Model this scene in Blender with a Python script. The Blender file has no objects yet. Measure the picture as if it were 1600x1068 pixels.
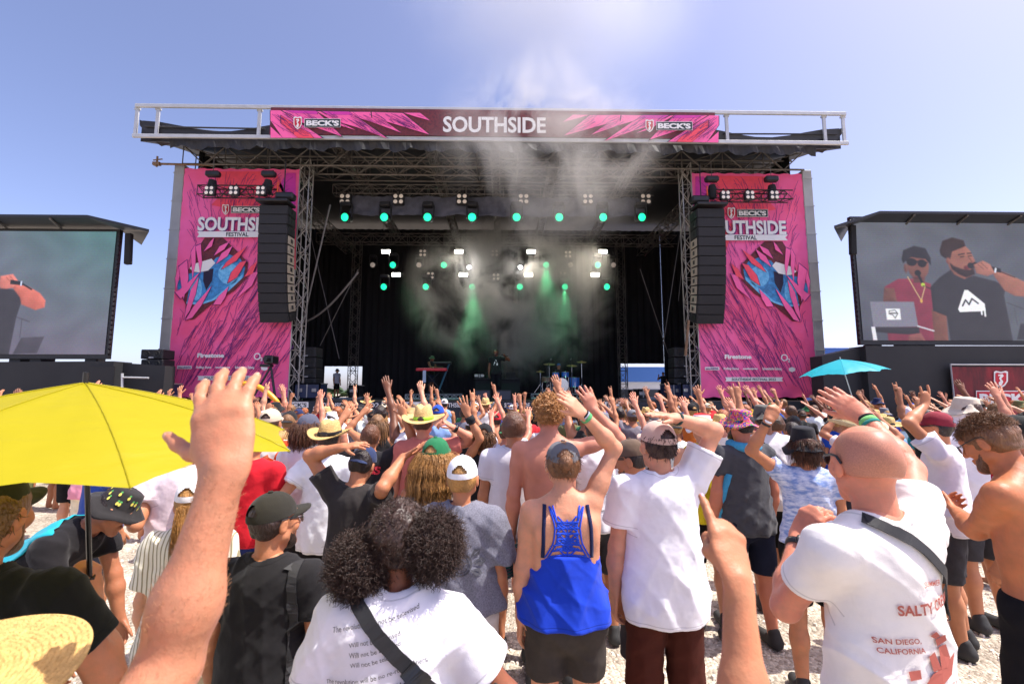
import bpy, bmesh, math, random
import numpy as np
from mathutils import Vector, Matrix, Euler, noise as mnoise
from mathutils.bvhtree import BVHTree
R = math.radians
rnd = random.Random(7)

# ------------------------------------------------------------------ camera, sky, sun, exposure
SC = bpy.context.scene
COL = SC.collection
CAM_H, PITCH, YAW, FPX = 1.95, R(6.26), R(1.1), 711.0
cam_data = bpy.data.cameras.new('camera')
cam_data.lens = 36.0 * FPX / 1600.0
cam_data.sensor_width = 36.0
cam_data.clip_start, cam_data.clip_end = 0.05, 3000.0
cam = bpy.data.objects.new('camera', cam_data)
COL.objects.link(cam)
cam.location = (0, 0, CAM_H)
cam.rotation_euler = (R(90) + PITCH, 0, -YAW)
SC.camera = cam
cam_data.dof.use_dof = True
cam_data.dof.focus_distance = 5.0
cam_data.dof.aperture_fstop = 5.6

SUN_DIR = Vector((0.44, -0.03, 0.86)).normalized()       # towards the sun
world = bpy.data.worlds.new('World')
SC.world = world
world.use_nodes = True
wn, wl = world.node_tree.nodes, world.node_tree.links
wn.clear()
sky = wn.new('ShaderNodeTexSky')
sky.sky_type = 'NISHITA'
sky.sun_disc = False
sky.sun_elevation = math.asin(SUN_DIR.z)
sky.sun_rotation = math.atan2(SUN_DIR.x, SUN_DIR.y)
sky.altitude = 0
sky.air_density, sky.dust_density, sky.ozone_density = 0.64, 1.9, 1.4
bgn = wn.new('ShaderNodeBackground')
bgn.inputs['Strength'].default_value = 0.14
won = wn.new('ShaderNodeOutputWorld')
tint = wn.new('ShaderNodeMix'); tint.data_type = 'RGBA'; tint.blend_type = 'MULTIPLY'      # the lavender cast of this summer sky
tint.inputs['Factor'].default_value = 1.0
tint.inputs['B'].default_value = (1.09, 0.95, 1.01, 1)
wl.new(sky.outputs[0], tint.inputs['A'])
wl.new(tint.outputs['Result'], bgn.inputs['Color'])
wl.new(bgn.outputs[0], won.inputs['Surface'])

sun_data = bpy.data.lights.new('sun', 'SUN')
sun_data.energy = 3.3
sun_data.angle = R(0.53)
sun_data.color = (1.0, 0.955, 0.89)
sun = bpy.data.objects.new('sun', sun_data)
COL.objects.link(sun)
sun.location = (8, 4, 30)
sun.rotation_euler = (-SUN_DIR).to_track_quat('-Z', 'Y').to_euler()

vs = SC.view_settings
vs.view_transform, vs.look, vs.gamma = 'Standard', 'None', 1.0
vs.use_curve_mapping = False
vs.exposure = 1.12
SC.render.film_transparent = False
SC.cycles.use_denoising = True
SC.cycles.max_bounces = 6
SC.cycles.diffuse_bounces = 3
SC.cycles.glossy_bounces = 2
SC.cycles.transmission_bounces = 2
SC.cycles.volume_bounces = 1
SC.cycles.transparent_max_bounces = 8
SC.cycles.volume_max_steps = 48
SC.cycles.volume_step_rate = 1.6
SC.cycles.sample_clamp_indirect = 6.0

_ct, _st, _ca, _sa = math.cos(PITCH), math.sin(PITCH), math.cos(YAW), math.sin(YAW)
CFW = Vector((_sa * _ct, _ca * _ct, _st)); CRT = Vector((_ca, -_sa, 0)); CUP = Vector((-_sa * _st, -_ca * _st, _ct))


def P(u, v, Y):
    """Point of the place seen at photo position (u, v) and standing Y metres in front of the camera."""
    d = CFW + CRT * ((u - 800) / FPX) + CUP * ((534 - v) / FPX)
    t = Y / d.y
    return Vector((d.x * t, Y, CAM_H + d.z * t))

# ------------------------------------------------------------------ materials
def lin(r, g, b):
    def c(x):
        x /= 255.0
        return x / 12.92 if x <= 0.04045 else ((x + 0.055) / 1.055) ** 2.4
    return (c(r), c(g), c(b))


MATS = {}


def mat(name, color=None, rough=0.6, metal=0.0, spec=0.5, var=0.0, vscale=6.0, bump=0.0, bscale=60.0, emit=None, estr=1.0,
        sss=0.0, color2=None, stretch=None, obj_color=False, sheen=0.0, bump2=0.0, b2scale=8.0, alpha_trans=0.0):
    """Principled material: flat or per-object colour, broken up by noise, with fine relief."""
    if name in MATS:
        return MATS[name]
    m = bpy.data.materials.new(name)
    m.use_nodes = True
    nt = m.node_tree
    N, L = nt.nodes, nt.links
    b = N['Principled BSDF']
    b.inputs['Roughness'].default_value = rough
    b.inputs['Metallic'].default_value = metal
    b.inputs['Specular IOR Level'].default_value = spec
    if sheen:
        b.inputs['Sheen Weight'].default_value = sheen
        b.inputs['Sheen Roughness'].default_value = 0.5
    tc = N.new('ShaderNodeTexCoord')
    src = tc.outputs['Object']
    if stretch:
        mp = N.new('ShaderNodeMapping')
        mp.inputs['Scale'].default_value = stretch
        L.new(src, mp.inputs['Vector'])
        src = mp.outputs['Vector']
    base = None
    if obj_color:
        oi = N.new('ShaderNodeObjectInfo')
        base = oi.outputs['Color']
    if var > 0 or color2:
        nz = N.new('ShaderNodeTexNoise')
        nz.inputs['Scale'].default_value = vscale
        nz.inputs['Detail'].default_value = 5
        nz.inputs['Roughness'].default_value = 0.62
        L.new(src, nz.inputs['Vector'])
        if color2:
            mx = N.new('ShaderNodeMix'); mx.data_type = 'RGBA'
            rp = N.new('ShaderNodeMapRange')
            rp.inputs['From Min'].default_value, rp.inputs['From Max'].default_value = 0.38, 0.62
            L.new(nz.outputs['Fac'], rp.inputs['Value'])
            L.new(rp.outputs[0], mx.inputs['Factor'])
            if base:
                L.new(base, mx.inputs['A'])
            else:
                mx.inputs['A'].default_value = (*color, 1)
            mx.inputs['B'].default_value = (*color2, 1)
            L.new(mx.outputs['Result'], b.inputs['Base Color'])
        else:
            rp = N.new('ShaderNodeMapRange')
            rp.inputs['From Min'].default_value, rp.inputs['From Max'].default_value = 0.25, 0.75
            rp.inputs['To Min'].default_value, rp.inputs['To Max'].default_value = 1 - var, 1 + var
            L.new(nz.outputs['Fac'], rp.inputs['Value'])
            mx = N.new('ShaderNodeVectorMath'); mx.operation = 'SCALE'
            if base:
                L.new(base, mx.inputs[0])
            else:
                mx.inputs[0].default_value = color
            L.new(rp.outputs[0], mx.inputs['Scale'])
            L.new(mx.outputs[0], b.inputs['Base Color'])
    elif base:
        L.new(base, b.inputs['Base Color'])
    else:
        b.inputs['Base Color'].default_value = (*color, 1)
    if bump > 0:
        nb = N.new('ShaderNodeTexNoise')
        nb.inputs['Scale'].default_value = bscale
        nb.inputs['Detail'].default_value = 3
        L.new(src, nb.inputs['Vector'])
        bp = N.new('ShaderNodeBump')
        bp.inputs['Strength'].default_value = bump
        bp.inputs['Distance'].default_value = 0.01
        L.new(nb.outputs['Fac'], bp.inputs['Height'])
        if bump2:
            nb2 = N.new('ShaderNodeTexNoise')
            nb2.inputs['Scale'].default_value = b2scale
            nb2.inputs['Detail'].default_value = 2
            L.new(src, nb2.inputs['Vector'])
            bp2 = N.new('ShaderNodeBump')
            bp2.inputs['Strength'].default_value = bump2
            bp2.inputs['Distance'].default_value = 0.03
            L.new(nb2.outputs['Fac'], bp2.inputs['Height'])
            L.new(bp2.outputs[0], bp.inputs['Normal'])
        L.new(bp.outputs[0], b.inputs['Normal'])
    if sss > 0:
        b.inputs['Subsurface Weight'].default_value = sss
        b.inputs['Subsurface Radius'].default_value = (1.0, 0.35, 0.2)
        b.inputs['Subsurface Scale'].default_value = 0.012
    if emit:
        b.inputs['Emission Color'].default_value = (*emit, 1)
        b.inputs['Emission Strength'].default_value = estr
    MATS[name] = m
    return m


def cmat(name, rgb, **k):
    return mat(name, lin(*rgb), **k)


M_BLACKCLOTH = mat('black_stage_cloth', (0.012, 0.012, 0.014), rough=0.9, var=0.3, vscale=0.6, bump=0.25, bscale=3.0)
M_TARP = mat('roof_tarpaulin', (0.022, 0.022, 0.026), rough=0.62, var=0.3, vscale=1.5, bump=0.5, bscale=2.2)
M_BLACKMETAL = mat('black_metal', (0.015, 0.015, 0.017), rough=0.5, var=0.2)
M_ALU = mat('aluminium', (0.42, 0.40, 0.37), rough=0.45, metal=0.6, var=0.2, vscale=3)
M_ALUDARK = mat('weathered_truss', (0.16, 0.145, 0.13), rough=0.55, metal=0.4, var=0.25, vscale=3)
M_RAIL = mat('galvanised_rail', (0.52, 0.53, 0.53), rough=0.5, metal=0.25, var=0.12, vscale=4)
M_GREYPOST = mat('grey_tower_post', (0.36, 0.36, 0.35), rough=0.6, metal=0.2, var=0.12, vscale=2)
M_WHITEPRINT = mat('white_print', (0.80, 0.79, 0.78), rough=0.7)
M_DARKPRINT = mat('dark_teal_print', (0.012, 0.028, 0.035), rough=0.7)
M_REDPRINT = mat('red_print', (0.55, 0.02, 0.04), rough=0.7)
M_BLACKPRINT = mat('black_print', (0.012, 0.012, 0.014), rough=0.7)
M_SPEAKER = mat('speaker_black', (0.016, 0.016, 0.018), rough=0.65, bump=0.4, bscale=160, var=0.2)
M_RUBBER = mat('black_rubber', (0.014, 0.014, 0.014), rough=0.55)
M_CASE = mat('flight_case_blue', (0.02, 0.03, 0.075), rough=0.5, var=0.2)


# ------------------------------------------------------------------ mesh helpers
def tag(o, label=None, cat=None, group=None, kind=None):
    if label: o['label'] = label
    if cat: o['category'] = cat
    if group: o['group'] = group
    if kind: o['kind'] = kind
    return o


def empty(name, loc=(0, 0, 0), rz=0.0, label=None, cat=None, group=None):
    o = bpy.data.objects.new(name, None)
    o.empty_display_size = 0.2
    o.location = loc
    o.rotation_euler = (0, 0, rz)
    COL.objects.link(o)
    return tag(o, label, cat, group)


def link_mesh(name, me, m=None, parent=None, color=None, local=False):
    """One mesh object. World-space vertices unless local; a parent's position is taken off."""
    if m is not None:
        for x in (m if isinstance(m, (list, tuple)) else [m]):
            me.materials.append(x)
    o = bpy.data.objects.new(name, me)
    if color is not None:
        o.color = (*color, 1)
    COL.objects.link(o)
    if parent is not None:
        o.parent = parent
        if not local:
            w = Vector((0, 0, 0)); p = parent
            while p is not None:
                w += p.location; p = p.parent
            o.location = -w
    return o


class MB:
    def __init__(s):
        s.v, s.f, s.mi = [], [], []

    def add(s, verts, faces, mi=0, M=None):
        n = len(s.v)
        if M is not None:
            verts = [M @ Vector(p) for p in verts]
        s.v.extend([tuple(p) for p in verts])
        s.f.extend([tuple(n + i for i in q) for q in faces])
        s.mi.extend([mi] * len(faces))
        return s

    def box(s, c, d, M=None, mi=0, bev=0.0):
        x, y, z = d[0] / 2, d[1] / 2, d[2] / 2
        T = Matrix.Translation(c)
        if M is not None:
            T = T @ M.to_4x4()
        if bev <= 0:
            vv = [(i * x, j * y, k * z) for i in (-1, 1) for j in (-1, 1) for k in (-1, 1)]
            ff = [(0, 1, 3, 2), (4, 6, 7, 5), (0, 4, 5, 1), (2, 3, 7, 6), (0, 2, 6, 4), (1, 5, 7, 3)]
        else:
            b = min(bev, x * .9, y * .9, z * .9)
            bm = bmesh.new()
            bmesh.ops.create_cube(bm, size=1, matrix=Matrix.Diagonal((2 * x, 2 * y, 2 * z, 1)))
            bmesh.ops.bevel(bm, geom=bm.edges[:], offset=b, segments=1, affect='EDGES')
            bm.verts.index_update()
            vv = [tuple(q.co) for q in bm.verts]; ff = [tuple(q.index for q in f.verts) for f in bm.faces]
            bm.free()
        return s.add(vv, ff, mi, T)

    def bx(s, lo, hi, mi=0, bev=0.0):
        lo, hi = Vector(lo), Vector(hi)
        return s.box((lo + hi) / 2, hi - lo, None, mi, bev)

    def tube(s, pts, r, sides=6, mi=0, cap=True):
        pts = [Vector(p) for p in pts]
        n = len(pts)
        rr = r if isinstance(r, (list, tuple)) else [r] * n
        t0 = (pts[1] - pts[0]).normalized()
        up = Vector((0, 0, 1)) if abs(t0.z) < 0.9 else Vector((1, 0, 0))
        a = t0.cross(up).normalized()
        vv, ff = [], []
        for i, p in enumerate(pts):
            t = (pts[min(i + 1, n - 1)] - pts[max(i - 1, 0)])
            t = t.normalized() if t.length > 1e-9 else t0
            a = (a - t * a.dot(t))
            a = a.normalized() if a.length > 1e-6 else t.orthogonal().normalized()
            b = t.cross(a)
            for k in range(sides):
                th = 2 * math.pi * k / sides
                vv.append(p + (a * math.cos(th) + b * math.sin(th)) * rr[i])
        for i in range(n - 1):
            for k in range(sides):
                k2 = (k + 1) % sides
                ff.append((i * sides + k, i * sides + k2, (i + 1) * sides + k2, (i + 1) * sides + k))
        if cap:
            ff.append(tuple(range(sides - 1, -1, -1)))
            ff.append(tuple((n - 1) * sides + k for k in range(sides)))
        return s.add(vv, ff, mi)

    def lathe(s, prof, segs=24, M=None, mi=0, fn=None):
        """Profile of (radius, height) turned round the local z axis; fn(p, angle, i) may bend it."""
        vv, ff = [], []
        n = len(prof)
        for i, (r, z) in enumerate(prof):
            for k in range(segs):
                th = 2 * math.pi * k / segs
                p = Vector((r * math.cos(th), r * math.sin(th), z))
                vv.append(fn(p, th, i) if fn else p)
        for i in range(n - 1):
            for k in range(segs):
                k2 = (k + 1) % segs
                ff.append((i * segs + k, i * segs + k2, (i + 1) * segs + k2, (i + 1) * segs + k))
        if prof[0][0] > 1e-4: ff.append(tuple(range(segs - 1, -1, -1)))
        if prof[-1][0] > 1e-4: ff.append(tuple((n - 1) * segs + k for k in range(segs)))
        return s.add(vv, ff, mi, M)

    def poly(s, pts, mi=0):
        return s.add(pts, [tuple(range(len(pts)))], mi)

    def disc(s, c, n, r, segs=16, mi=0, ry=None):
        n = Vector(n).normalized()
        a = n.orthogonal().normalized() if abs(n.z) > 0.95 else Vector((0, 0, 1)).cross(n).normalized()
        b = n.cross(a)
        ry = ry or r
        return s.poly([Vector(c) + a * r * math.cos(2 * math.pi * k / segs) + b * ry * math.sin(2 * math.pi * k / segs) for k in range(segs)], mi)

    def truss(s, a, b, w, h, n, rc=0.025, rb=0.014, up=(0, 0, 1), mi=0):
        """Box truss from a to b: four chords and zig-zag lacing on all four sides."""
        a, b = Vector(a), Vector(b)
        t = (b - a).normalized()
        x = t.cross(Vector(up)).normalized(); y = x.cross(t)
        cs = [(-1, -1), (1, -1), (1, 1), (-1, 1)]
        C = [[a.lerp(b, i / n) + x * (w / 2 * p) + y * (h / 2 * q) for i in range(n + 1)] for p, q in cs]
        for c in C:
            s.tube([c[0], c[-1]], rc, 5, mi)
        for j in range(4):
            c0, c1 = C[j], C[(j + 1) % 4]
            for i in range(n):
                p, q = (c0[i], c1[i + 1]) if (i + j) % 2 == 0 else (c1[i], c0[i + 1])
                s.tube([p, q], rb, 4, mi, False)
                if i % 2 == 0:
                    s.tube([c0[i], c1[i]], rb, 4, mi, False)
        return s

    def mesh(s, name, smooth=False):
        me = bpy.data.meshes.new(name)
        me.from_pydata(s.v, [], s.f)
        if any(s.mi):
            me.polygons.foreach_set('material_index', s.mi)
        if smooth:
            me.polygons.foreach_set('use_smooth', [True] * len(me.polygons))
        me.update()
        return me

    def build(s, name, m=None, parent=None, smooth=False, color=None, local=False):
        return link_mesh(name, s.mesh(name, smooth), m, parent, color, local)


_txt_cache = {}


def text_geo(body, size=1.0, bold=0.0, xs=1.0, shear=0.0, align='CENTER', space=1.0):
    """Letters as flat polygons: list of (x, y) vertices and faces, centred on the baseline middle."""
    key = (body, size, bold, xs, shear, align, space)
    if key in _txt_cache:
        return _txt_cache[key]
    c = bpy.data.curves.new('lettering', 'FONT')
    c.body = body; c.size = size; c.offset = bold * size; c.shear = shear; c.align_x = align
    c.space_character = space; c.resolution_u = 3
    o = bpy.data.objects.new('lettering', c)
    me = o.to_mesh()
    vv = [(p.co.x * xs, p.co.y) for p in me.vertices]
    ff = [tuple(p.vertices) for p in me.polygons]
    o.to_mesh_clear()
    bpy.data.objects.remove(o); bpy.data.curves.remove(c)
    _txt_cache[key] = (vv, ff)
    return vv, ff


def put_text(mb, body, org, ex, ey, mi=0, **k):
    vv, ff = text_geo(body, **k)
    org, ex, ey = Vector(org), Vector(ex), Vector(ey)
    mb.add([org + ex * x + ey * y for x, y in vv], ff, mi)
    return mb


# ------------------------------------------------------------------ ground
def make_ground():
    m = bpy.data.materials.new('white_gravel'); m.use_nodes = True
    N, L = m.node_tree.nodes, m.node_tree.links
    b = N['Principled BSDF']; b.inputs['Roughness'].default_value = 0.9; b.inputs['Specular IOR Level'].default_value = 0.2
    tc = N.new('ShaderNodeTexCoord')
    vo = N.new('ShaderNodeTexVoronoi'); vo.inputs['Scale'].default_value = 42
    L.new(tc.outputs['Object'], vo.inputs['Vector'])
    nz = N.new('ShaderNodeTexNoise'); nz.inputs['Scale'].default_value = 1.3; nz.inputs['Detail'].default_value = 8
    L.new(tc.outputs['Object'], nz.inputs['Vector'])
    r1 = N.new('ShaderNodeValToRGB')
    r1.color_ramp.elements[0].color = (*lin(150, 138, 122), 1); r1.color_ramp.elements[1].color = (*lin(232, 222, 204), 1)
    L.new(vo.outputs['Color'], r1.inputs['Fac'])
    r2 = N.new('ShaderNodeValToRGB')
    r2.color_ramp.elements[0].position = 0.38; r2.color_ramp.elements[0].color = (0.62, 0.6, 0.58, 1)
    r2.color_ramp.elements[1].position = 0.6; r2.color_ramp.elements[1].color = (1.0, 0.99, 0.97, 1)
    L.new(nz.outputs['Fac'], r2.inputs['Fac'])
    mx = N.new('ShaderNodeMix'); mx.data_type = 'RGBA'; mx.blend_type = 'MULTIPLY'; mx.inputs['Factor'].default_value = 1
    L.new(r1.outputs[0], mx.inputs['A']); L.new(r2.outputs[0], mx.inputs['B'])
    L.new(mx.outputs['Result'], b.inputs['Base Color'])
    bp = N.new('ShaderNodeBump'); bp.inputs['Strength'].default_value = 0.9; bp.inputs['Distance'].default_value = 0.02
    L.new(vo.outputs['Distance'], bp.inputs['Height']); bp.invert = True
    L.new(bp.outputs[0], b.inputs['Normal'])
    mb = MB()
    mb.poly([(-900, -60, 0), (900, -60, 0), (900, 1500, 0), (-900, 1500, 0)])
    tag(mb.build('ground', m), kind='structure')
    # loose stones lying where the ground shows between the people
    g = random.Random(3)
    mb = MB()
    for i in range(9000):
        y = 1.2 + 5.2 * g.random() ** 1.2
        x = g.uniform(-1.15, 1.15) * y * 1.0
        r = g.choice((0.006, 0.009, 0.009, 0.012, 0.012, 0.016, 0.022)) * g.uniform(.8, 1.2)
        a = g.uniform(0, 6.28)
        ca, sa = math.cos(a), math.sin(a)
        e = g.uniform(.7, 1.3); h = r * g.uniform(.5, .9)
        base = [(r * e, 0), (0, r), (-r * e * .9, r * .2), (-r * .2, -r * .9)]
        vv = [(x + p * ca - q * sa, y + p * sa + q * ca, -0.002) for p, q in base]
        vv += [(x + (p * ca - q * sa) * .6, y + (p * sa + q * ca) * .6, h * g.uniform(.8, 1.1)) for p, q in base]
        mb.add(vv, [(0, 1, 5, 4), (1, 2, 6, 5), (2, 3, 7, 6), (3, 0, 4, 7), (4, 5, 6, 7)])
    st = cmat('gravel_stone', (224, 214, 198), rough=0.9, var=0.35, vscale=25, bump=0.3, bscale=90)
    tag(mb.build('gravel', st), 'loose pale gravel stones scattered on the trampled ground', 'gravel', kind='stuff')


make_ground()

# ------------------------------------------------------------------ stage
CX = -0.21
Y_FAS, Y_BAN, Y_FRONT, Y_BACK = 12.8, 14.2, 13.6, 23.5
DECK = 1.68
stage = empty('festival_stage', (CX, 18, 0), 0, 'large black roofed open-air festival stage with trusses behind the crowd', 'stage')


def fit_text(mb, body, u0, u1, vt, vb, Y, mi=0, bold=0.0, shear=0.0, space=1.0):
    """Write body so that it fills the box u0..u1, vt..vb on the upright plane at distance Y."""
    vv, ff = text_geo(body, bold=bold, shear=shear, space=space)
    xs = [p[0] for p in vv]; ys = [p[1] for p in vv]
    a, b = P(u0, vb, Y), P(u1, vb, Y)
    top = P((u0 + u1) / 2, vt, Y).z; bot = P((u0 + u1) / 2, vb, Y).z
    sx = (b.x - a.x) / (max(xs) - min(xs)); sz = (top - bot) / (max(ys) - min(ys))
    mb.add([(a.x + (x - min(xs)) * sx, Y, bot + (y - min(ys)) * sz) for x, y in vv], ff, mi)


def pix_poly(mb, pts, Y, mi=0, mirror=False):
    w = [P(u, v, Y) for u, v in pts]
    if mirror:
        w = [Vector((2 * CX - p.x, p.y, p.z)) for p in w][::-1]
    mb.poly(w, mi)


def build_stage():
    xl, xr = -10.35, 9.93
    mb = MB(); mb.bx((xl, Y_FRONT, DECK - 0.22), (xr, Y_BACK, DECK)); mb.build('deck', M_BLACKMETAL, stage)
    skm = mat('navy_skirt', (0.018, 0.025, 0.036), rough=0.7, var=0.2)
    mb = MB(); mb.bx((xl, Y_FRONT - 0.05, 0), (xr, Y_FRONT - 0.003, DECK - 0.03)); sk = mb.build('front_skirt', skm, stage)
    for u, t in ((372, 'SOUTHSIDE'), (462, "BECK'S"), (520, 'SOUTHSIDE'), (584, 'O2'), (648, "BECK'S"), (705, 'SOUTHSIDE'), (755, "BECK'S"), (808, 'SOUTHSIDE'), (866, "BECK'S"), (925, 'O2'), (965, "BECK'S"), (1055, "BECK'S"), (1150, "BECK'S"), (1200, 'SOUTHSIDE')):
        w = 20 if t != 'O2' else 8
        mb = MB()
        if t[0] == 'B':
            pix_poly(mb, [(u - w, 627.5), (u + w, 627.5), (u + w, 636.5), (u - w, 636.5)], Y_FRONT - 0.056, 1)
            fit_text(mb, t, u - w + 3, u + w - 3, 629, 635.5, Y_FRONT - 0.060, 2, bold=0.03)
        else:
            fit_text(mb, t, u - w, u + w, 629, 636, Y_FRONT - 0.056, 1, bold=0.02)
        mb.build('skirt_lettering', [M_WHITEPRINT, M_WHITEPRINT, M_DARKPRINT], sk, local=True)
    # masking drapes
    mb = MB()
    def drape(a, b, z0, z1, n=60, amp=0.035):
        a, b = Vector(a), Vector(b)
        t = (b - a); nrm = Vector((t.y, -t.x, 0)).normalized()
        vv = []
        for i in range(n + 1):
            p = a.lerp(b, i / n) + nrm * amp * (math.sin(i * 1.9) + .5 * math.sin(i * 0.83 + 1))
            vv += [(p.x, p.y, z0), (p.x, p.y, z1)]
        mb.add(vv, [(2 * i, 2 * i + 2, 2 * i + 3, 2 * i + 1) for i in range(n)])
    oL, oR = (-8.8, -6.95, 3.2), (5.85, 8.05, 3.35)
    yb = 22.6
    drape((oL[1], yb, 0), (oR[0], yb, 0), DECK, 10.2, 120)
    drape((xl, yb, 0), (oL[0], yb, 0), DECK, 10.2, 20); drape((oR[1], yb, 0), (xr, yb, 0), DECK, 10.2, 20)
    drape((oL[0], yb, 0), (oL[1], yb, 0), oL[2], 10.2, 20); drape((oR[0], yb, 0), (oR[1], yb, 0), oR[2], 10.2, 20)
    mb.build('back_drape', M_BLACKCLOTH, stage)
    for x in (xl + 0.25, xr - 0.25):
        mb = MB(); drape((x, Y_BAN + .3, 0), (x, yb, 0), DECK, 10.0, 70); mb.build('side_drape', M_BLACKCLOTH, stage)
    # roof: tarpaulin skin with a sagging edge at each end, dark underside rising towards the back
    mb = MB()
    x0, x1 = -10.75, 10.28
    n = 40
    rows = ((12.95, 9.83, 9.31), (14.2, 10.35, 9.86), (16.0, 10.9, 10.4), (24.2, 11.0, 10.45))
    vv = []
    for (yy, zt, zb) in rows:
        for i in range(n + 1):
            e = min(i, n - i) / n
            sag = .16 * math.cos(e / .22 * math.pi * 2) - .02 if e < .22 and yy < 13 else 0
            x = x0 + (x1 - x0) * i / n
            vv += [(x, yy, zt + sag), (x, yy, zb)]
    w = 2 * (n + 1); ff = []
    for k in range(3):
        for i in range(n):
            a = k * w + 2 * i; b = a + w
            ff += [(a, a + 2, b + 2, b), (a + 1, b + 1, b + 3, a + 3)]
        a = k * w
        ff += [(a, a + w, a + w + 1, a + 1), (a + 2 * n, a + 2 * n + 1, a + w + 2 * n + 1, a + w + 2 * n)]
    for i in range(n): ff += [(2 * i, 2 * i + 1, 2 * i + 3, 2 * i + 2), (3 * w + 2 * i, 3 * w + 2 * i + 2, 3 * w + 2 * i + 3, 3 * w + 2 * i + 1)]
    mb.add(vv, ff)
    mb.build('roof_tarpaulin', M_TARP, stage)
    # hanging scalloped hem below the lower rail
    mb = MB(); n = 150; vv = []
    for i in range(n + 1):
        x = -9.9 + 19.4 * i / n
        vv += [(x, 12.93 + .02 * math.sin(i * 1.3), 9.36), (x, 12.95 + .05 * math.sin(i * 1.1 + 1), 9.13 + .05 * math.sin(i * .7) + .03 * math.sin(i * 2.3))]
    mb.add(vv, [(2 * i, 2 * i + 1, 2 * i + 3, 2 * i + 2) for i in range(n)]); mb.build('roof_hem', M_TARP, stage)
    # end flaps of the roof skin at either side
    for sgn, xe in ((-1, -10.7), (1, 10.25)):
        mb = MB()
        k = sgn
        mb.add([(xe + k * .12, 12.93, 9.98), (xe - k * 1.0, 12.93, 9.55), (xe - k * .3, 12.93, 9.36), (xe + k * .1, 12.93, 9.80),
                (xe + k * .12, 13.3, 9.98), (xe - k * 1.0, 13.3, 9.55), (xe - k * .3, 13.3, 9.36), (xe + k * .1, 13.3, 9.80)],
               [(0, 1, 2, 3), (4, 7, 6, 5), (0, 4, 5, 1), (1, 5, 6, 2), (2, 6, 7, 3), (3, 7, 4, 0)])
        mb.tube([(xe - k * .1, 12.9, 9.75), (xe - k * 3.6, 12.9, 9.72)], .025, 5)
        mb.build('roof_flap', M_TARP, stage)
    # rails of the fascia
    for z in (10.34, 9.40):
        mb = MB(); mb.box(((-10.85 + 10.38) / 2, Y_FAS, z), (21.27, .07, .11), bev=.01); mb.build('rail', M_RAIL, stage)
    for u in (210, 243, 403, 1137, 1290, 1320):
        p = P(u, 195, Y_FAS)
        mb = MB(); mb.box((p.x, Y_FAS + .06, 9.87), (.09, .05, .98)); mb.box((p.x, Y_FAS + .06, 10.27), (.16, .06, .05)); mb.build('rail_post', M_RAIL, stage)
    # outer posts
    for u0, xa, xb in ((0, -10.62, -10.30), (1, 9.88, 10.20)):
        mb = MB(); mb.bx((xa, Y_BAN - .02, 0), (xb, Y_BAN + .3, 9.25), bev=.015)
        for k in range(10): mb.bx((xa - .012, Y_BAN - .03, .4 + k * .95), (xb + .012, Y_BAN - .0, .43 + k * .95))
        mb.build('tower_post', M_GREYPOST, stage)
    # header truss and towers
    def tr(name, *a, m=M_ALUDARK, **k):
        mb = MB(); mb.truss(*a, **k); return mb.build(name, m, stage)
    tr('header_truss', (-10.35, 14.45, 9.55), (9.93, 14.45, 9.55), .6, .62, 30, rc=.034, rb=.02)
    tr('header_truss', (-10.1, 15.5, 9.75), (9.7, 15.5, 9.75), .5, .5, 30, rc=.025, rb=.015)
    for x in (-6.45, 6.03):
        tr('tower_truss', (x, 14.35, DECK), (x, 14.35, 9.5), .3, .3, 20, rc=.022, rb=.013, up=(0, 1, 0), m=M_ALU)
    for (u0, u1) in ((527, 556), (672, 692), (773, 774), (872, 860), (1004, 985)):
        a = P(u0, 240, 13.9); a.z = 9.25
        b = Vector((P(u1, 290, 16.4).x, 21.5, 9.0))
        b.x = a.x * .985
        tr('rafter_truss', (a.x, 13.7, 9.80), (b.x, 22, 9.6), .28, .28, 30, rc=.024, rb=.014)
    tr('light_truss', (-6.2, 16.1, 9.28), (5.5, 16.1, 9.28), .34, .34, 34, rc=.02, rb=.012)
    tr('back_truss', (-8.3, 19.9, 8.75), (7.8, 19.9, 8.75), .4, .4, 40, rc=.02, rb=.012, m=M_ALUDARK)
    tr('side_light_truss', (-9.3, 13.55, 8.05), (-7.0, 13.55, 8.05), .28, .28, 9, rc=.02, rb=.012, m=M_BLACKMETAL)
    tr('side_light_truss', (6.55, 13.55, 8.05), (9.0, 13.55, 8.05), .28, .28, 9, rc=.02, rb=.012, m=M_BLACKMETAL)
    for x in (-7.6, 6.9):
        tr('wing_truss', (x, 16.2, 8.9), (x * .995, 22, 8.9), .4, .4, 18, rc=.02, rb=.012)
    for x in (-7.15, 5.75):
        tr('back_tower', (x, 21.8, DECK), (x, 21.8, 9.3), .35, .35, 24, rc=.02, rb=.012, up=(0, 1, 0), m=M_ALUDARK)
    # crumpled grey cloth along the light truss
    mb = MB(); n = 110
    vv = []
    for i in range(n + 1):
        x = -5.55 + 10.75 * i / n
        for j, (z, dy) in enumerate(((8.98, 0), (8.84, -.03), (8.70, -.02), (8.56, .0), (8.46, .04), (8.40, .0), (8.32, .03))):
            vv.append((x, 15.88 + dy + .03 * math.sin(i * 1.7 + j * 2.1) + .02 * math.sin(i * .6 + j), z + .025 * math.sin(i * .5 + j * 1.2) - (.05 * abs(math.sin(i * .15)) if j > 3 else 0)))
    mb.add(vv, [(7 * i + j, 7 * i + 7 + j, 7 * i + 8 + j, 7 * i + 1 + j) for i in range(n) for j in range(6)])
    mb.build('truss_cloth', mat('grey_blue_cloth', (0.085, 0.09, 0.12), rough=.8, var=.4, vscale=3, bump=.4, bscale=9), stage, smooth=True)
    # wooden ladder-like pole sticking out to the side at the left corner
    mb = MB()
    a, b = P(245, 256, 14.0), P(335, 258, 14.2)
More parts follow.
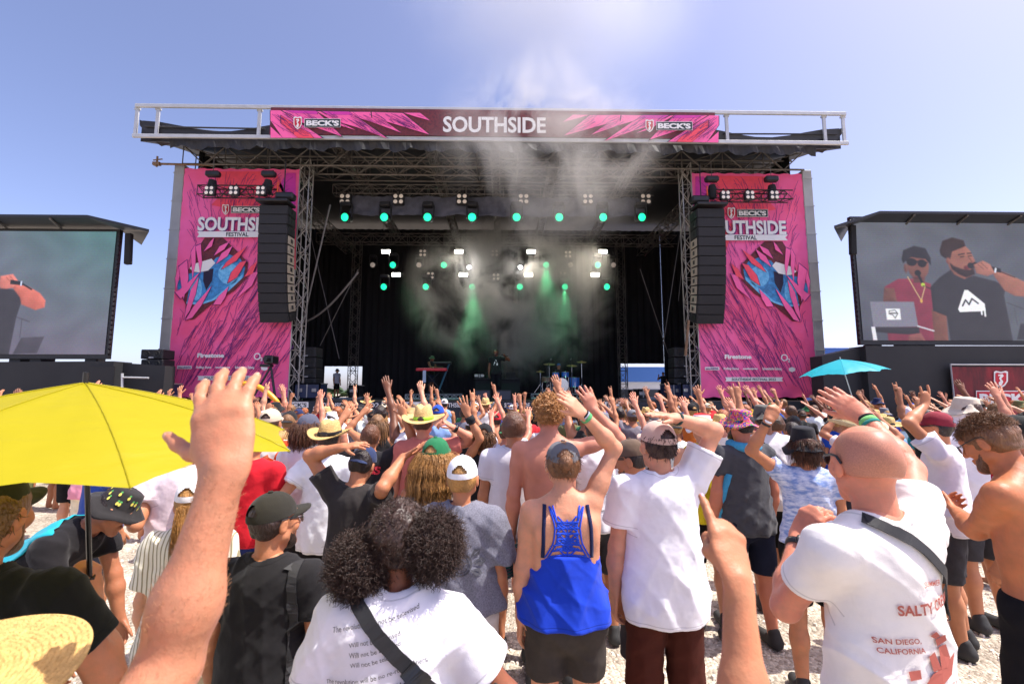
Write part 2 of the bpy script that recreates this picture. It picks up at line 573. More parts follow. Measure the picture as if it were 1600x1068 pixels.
    mb.tube([a, b], .035, 6); mb.box(a, (.22, .1, .1)); mb.tube([a + Vector((0, 0, .25)), a - Vector((0, 0, .1))], .03, 5)
    mb.tube([a + Vector((-.12, 0, .12)), a + Vector((.16, 0, .16))], .02, 5)
    mb.build('outrigger_pole', mat('wood_pole', (0.22, 0.13, 0.07), rough=.7, var=.3), stage)
    # chains and hanging steel
    for (u0, v0, u1, v1, y) in ((516, 320, 458, 570, 14.8), (560, 420, 500, 540, 16), (474, 320, 530, 560, 16), (598, 330, 600, 360, 16)):
        mb = MB(); mb.tube([P(u0, v0, y), P(u1, v1, y)], .03 if u0 == 516 else .014, 5); mb.build('steel_cable', M_ALUDARK, stage)
    mb = MB()
    mb.tube([P(560 - 100 * t + 0 * t, 425 + 80 * math.sin(t * 1.57), 15.2) for t in [i / 14 for i in range(15)]], .035, 6)
    mb.build('hanging_cable', M_ALUDARK, stage)
    for (u0, v0, u1, v1, y) in ((1068, 330, 1036, 540, 15), (1000, 420, 1045, 555, 16), (1075, 330, 1060, 470, 15.5)):
        mb = MB(); mb.tube([P(u0, v0, y), P(u1, v1, y)], .012, 5); mb.build('steel_cable', M_ALUDARK, stage)
    mb = MB(); mb.tube([P(1076, 500, 13.7), P(1071, 555, 13.7)], .04, 6); mb.build('timber_pole', mat('wood_pole', None), stage)


build_stage()

# ------------------------------------------------------------------ printed banners
M_PINK = mat('pink_banner', lin(252, 104, 168), rough=.6, color2=lin(248, 86, 136), vscale=.55, bump=.15, bscale=1.5)
M_PINKRED = mat('red_feather', lin(250, 78, 100), rough=.6, var=.1)
M_PINK2 = mat('pink_feather', lin(254, 102, 168), rough=.6, var=.12, vscale=1.5)
M_MAGENTA = mat('magenta_feather', lin(214, 56, 164), rough=.6, var=.1)
M_MAROON = mat('maroon_print', lin(84, 30, 44), rough=.65, color2=lin(116, 40, 48), vscale=14)
M_LINE = mat('violet_line', lin(92, 30, 112), rough=.65)
M_BLUE = mat('blue_eye', lin(64, 150, 214), rough=.6, color2=lin(48, 110, 164), vscale=9)
M_LBLUE = mat('light_blue_eye', lin(126, 198, 240), rough=.6, color2=lin(86, 170, 222), vscale=10)
M_PUPIL = mat('pupil_print', lin(30, 16, 50), rough=.6)
BAN_M = [M_PINK, M_PINKRED, M_PINK2, M_MAGENTA, M_MAROON, M_LINE, M_BLUE, M_LBLUE, M_PUPIL, M_WHITEPRINT, M_DARKPRINT, M_REDPRINT]


def crest(mb, u0, u1, v0, v1, Y, white=9, red=11):
    w, h = u1 - u0, v1 - v0
    sh = [(0, .05), (.15, 0), (.5, .06), (.85, 0), (1, .05), (1, .6), (.8, .85), (.5, 1), (.2, .85), (0, .6)]
    pix_poly(mb, [(u0 + a * w, v0 + b * h) for a, b in sh], Y, white)
    pix_poly(mb, [(u0 + (.5 + (a - .5) * .78) * w, v0 + (.5 + (b - .5) * .8) * h) for a, b in sh], Y - .006, red)
    key = [(.30, .22), (.62, .18), (.70, .30), (.52, .45), (.66, .62), (.56, .84), (.36, .84), (.34, .66), (.46, .6), (.36, .42), (.48, .3), (.30, .30)]
    pix_poly(mb, [(u0 + a * w, v0 + b * h) for a, b in key], Y - .012, white)


def sponsor(mb, u0, u1, v0, v1, Y, bold=.05, cres=True):
    """Crest and boxed brewery lettering."""
    h = v1 - v0
    if cres:
        crest(mb, u0 - h * 1.25, u0 - h * .3, v0 - h * .25, v1 + h * .25, Y)
    pix_poly(mb, [(u0, v0), (u1, v0), (u1, v1), (u0, v1)], Y, 9)
    pix_poly(mb, [(u0 + .6, v0 + .6), (u1 - .6, v0 + .6), (u1 - .6, v1 - .6), (u0 + .6, v1 - .6)], Y - .004, 10)
    fit_text(mb, "BECK'S", u0 + 2.5, u1 - 2.5, v0 + h * .18, v1 - h * .18, Y - .010, 9, bold=bold)


def feather_lines(mb, field, box, n, Y, seed, mirror, keep=None, width=.8, lmin=18, lmax=60):
    g = random.Random(seed)
    u0, u1, v0, v1 = box
    for i in range(n):
        u, v = g.uniform(u0, u1), g.uniform(v0, v1)
        a = field(u, v) + g.gauss(0, .09)
        ln = g.uniform(lmin, lmax)
        pts = [(u, v)]
        k = g.choice((2, 3))
        for j in range(k):
            u += math.cos(a) * ln / k; v -= math.sin(a) * ln / k
            pts.append((u, v)); a += g.gauss(0, .08)
        if g.random() < .3:
            a2 = a + g.choice((-1, 1)) * g.uniform(.35, .9)
            pts.append((u + math.cos(a2) * ln * .28, v - math.sin(a2) * ln * .28))
        if keep and not all(keep(p, q) for p, q in pts):
            continue
        if any(not (u0 <= p <= u1 and v0 <= q <= v1) for p, q in pts):
            continue
        for (p, q), (p2, q2) in zip(pts, pts[1:]):
            L_ = math.hypot(p2 - p, q2 - q) or 1
            nx, ny = -(q2 - q) / L_ * width / 2, (p2 - p) / L_ * width / 2
            ex, ey = (p2 - p) / L_ * .3, (q2 - q) / L_ * .3
            pix_poly(mb, [(p - nx - ex, q - ny - ey), (p2 - nx + ex, q2 - ny + ey), (p2 + nx + ex, q2 + ny + ey), (p + nx - ex, q + ny - ey)], Y - (i % 5) * .0006, 5, mirror)


def inpoly(pts):
    def f(x, y):
        c = False
        for (x1, y1), (x2, y2) in zip(pts, pts[1:] + pts[:1]):
            if (y1 > y) != (y2 > y) and x < (x2 - x1) * (y - y1) / (y2 - y1) + x1:
                c = not c
        return c
    return f


EYE_AREA = [(280, 345), (440, 345), (500, 400), (600, 500), (660, 560), (645, 700), (540, 810), (330, 935), (180, 1062), (112, 1062), (112, 930), (50, 805), (66, 715), (150, 606), (190, 480)]
SPIKES = [
    (2, [(160, 470), (172, 710), (200, 560), (198, 400)]), (2, [(200, 420), (225, 560), (240, 660), (256, 560), (246, 400)]),
    (2, [(50, 600), (95, 885), (138, 700), (125, 540)]), (2, [(20, 820), (60, 800), (235, 650), (140, 800), (70, 880)]),
    (2, [(100, 1060), (118, 960), (160, 800), (228, 690), (200, 840), (150, 980)]), (2, [(112, 1066), (180, 950), (338, 770), (250, 940), (170, 1045)]),
    (2, [(355, 930), (400, 860), (490, 772), (462, 860), (420, 930)]), (2, [(378, 575), (430, 480), (525, 415), (480, 505)]),
    (1, [(482, 742), (512, 650), (590, 560), (648, 545), (565, 690)]), (1, [(428, 622), (470, 560), (560, 480), (650, 420), (560, 545)]),
    (2, [(560, 872), (640, 760), (690, 655), (750, 640), (695, 765)]), (2, [(272, 465), (328, 380), (362, 345), (342, 420)]),
    (2, [(362, 502), (410, 420), (495, 380), (452, 446)]), (1, [(628, 690), (680, 600), (748, 545), (700, 660)]), (2, [(20, 700), (30, 800), (60, 680), (50, 600)])]


def zz(p):
    return (270 + p[0] / 5.62, 310 + p[1] / 5.62)


def side_banner(mirror):
    name = 'stage_banner'
    if not mirror:
        corners = [(289, 263), (463, 268), (463, 622), (262.5, 622)]
        root = empty(name, (-8.5, Y_BAN, 1.8), 0, 'tall pink feather banner with blue eye hanging at the left stage tower', 'banner', 'tall pink side banners')
    else:
        root = empty(name, (8.0, Y_BAN, 1.8), 0, 'tall pink feather banner with blue eye hanging at the right stage tower', 'banner', 'tall pink side banners')
    xo, xi = -10.30, -6.62
    z0, z1 = 1.78, 9.12
    n, mz = 30, 44
    mb = MB(); vv = []
    for i in range(n + 1):
        for j in range(mz + 1):
            x = xo + (xi - xo) * i / n; z = z0 + (z1 - z0) * j / mz
            e = max(0, 1 - (i / n) / .08) + max(0, 1 - (j / mz) / .06)
            vv.append((2 * CX - x if mirror else x, Y_BAN + .012 * e * math.sin(j * 2.2 + i), z + (.02 * math.sin(i * 1.7) if j in (0, mz) else 0)))
    mb.add(vv, [((i * (mz + 1) + j), ((i + 1) * (mz + 1) + j), ((i + 1) * (mz + 1) + j + 1), (i * (mz + 1) + j + 1)) for i in range(n) for j in range(mz)])
    cl = mb.build('banner_cloth', M_PINK, root, smooth=True)
    Yp = Y_BAN - .02
    mb = MB()
    # big colour patches of the feathers
    for mi, pts in ((1, [(330, 268), (430, 268), (446, 300), (440, 330), (390, 332), (330, 320), (350, 300)]),
                    (3, [(448, 270), (462, 270), (462, 320), (450, 318), (436, 290)]), (1, [(400, 345), (462, 330), (462, 420), (425, 440)])):
        pix_poly(mb, pts, Yp, mi, mirror)
    eye_in = inpoly([zz(p) for p in EYE_AREA])
    def field(u, v):
        if v < 400: return R(112) - (u - 290) / 175 * R(95) + (v - 262) / 140 * R(10)
        return R(58) + (u - 360) / 100 * R(-8) + max(0, (470 - v)) / 70 * R(16)
    feather_lines(mb, field, (291, 461, 268, 410), 330, Yp - .008, 11, mirror, lambda u, v: not eye_in(u, v) and u > 289 - (v - 263) * .073 + 2, width=.42, lmin=10, lmax=34)
    feather_lines(mb, field, (266, 461, 400, 620), 420, Yp - .008, 12, mirror, lambda u, v: not eye_in(u, v) and u > 289 - (v - 263) * .073 + 2, width=.55, lmin=22, lmax=64)
    pix_poly(mb, [zz(p) for p in EYE_AREA], Yp - .012, 4, mirror)
    pix_poly(mb, [zz(p) for p in [(40, 730), (130, 660), (280, 640), (380, 520), (490, 490), (590, 525), (635, 600), (620, 690), (540, 760), (450, 850), (340, 900), (240, 932), (120, 922), (150, 760), (40, 805)]], Yp - .016, 6, mirror)
    for c, rx, ry in (((490, 660), 92, 95), ((205, 790), 52, 105)):
        pix_poly(mb, [zz((c[0] + rx * math.cos(k * .393), c[1] + ry * math.sin(k * .393))) for k in range(16)], Yp - .019, 7, mirror)
    pix_poly(mb, [zz(p) for p in [(120, 905), (240, 915), (350, 880), (450, 800), (620, 660), (610, 700), (450, 850), (340, 902), (240, 934), (120, 924)]], Yp - .019, 7, mirror)
    pix_poly(mb, [zz(p) for p in [(270, 640), (358, 612), (346, 720), (292, 806), (266, 720)]], Yp - .022, 8, mirror)
    pix_poly(mb, [zz(p) for p in [(148, 612), (200, 570), (340, 528), (372, 565), (312, 632), (230, 648), (180, 642)]], Yp - .025, 9, mirror)
    for i, (mi, pts) in enumerate(SPIKES):
        c = (sum(p[0] for p in pts) / len(pts), sum(p[1] for p in pts) / len(pts))
        pix_poly(mb, [zz((c[0] + (p[0] - c[0]) * 1.10, c[1] + (p[1] - c[1]) * 1.06)) for p in pts], Yp - .028 - i * .0012, 5, mirror)
        pix_poly(mb, [zz(p) for p in pts], Yp - .034 - i * .0012, mi, mirror)
    tag(mb.build('feather_print', BAN_M, cl, local=True), kind='stuff')
    # lettering
    mb = MB()
    Yt = Yp - .06
    if not mirror:
        sponsor(mb, 361, 408, 322, 333, Yt)
        o = 0
    else:
        sponsor(mb, 1152, 1200, 327, 339, Yt)
        o = 823.5
    mb.build('sponsor_logo', BAN_M, cl, local=True); mb = MB()
    du = 308 if not mirror else 1103; dw = 126
    sh = 0 if not mirror else 5
    fit_text(mb, 'SOUTHSIDE', du + 1.3, du + dw + 1.3, 340.4 + sh, 362.4 + sh, Yt + .004, 5, bold=.045)
    fit_text(mb, 'SOUTHSIDE', du, du + dw, 339 + sh, 361 + sh, Yt - .004, 9, bold=.035)
    pix_poly(mb, [(du, 361.5 + sh), (du + dw + 2, 361.5 + sh), (du + dw - 2, 366 + sh), (du + dw + 2, 370.5 + sh), (du, 370.5 + sh), (du + 3, 366 + sh)], Yt - .008, 9)
    fit_text(mb, 'FESTIVAL', du + 45, du + 80, 362.8 + sh, 369.4 + sh, Yt - .014, 10, bold=.02)
    mb.build('title_lettering', BAN_M, cl, local=True)
    bu = 0 if not mirror else 824.5; bv = 0 if not mirror else 2
    mb = MB()
    fit_text(mb, 'Firestone', 308 + bu, 350 + bu, 551.5 + bv, 558.5 + bv, Yt, 9, bold=.05)
    mb.build('sponsor_lettering', BAN_M, cl, local=True)
    mb = MB()
    fit_text(mb, 'O', 396 + bu, 407 + bu, 551 + bv, 562 + bv, Yt, 9, bold=.01)
    fit_text(mb, '2', 406.5 + bu, 410 + bu, 558 + bv, 563.5 + bv, Yt, 9, bold=.03)
    mb.build('sponsor_lettering', BAN_M, cl, local=True)
    mb = MB()
    pix_poly(mb, [(277 + bu, 571 + bv), (299.5 + bu, 571 + bv), (299.5 + bu, 576 + bv), (277 + bu, 576 + bv)], Yt, 9)
    fit_text(mb, 'intro.LANDING', 278.5 + bu, 298 + bu, 572 + bv, 575.2 + bv, Yt - .005, 5, bold=.03)
    mb.build('sponsor_lettering', BAN_M, cl, local=True)
    mb = MB()
    fit_text(mb, 'Rolling Stone', 306 + bu, 330 + bu, 571.5 + bv, 576.5 + bv, Yt, 9, bold=.03, shear=.2)
    mb.build('sponsor_lettering', BAN_M, cl, local=True)
    mb = MB()
    fit_text(mb, 'musikexpress', 336.5 + bu, 359.5 + bu, 572 + bv, 576 + bv, Yt, 9, bold=.04)
    mb.build('sponsor_lettering', BAN_M, cl, local=True)
    mb = MB()
    fit_text(mb, 'Schwaebische Zeitung', 367 + bu, 397 + bu, 571.5 + bv, 577 + bv, Yt, 9, bold=.03)
    mb.build('sponsor_lettering', BAN_M, cl, local=True)
    mb = MB()
    pix_poly(mb, [(408 + bu, 573 + bv), (413 + bu, 571 + bv), (418 + bu, 573 + bv), (418 + bu, 577 + bv), (413 + bu, 579 + bv), (408 + bu, 577 + bv)], Yt, 9)
    mb.build('sponsor_lettering', BAN_M, cl, local=True)
    mb = MB()
    pix_poly(mb, [(308.5 + bu, 587 + bv), (399 + bu, 587 + bv), (397 + bu, 590.3 + bv), (399 + bu, 593.6 + bv), (308.5 + bu, 593.6 + bv), (310.5 + bu, 590.3 + bv)], Yt, 9)
    fit_text(mb, 'SOUTHSIDE FESTIVAL 2022', 319 + bu, 388 + bu, 588.3 + bv, 592.4 + bv, Yt - .005, 10, bold=.02)
    mb.build('sponsor_lettering', BAN_M, cl, local=True)


side_banner(False)
side_banner(True)


def fascia():
    root = empty('fascia_banner', (CX, Y_FAS, 9.4), 0, 'long dark red and pink fascia banner across the stage roof edge', 'banner')
    Yp = Y_FAS - .08
    a, b = P(423, 172, Yp), P(1117, 177, Yp)
    mb = MB(); mb.bx((a.x, Yp, 9.455), (b.x, Yp + .02, 10.285)); cl = mb.build('banner_cloth', M_MAROON, root)
    mb = MB()
    S = [(2, [(52, 45), (120, 45), (385, 222), (130, 222), (52, 110)]), (2, [(125, 45), (345, 50), (420, 120), (510, 212), (330, 150), (240, 118)]),
         (3, [(150, 45), (360, 49), (350, 70), (200, 62)]), (2, [(350, 52), (560, 52), (640, 110), (802, 228), (600, 150), (440, 105)]),
         (3, [(380, 50), (900, 57), (860, 74), (420, 72)]), (2, [(560, 54), (700, 54), (890, 186), (700, 118), (610, 90)]), (2, [(700, 54), (900, 60), (1070, 197), (820, 122), (705, 92)]),
         (2, [(905, 58), (1010, 58), (1074, 107), (980, 82)]), (2, [(445, 98), (597, 170), (500, 142)]), (2, [(52, 150), (130, 222), (52, 222)]), (1, [(120, 80), (300, 190), (330, 222), (230, 222), (120, 130)])]
    f = lambda p: (410 + p[0] / 4.103, 161.2 + p[1] / 4.103 + (p[0] / 4.103) * .004)
    for mir in (False, True):
        for i, (mi, pts) in enumerate(S):
            c = (sum(p[0] for p in pts) / len(pts), sum(p[1] for p in pts) / len(pts))
            cl_ = lambda q: (q[0], min(max(q[1], 46), 224))
            pix_poly(mb, [f(cl_((c[0] + (p[0] - c[0]) * 1.05, c[1] + (p[1] - c[1]) * 1.07))) for p in pts], Yp - .006 - i * .0022, 10, mir)
            pix_poly(mb, [f(cl_(p)) for p in pts], Yp - .008 - i * .0022, mi, mir)
        ins = [inpoly([f(p) for p in pts]) for _, pts in S]
        feather_lines(mb, lambda u, v: R(-38) + (u - 430) / 200 * R(10), (425, 668, 174, 213), 340, Yp - .038, 5 + mir, mir, lambda u, v: any(q(u, v) for q in ins), width=.5, lmin=8, lmax=30)
    tag(mb.build('feather_print', BAN_M, cl, local=True), kind='stuff')
    mb = MB()
    fit_text(mb, 'SOUTHSIDE', 692, 853, 182.5, 207.5, Yp - .05, 9, bold=.028)
    mb.build('title_lettering', BAN_M, cl, local=True)
    for q in ((475.5, 532, 185.5, 199), (1025.5, 1082, 190, 203.5)):
        mb = MB(); sponsor(mb, *q, Yp - .05); mb.build('sponsor_logo', BAN_M, cl, local=True)


fascia()
# ------------------------------------------------------------------ loudspeakers
def line_array(mirror):
    side = 'right' if mirror else 'left'
    xc = 6.36 if mirror else -6.93
    root = empty('line_array', (xc, 13.3, 3.9), 0, f'hanging black curved line array of loudspeakers at the {side} stage tower', 'loudspeaker', 'main hanging loudspeaker arrays')
    n = 12
    zt = 7.55
    y = 13.3; ang = 0.0
    h = 0.298
    inner = -1 if mirror else 1
    dome = mat('horn_beige', (0.42, 0.36, 0.27), rough=.6, var=.15)
    z = zt
    mb = MB(); mb.box((xc, 13.45, zt + .1), (.95, .6, .09), bev=.02)
    mb.tube([(xc + inner * .25, 13.4, zt + .1), (xc + inner * .25, 13.4, zt + 1.5)], .018, 5)
    mb.build('flying_frame', M_BLACKMETAL, root)
    mb = MB(); mb.box((xc + inner * .3, 13.42, zt + .3), (.55, .3, .22), bev=.05); mb.build('motor_hoist', M_BLACKMETAL, root)
    mb = MB(); mb.tube([(xc + inner * .05, 13.4, zt + .2), (xc + inner * .05, 13.4, zt + .75)], .02, 5); mb.build('safety_sling', mat('orange_sling', lin(226, 88, 40), rough=.6), root)
    for i in range(n):
        ang += R(0.3 + 0.22 * i) if i else 0
        M = Matrix.Rotation(ang, 3, 'X')
        c = Vector((xc, y, z)) + M @ Vector((0, .3, -h / 2))
        mb = MB()
        mb.box(c, (.86, .55, h - .008), M, bev=.02)
        bx_ = mb.build('cabinet', M_SPEAKER, root)
        mb = MB(); mb.box(c + M @ Vector((0, -.285, 0)), (.82, .012, h - .03), M); mb.build('grille', mat('grille_black', (.02, .02, .022), rough=.8, bump=.5, bscale=220), bx_, local=True)
        if True:
            # rigging plate on the cabinet side that faces the stage
            mb = MB(); s = c + M @ Vector((inner * .44, .02, 0)); mb.box(s, (.02, .42, h - .05), M, bev=.004)
            pl = mb.build('side_plate', dome if 2 < i < 11 else M_BLACKMETAL, bx_, local=True)
            mb = MB(); mb.box(s + M @ Vector((inner * .014, 0, 0)), (.01, .12, .12), M); mb.build('handle_recess', M_BLACKMETAL, bx_, local=True)
        v = M @ Vector((0, 0, -h))
        z += v.z; y += v.y


line_array(False)
line_array(True)


def speaker_box(name, c, d, label, cat='loudspeaker', group=None, cones=2, horiz=True):
    root = empty(name, (c[0], c[1], c[2] - d[2] / 2), 0, label, cat, group)
    mb = MB(); mb.box(c, d, bev=.02); mb.build('cabinet', M_SPEAKER, root)
    for k in range(cones):
        o = (k - (cones - 1) / 2) * (d[0] if horiz else d[2]) / cones * .9
        mb = MB()
        cc = Vector(c) + (Vector((o, -d[1] / 2 - .004, 0)) if horiz else Vector((0, -d[1] / 2 - .004, o)))
        r = min(d[0] / (cones if horiz else 1), d[2] / (1 if horiz else cones)) * .38
        mb.lathe([(r, 0), (r * .95, .012), (r * .3, -.0), (r * .28, .015), (0.001, .018)], 14, Matrix.Translation(cc) @ Matrix.Rotation(R(90), 4, 'X'))
        mb.build('driver', M_RUBBER, root)
    mb = MB(); mb.box((c[0], c[1] - d[1] / 2 - .004, c[2] - d[2] * .36), (.14, .008, .04)); mb.build('badge', mat('badge_grey', (.4, .4, .4), rough=.5), root)


# side fill boxes at the left outer post, stacked
for k in range(4):
    p = P(247, 554 + k * 15.4, 13.4)
    speaker_box('loudspeaker', (p.x, 13.4, p.z), (.62, .5, .27), ['top', 'second from top', 'third from top', 'bottom'][k] + ' black loudspeaker in the small stack left of pink banner', group='side fill stack')
# wing stacks inside the opening
for u, lab in ((484, 'left'), (1066, 'right')):
    for k in range(4):
        p = P(u, 551 + k * 16, 15)
        speaker_box('loudspeaker', (p.x, 15, p.z), (.62 if u < 800 else .75, .6, .32), ['top', 'second from top', 'third from top', 'bottom'][k] + f' black loudspeaker in the stack at the {lab} stage wing', group='wing stacks')


def flight_case(c, d, label, blue=True):
    root = empty('flight_case', (c[0], c[1], c[2] - d[2] / 2), 0, label, 'flight case', 'flight cases around the stage')
    mb = MB(); mb.box(c, d); b = mb.build('shell', M_CASE if blue else M_BLACKMETAL, root)
    mb = MB()
    x, y, z = d[0] / 2, d[1] / 2, d[2] / 2
    for i in (-1, 1):
        for k in (-1, 1):
            mb.box((c[0] + i * x, c[1] - y, c[2]), (.04, .04, d[2] + .03)); mb.box((c[0], c[1] - y, c[2] + k * z), (d[0] + .03, .036, .036))
            mb.box((c[0] + i * x, c[1], c[2] + k * z), (.038, d[1], .038))
    mb.box((c[0], c[1] - y - .004, c[2]), (.03, .02, d[2]))
    mb.build('edging', M_ALU, root)
    for i in (-1, 1):
        mb = MB(); mb.box((c[0] + i * x * .55, c[1] - y - .008, c[2] + z * .1), (.14, .02, .11), bev=.01); mb.build('latch', M_ALU, root)


for (u0, u1, v0, v1, y, lab) in ((224, 262, 599, 618, 13.2, 'dark blue flight case under the small speaker stack left of the stage'),
                                 (459, 500, 599, 622, 14.3, 'dark blue flight case at the left edge of the stage opening'),
                                 (1042, 1064, 600, 622, 14.6, 'narrow dark blue flight case at the right stage wing'),
                                 (1066, 1092, 599, 622, 14.3, 'wide dark blue flight case beside the right tower truss'),
                                 (545, 560, 602, 620, 16.0, 'black rack case standing by the left backstage opening'),
                                 (998, 1012, 608, 622, 15.5, 'low black rack case by the right backstage opening')):
    a, b = P(u0, v1, y), P(u1, v0, y)
    flight_case(((a.x + b.x) / 2, y + .3, (a.z + b.z) / 2), (b.x - a.x, .6, b.z - a.z), lab, 'blue' in lab)


# ------------------------------------------------------------------ lamps
M_GREEN = mat('green_lens', (.02, .5, .3), rough=.3, emit=lin(28, 236, 158), estr=0.95)
M_WARMW = mat('white_lamp', (1, 1, 1), emit=(1.0, .95, .82), estr=9.0)
M_DIMW = mat('pearl_lamp', (.75, .68, .6), rough=.3, emit=(1, .85, .7), estr=.06)


def aim_lamp(kind, loc, energy, color, size=R(60), to=(0, -1, -.35), blend=.6, radius=.1):
    ld = bpy.data.lights.new(kind, 'SPOT')
    ld.energy = energy * .35; ld.color = color; ld.spot_size = size; ld.spot_blend = blend; ld.shadow_soft_size = radius
    o = bpy.data.objects.new(kind, ld); COL.objects.link(o); o.location = loc
    o.rotation_euler = Vector(to).to_track_quat('-Z', 'Y').to_euler()
    return o


def moving_head(u, v, Y, label, group, on=True, s=1.0, tilt=12, pan=0):
    p = P(u, v, Y)
    root = empty('moving_head_light', (p.x, p.y, p.z + .5 * s), 0, label, 'stage light', group)
    mb = MB(); mb.box(p + Vector((0, 0, .47 * s)), (.38 * s, .3 * s, .16 * s), bev=.03); mb.build('base', M_BLACKMETAL, root)
    mb = MB()
    for k in (-1, 1): mb.box(p + Vector((k * .2 * s, 0, .2 * s)), (.05 * s, .12 * s, .46 * s), bev=.012)
    mb.box(p + Vector((0, 0, .42 * s)), (.44 * s, .14 * s, .05 * s)); mb.build('yoke', M_BLACKMETAL, root)
    M = Matrix.Translation(p) @ Matrix.Rotation(R(pan), 4, 'Z') @ Matrix.Rotation(R(90 + tilt), 4, 'X')
    mb = MB(); mb.lathe([(.001, -.32 * s), (.11 * s, -.30 * s), (.155 * s, -.16 * s), (.17 * s, .1 * s), (.165 * s, .12 * s), (.15 * s, .10 * s)], 18, M)
    mb.build('head', M_BLACKMETAL, root, smooth=False)
    mb = MB(); mb.lathe([(.152 * s, .095 * s), (.1 * s, .118 * s), (.001, .125 * s)], 18, M); mb.build('lens', M_GREEN if on else M_DIMW, root, smooth=True)
    return p


def blinder(u, v, Y, label, group, s=1.0):
    p = P(u, v, Y)
    root = empty('blinder_light', (p.x, p.y, p.z), 0, label, 'stage light', group)
    mb = MB(); mb.box(p, (.40 * s, .16, .40 * s), bev=.03); mb.tube([p + Vector((0, .05, .2 * s)), p + Vector((0, .05, .36 * s))], .02, 5); mb.build('housing', M_BLACKMETAL, root)
    for i in (-1, 1):
        for k in (-1, 1):
            mb = MB(); mb.lathe([(.075 * s, 0), (.05 * s, -.012), (.03 * s, .012), (.001, .016)], 10, Matrix.Translation(p + Vector((i * .1 * s, -.085, k * .1 * s))) @ Matrix.Rotation(R(90), 4, 'X'))
            mb.build('lamp', M_DIMW, root)


def strobe(u, v, Y, label):
    p = P(u, v, Y)
    root = empty('strobe_light', (p.x, p.y, p.z), 0, label, 'stage light', 'white strobe bars')
    mb = MB(); mb.box(p + Vector((0, .07, 0)), (.50, .12, .26), bev=.02); mb.build('housing', M_BLACKMETAL, root)
    mb = MB(); mb.box(p, (.36, .02, .16), bev=.008); mb.build('panel', M_WARMW, root)


ORD = ['first', 'second', 'third', 'fourth', 'fifth', 'sixth', 'seventh', 'eighth']
for k, u in enumerate((541, 602, 669, 738, 807, 873, 941, 1001)):
    p = moving_head(u, 340, 15.7, f'{ORD[k]} from left of the green lamps hanging below the cloth-wrapped truss', 'upper row of green moving heads', pan=-12 + 3.4 * k)
for k, u in enumerate((540, 623, 722, 818, 918, 1008)):
    blinder(u, 312, 15.7, f'{ORD[k]} from left of the four-lamp blinders on the cloth-wrapped truss', 'upper row of blinders', 1.0)
for k, u in enumerate((615, 694, 853, 933)):
    moving_head(u, 414, 19.4, f'{ORD[k]} from left of the green lamps in the middle rear row', 'middle row of green moving heads', s=.95, pan=-8 + 5 * k)
for k, u in enumerate((601, 666, 738, 812, 882, 947)):
    moving_head(u, 448, 19.4, f'{ORD[k]} from left of the green lamps in the lowest rear row', 'lowest row of green moving heads', s=.95, pan=-10 + 4 * k)
for k, u in enumerate((583, 655, 891, 958)):
    moving_head(u, 414, 19.8, f'{ORD[k]} from left of the unlit moving heads in the middle rear row', 'unlit moving heads', on=False, s=.8)
for k, (u, v) in enumerate(((661, 396), (773, 396), (887, 398), (673, 431), (775, 433), (879, 430))):
    blinder(u, v, 19.6, f'{ORD[k % 3]} from left of the {"upper" if k < 3 else "lower"} four-lamp blinders at the stage rear', 'rear blinders', .85)
for k, u in enumerate((603, 717, 830, 942)):
    strobe(u, 393, 19.5, f'{ORD[k]} from left of the glaring white strobe bars in the upper rear row')
for k, u in enumerate((619, 724, 826, 930)):
    strobe(u, 429, 19.5, f'{ORD[k]} from left of the glaring white strobe bars in the lower rear row')
for k, u in enumerate((733, 813)):
    p = P(u, 418, 19.3)
    root = empty('spot_light', (p.x, p.y, p.z), 0, f'{["left", "right"][k]} of the two glaring white spots inside the smoke', 'stage light', 'white spots in the smoke')
    mb = MB(); mb.lathe([(.001, -.3), (.09, -.28), (.13, .06), (.12, .08)], 14, Matrix.Translation(p) @ Matrix.Rotation(R(95), 4, 'X')); mb.build('can', M_BLACKMETAL, root)
    mb = MB(); mb.lathe([(.12, .06), (.07, .08), (.001, .085)], 14, Matrix.Translation(p) @ Matrix.Rotation(R(95), 4, 'X')); mb.build('lens', mat('white_spot', (1, 1, 1), emit=(.93, .94, 1.0), estr=30), root)
    aim_lamp('white_spot_beam', p + Vector((0, -.15, 0)), 130, (.93, .95, 1.0), R(75), (0, -1, -.28))
for (u, v, y, e, to) in ((738, 340, 15.6, 500, (-.05, .25, -1)), (873, 340, 15.6, 420, (-.1, .2, -1)), (738, 448, 19.3, 420, (.05, -.35, -1)), (853, 414, 19.3, 420, (.02, -.45, -1)), (882, 448, 19.3, 330, (0, -.3, -1)), (615, 414, 19.3, 250, (.4, -.3, -1))):
    aim_lamp('green_beam', P(u, v + 5, y - .15), e, (.1, 1.0, .42), R(42), to)
for u_, to_ in ((603, (.55, -.6, -.55)), (942, (-.55, -.6, -.55)), (717, (.1, -.6, -.8)), (830, (-.1, -.6, -.8))):
    aim_lamp('white_bar_beam', P(u_, 396, 19.2), 420 if u_ in (603, 942) else 170, (1, .93, .82), R(95), to_, radius=.25)

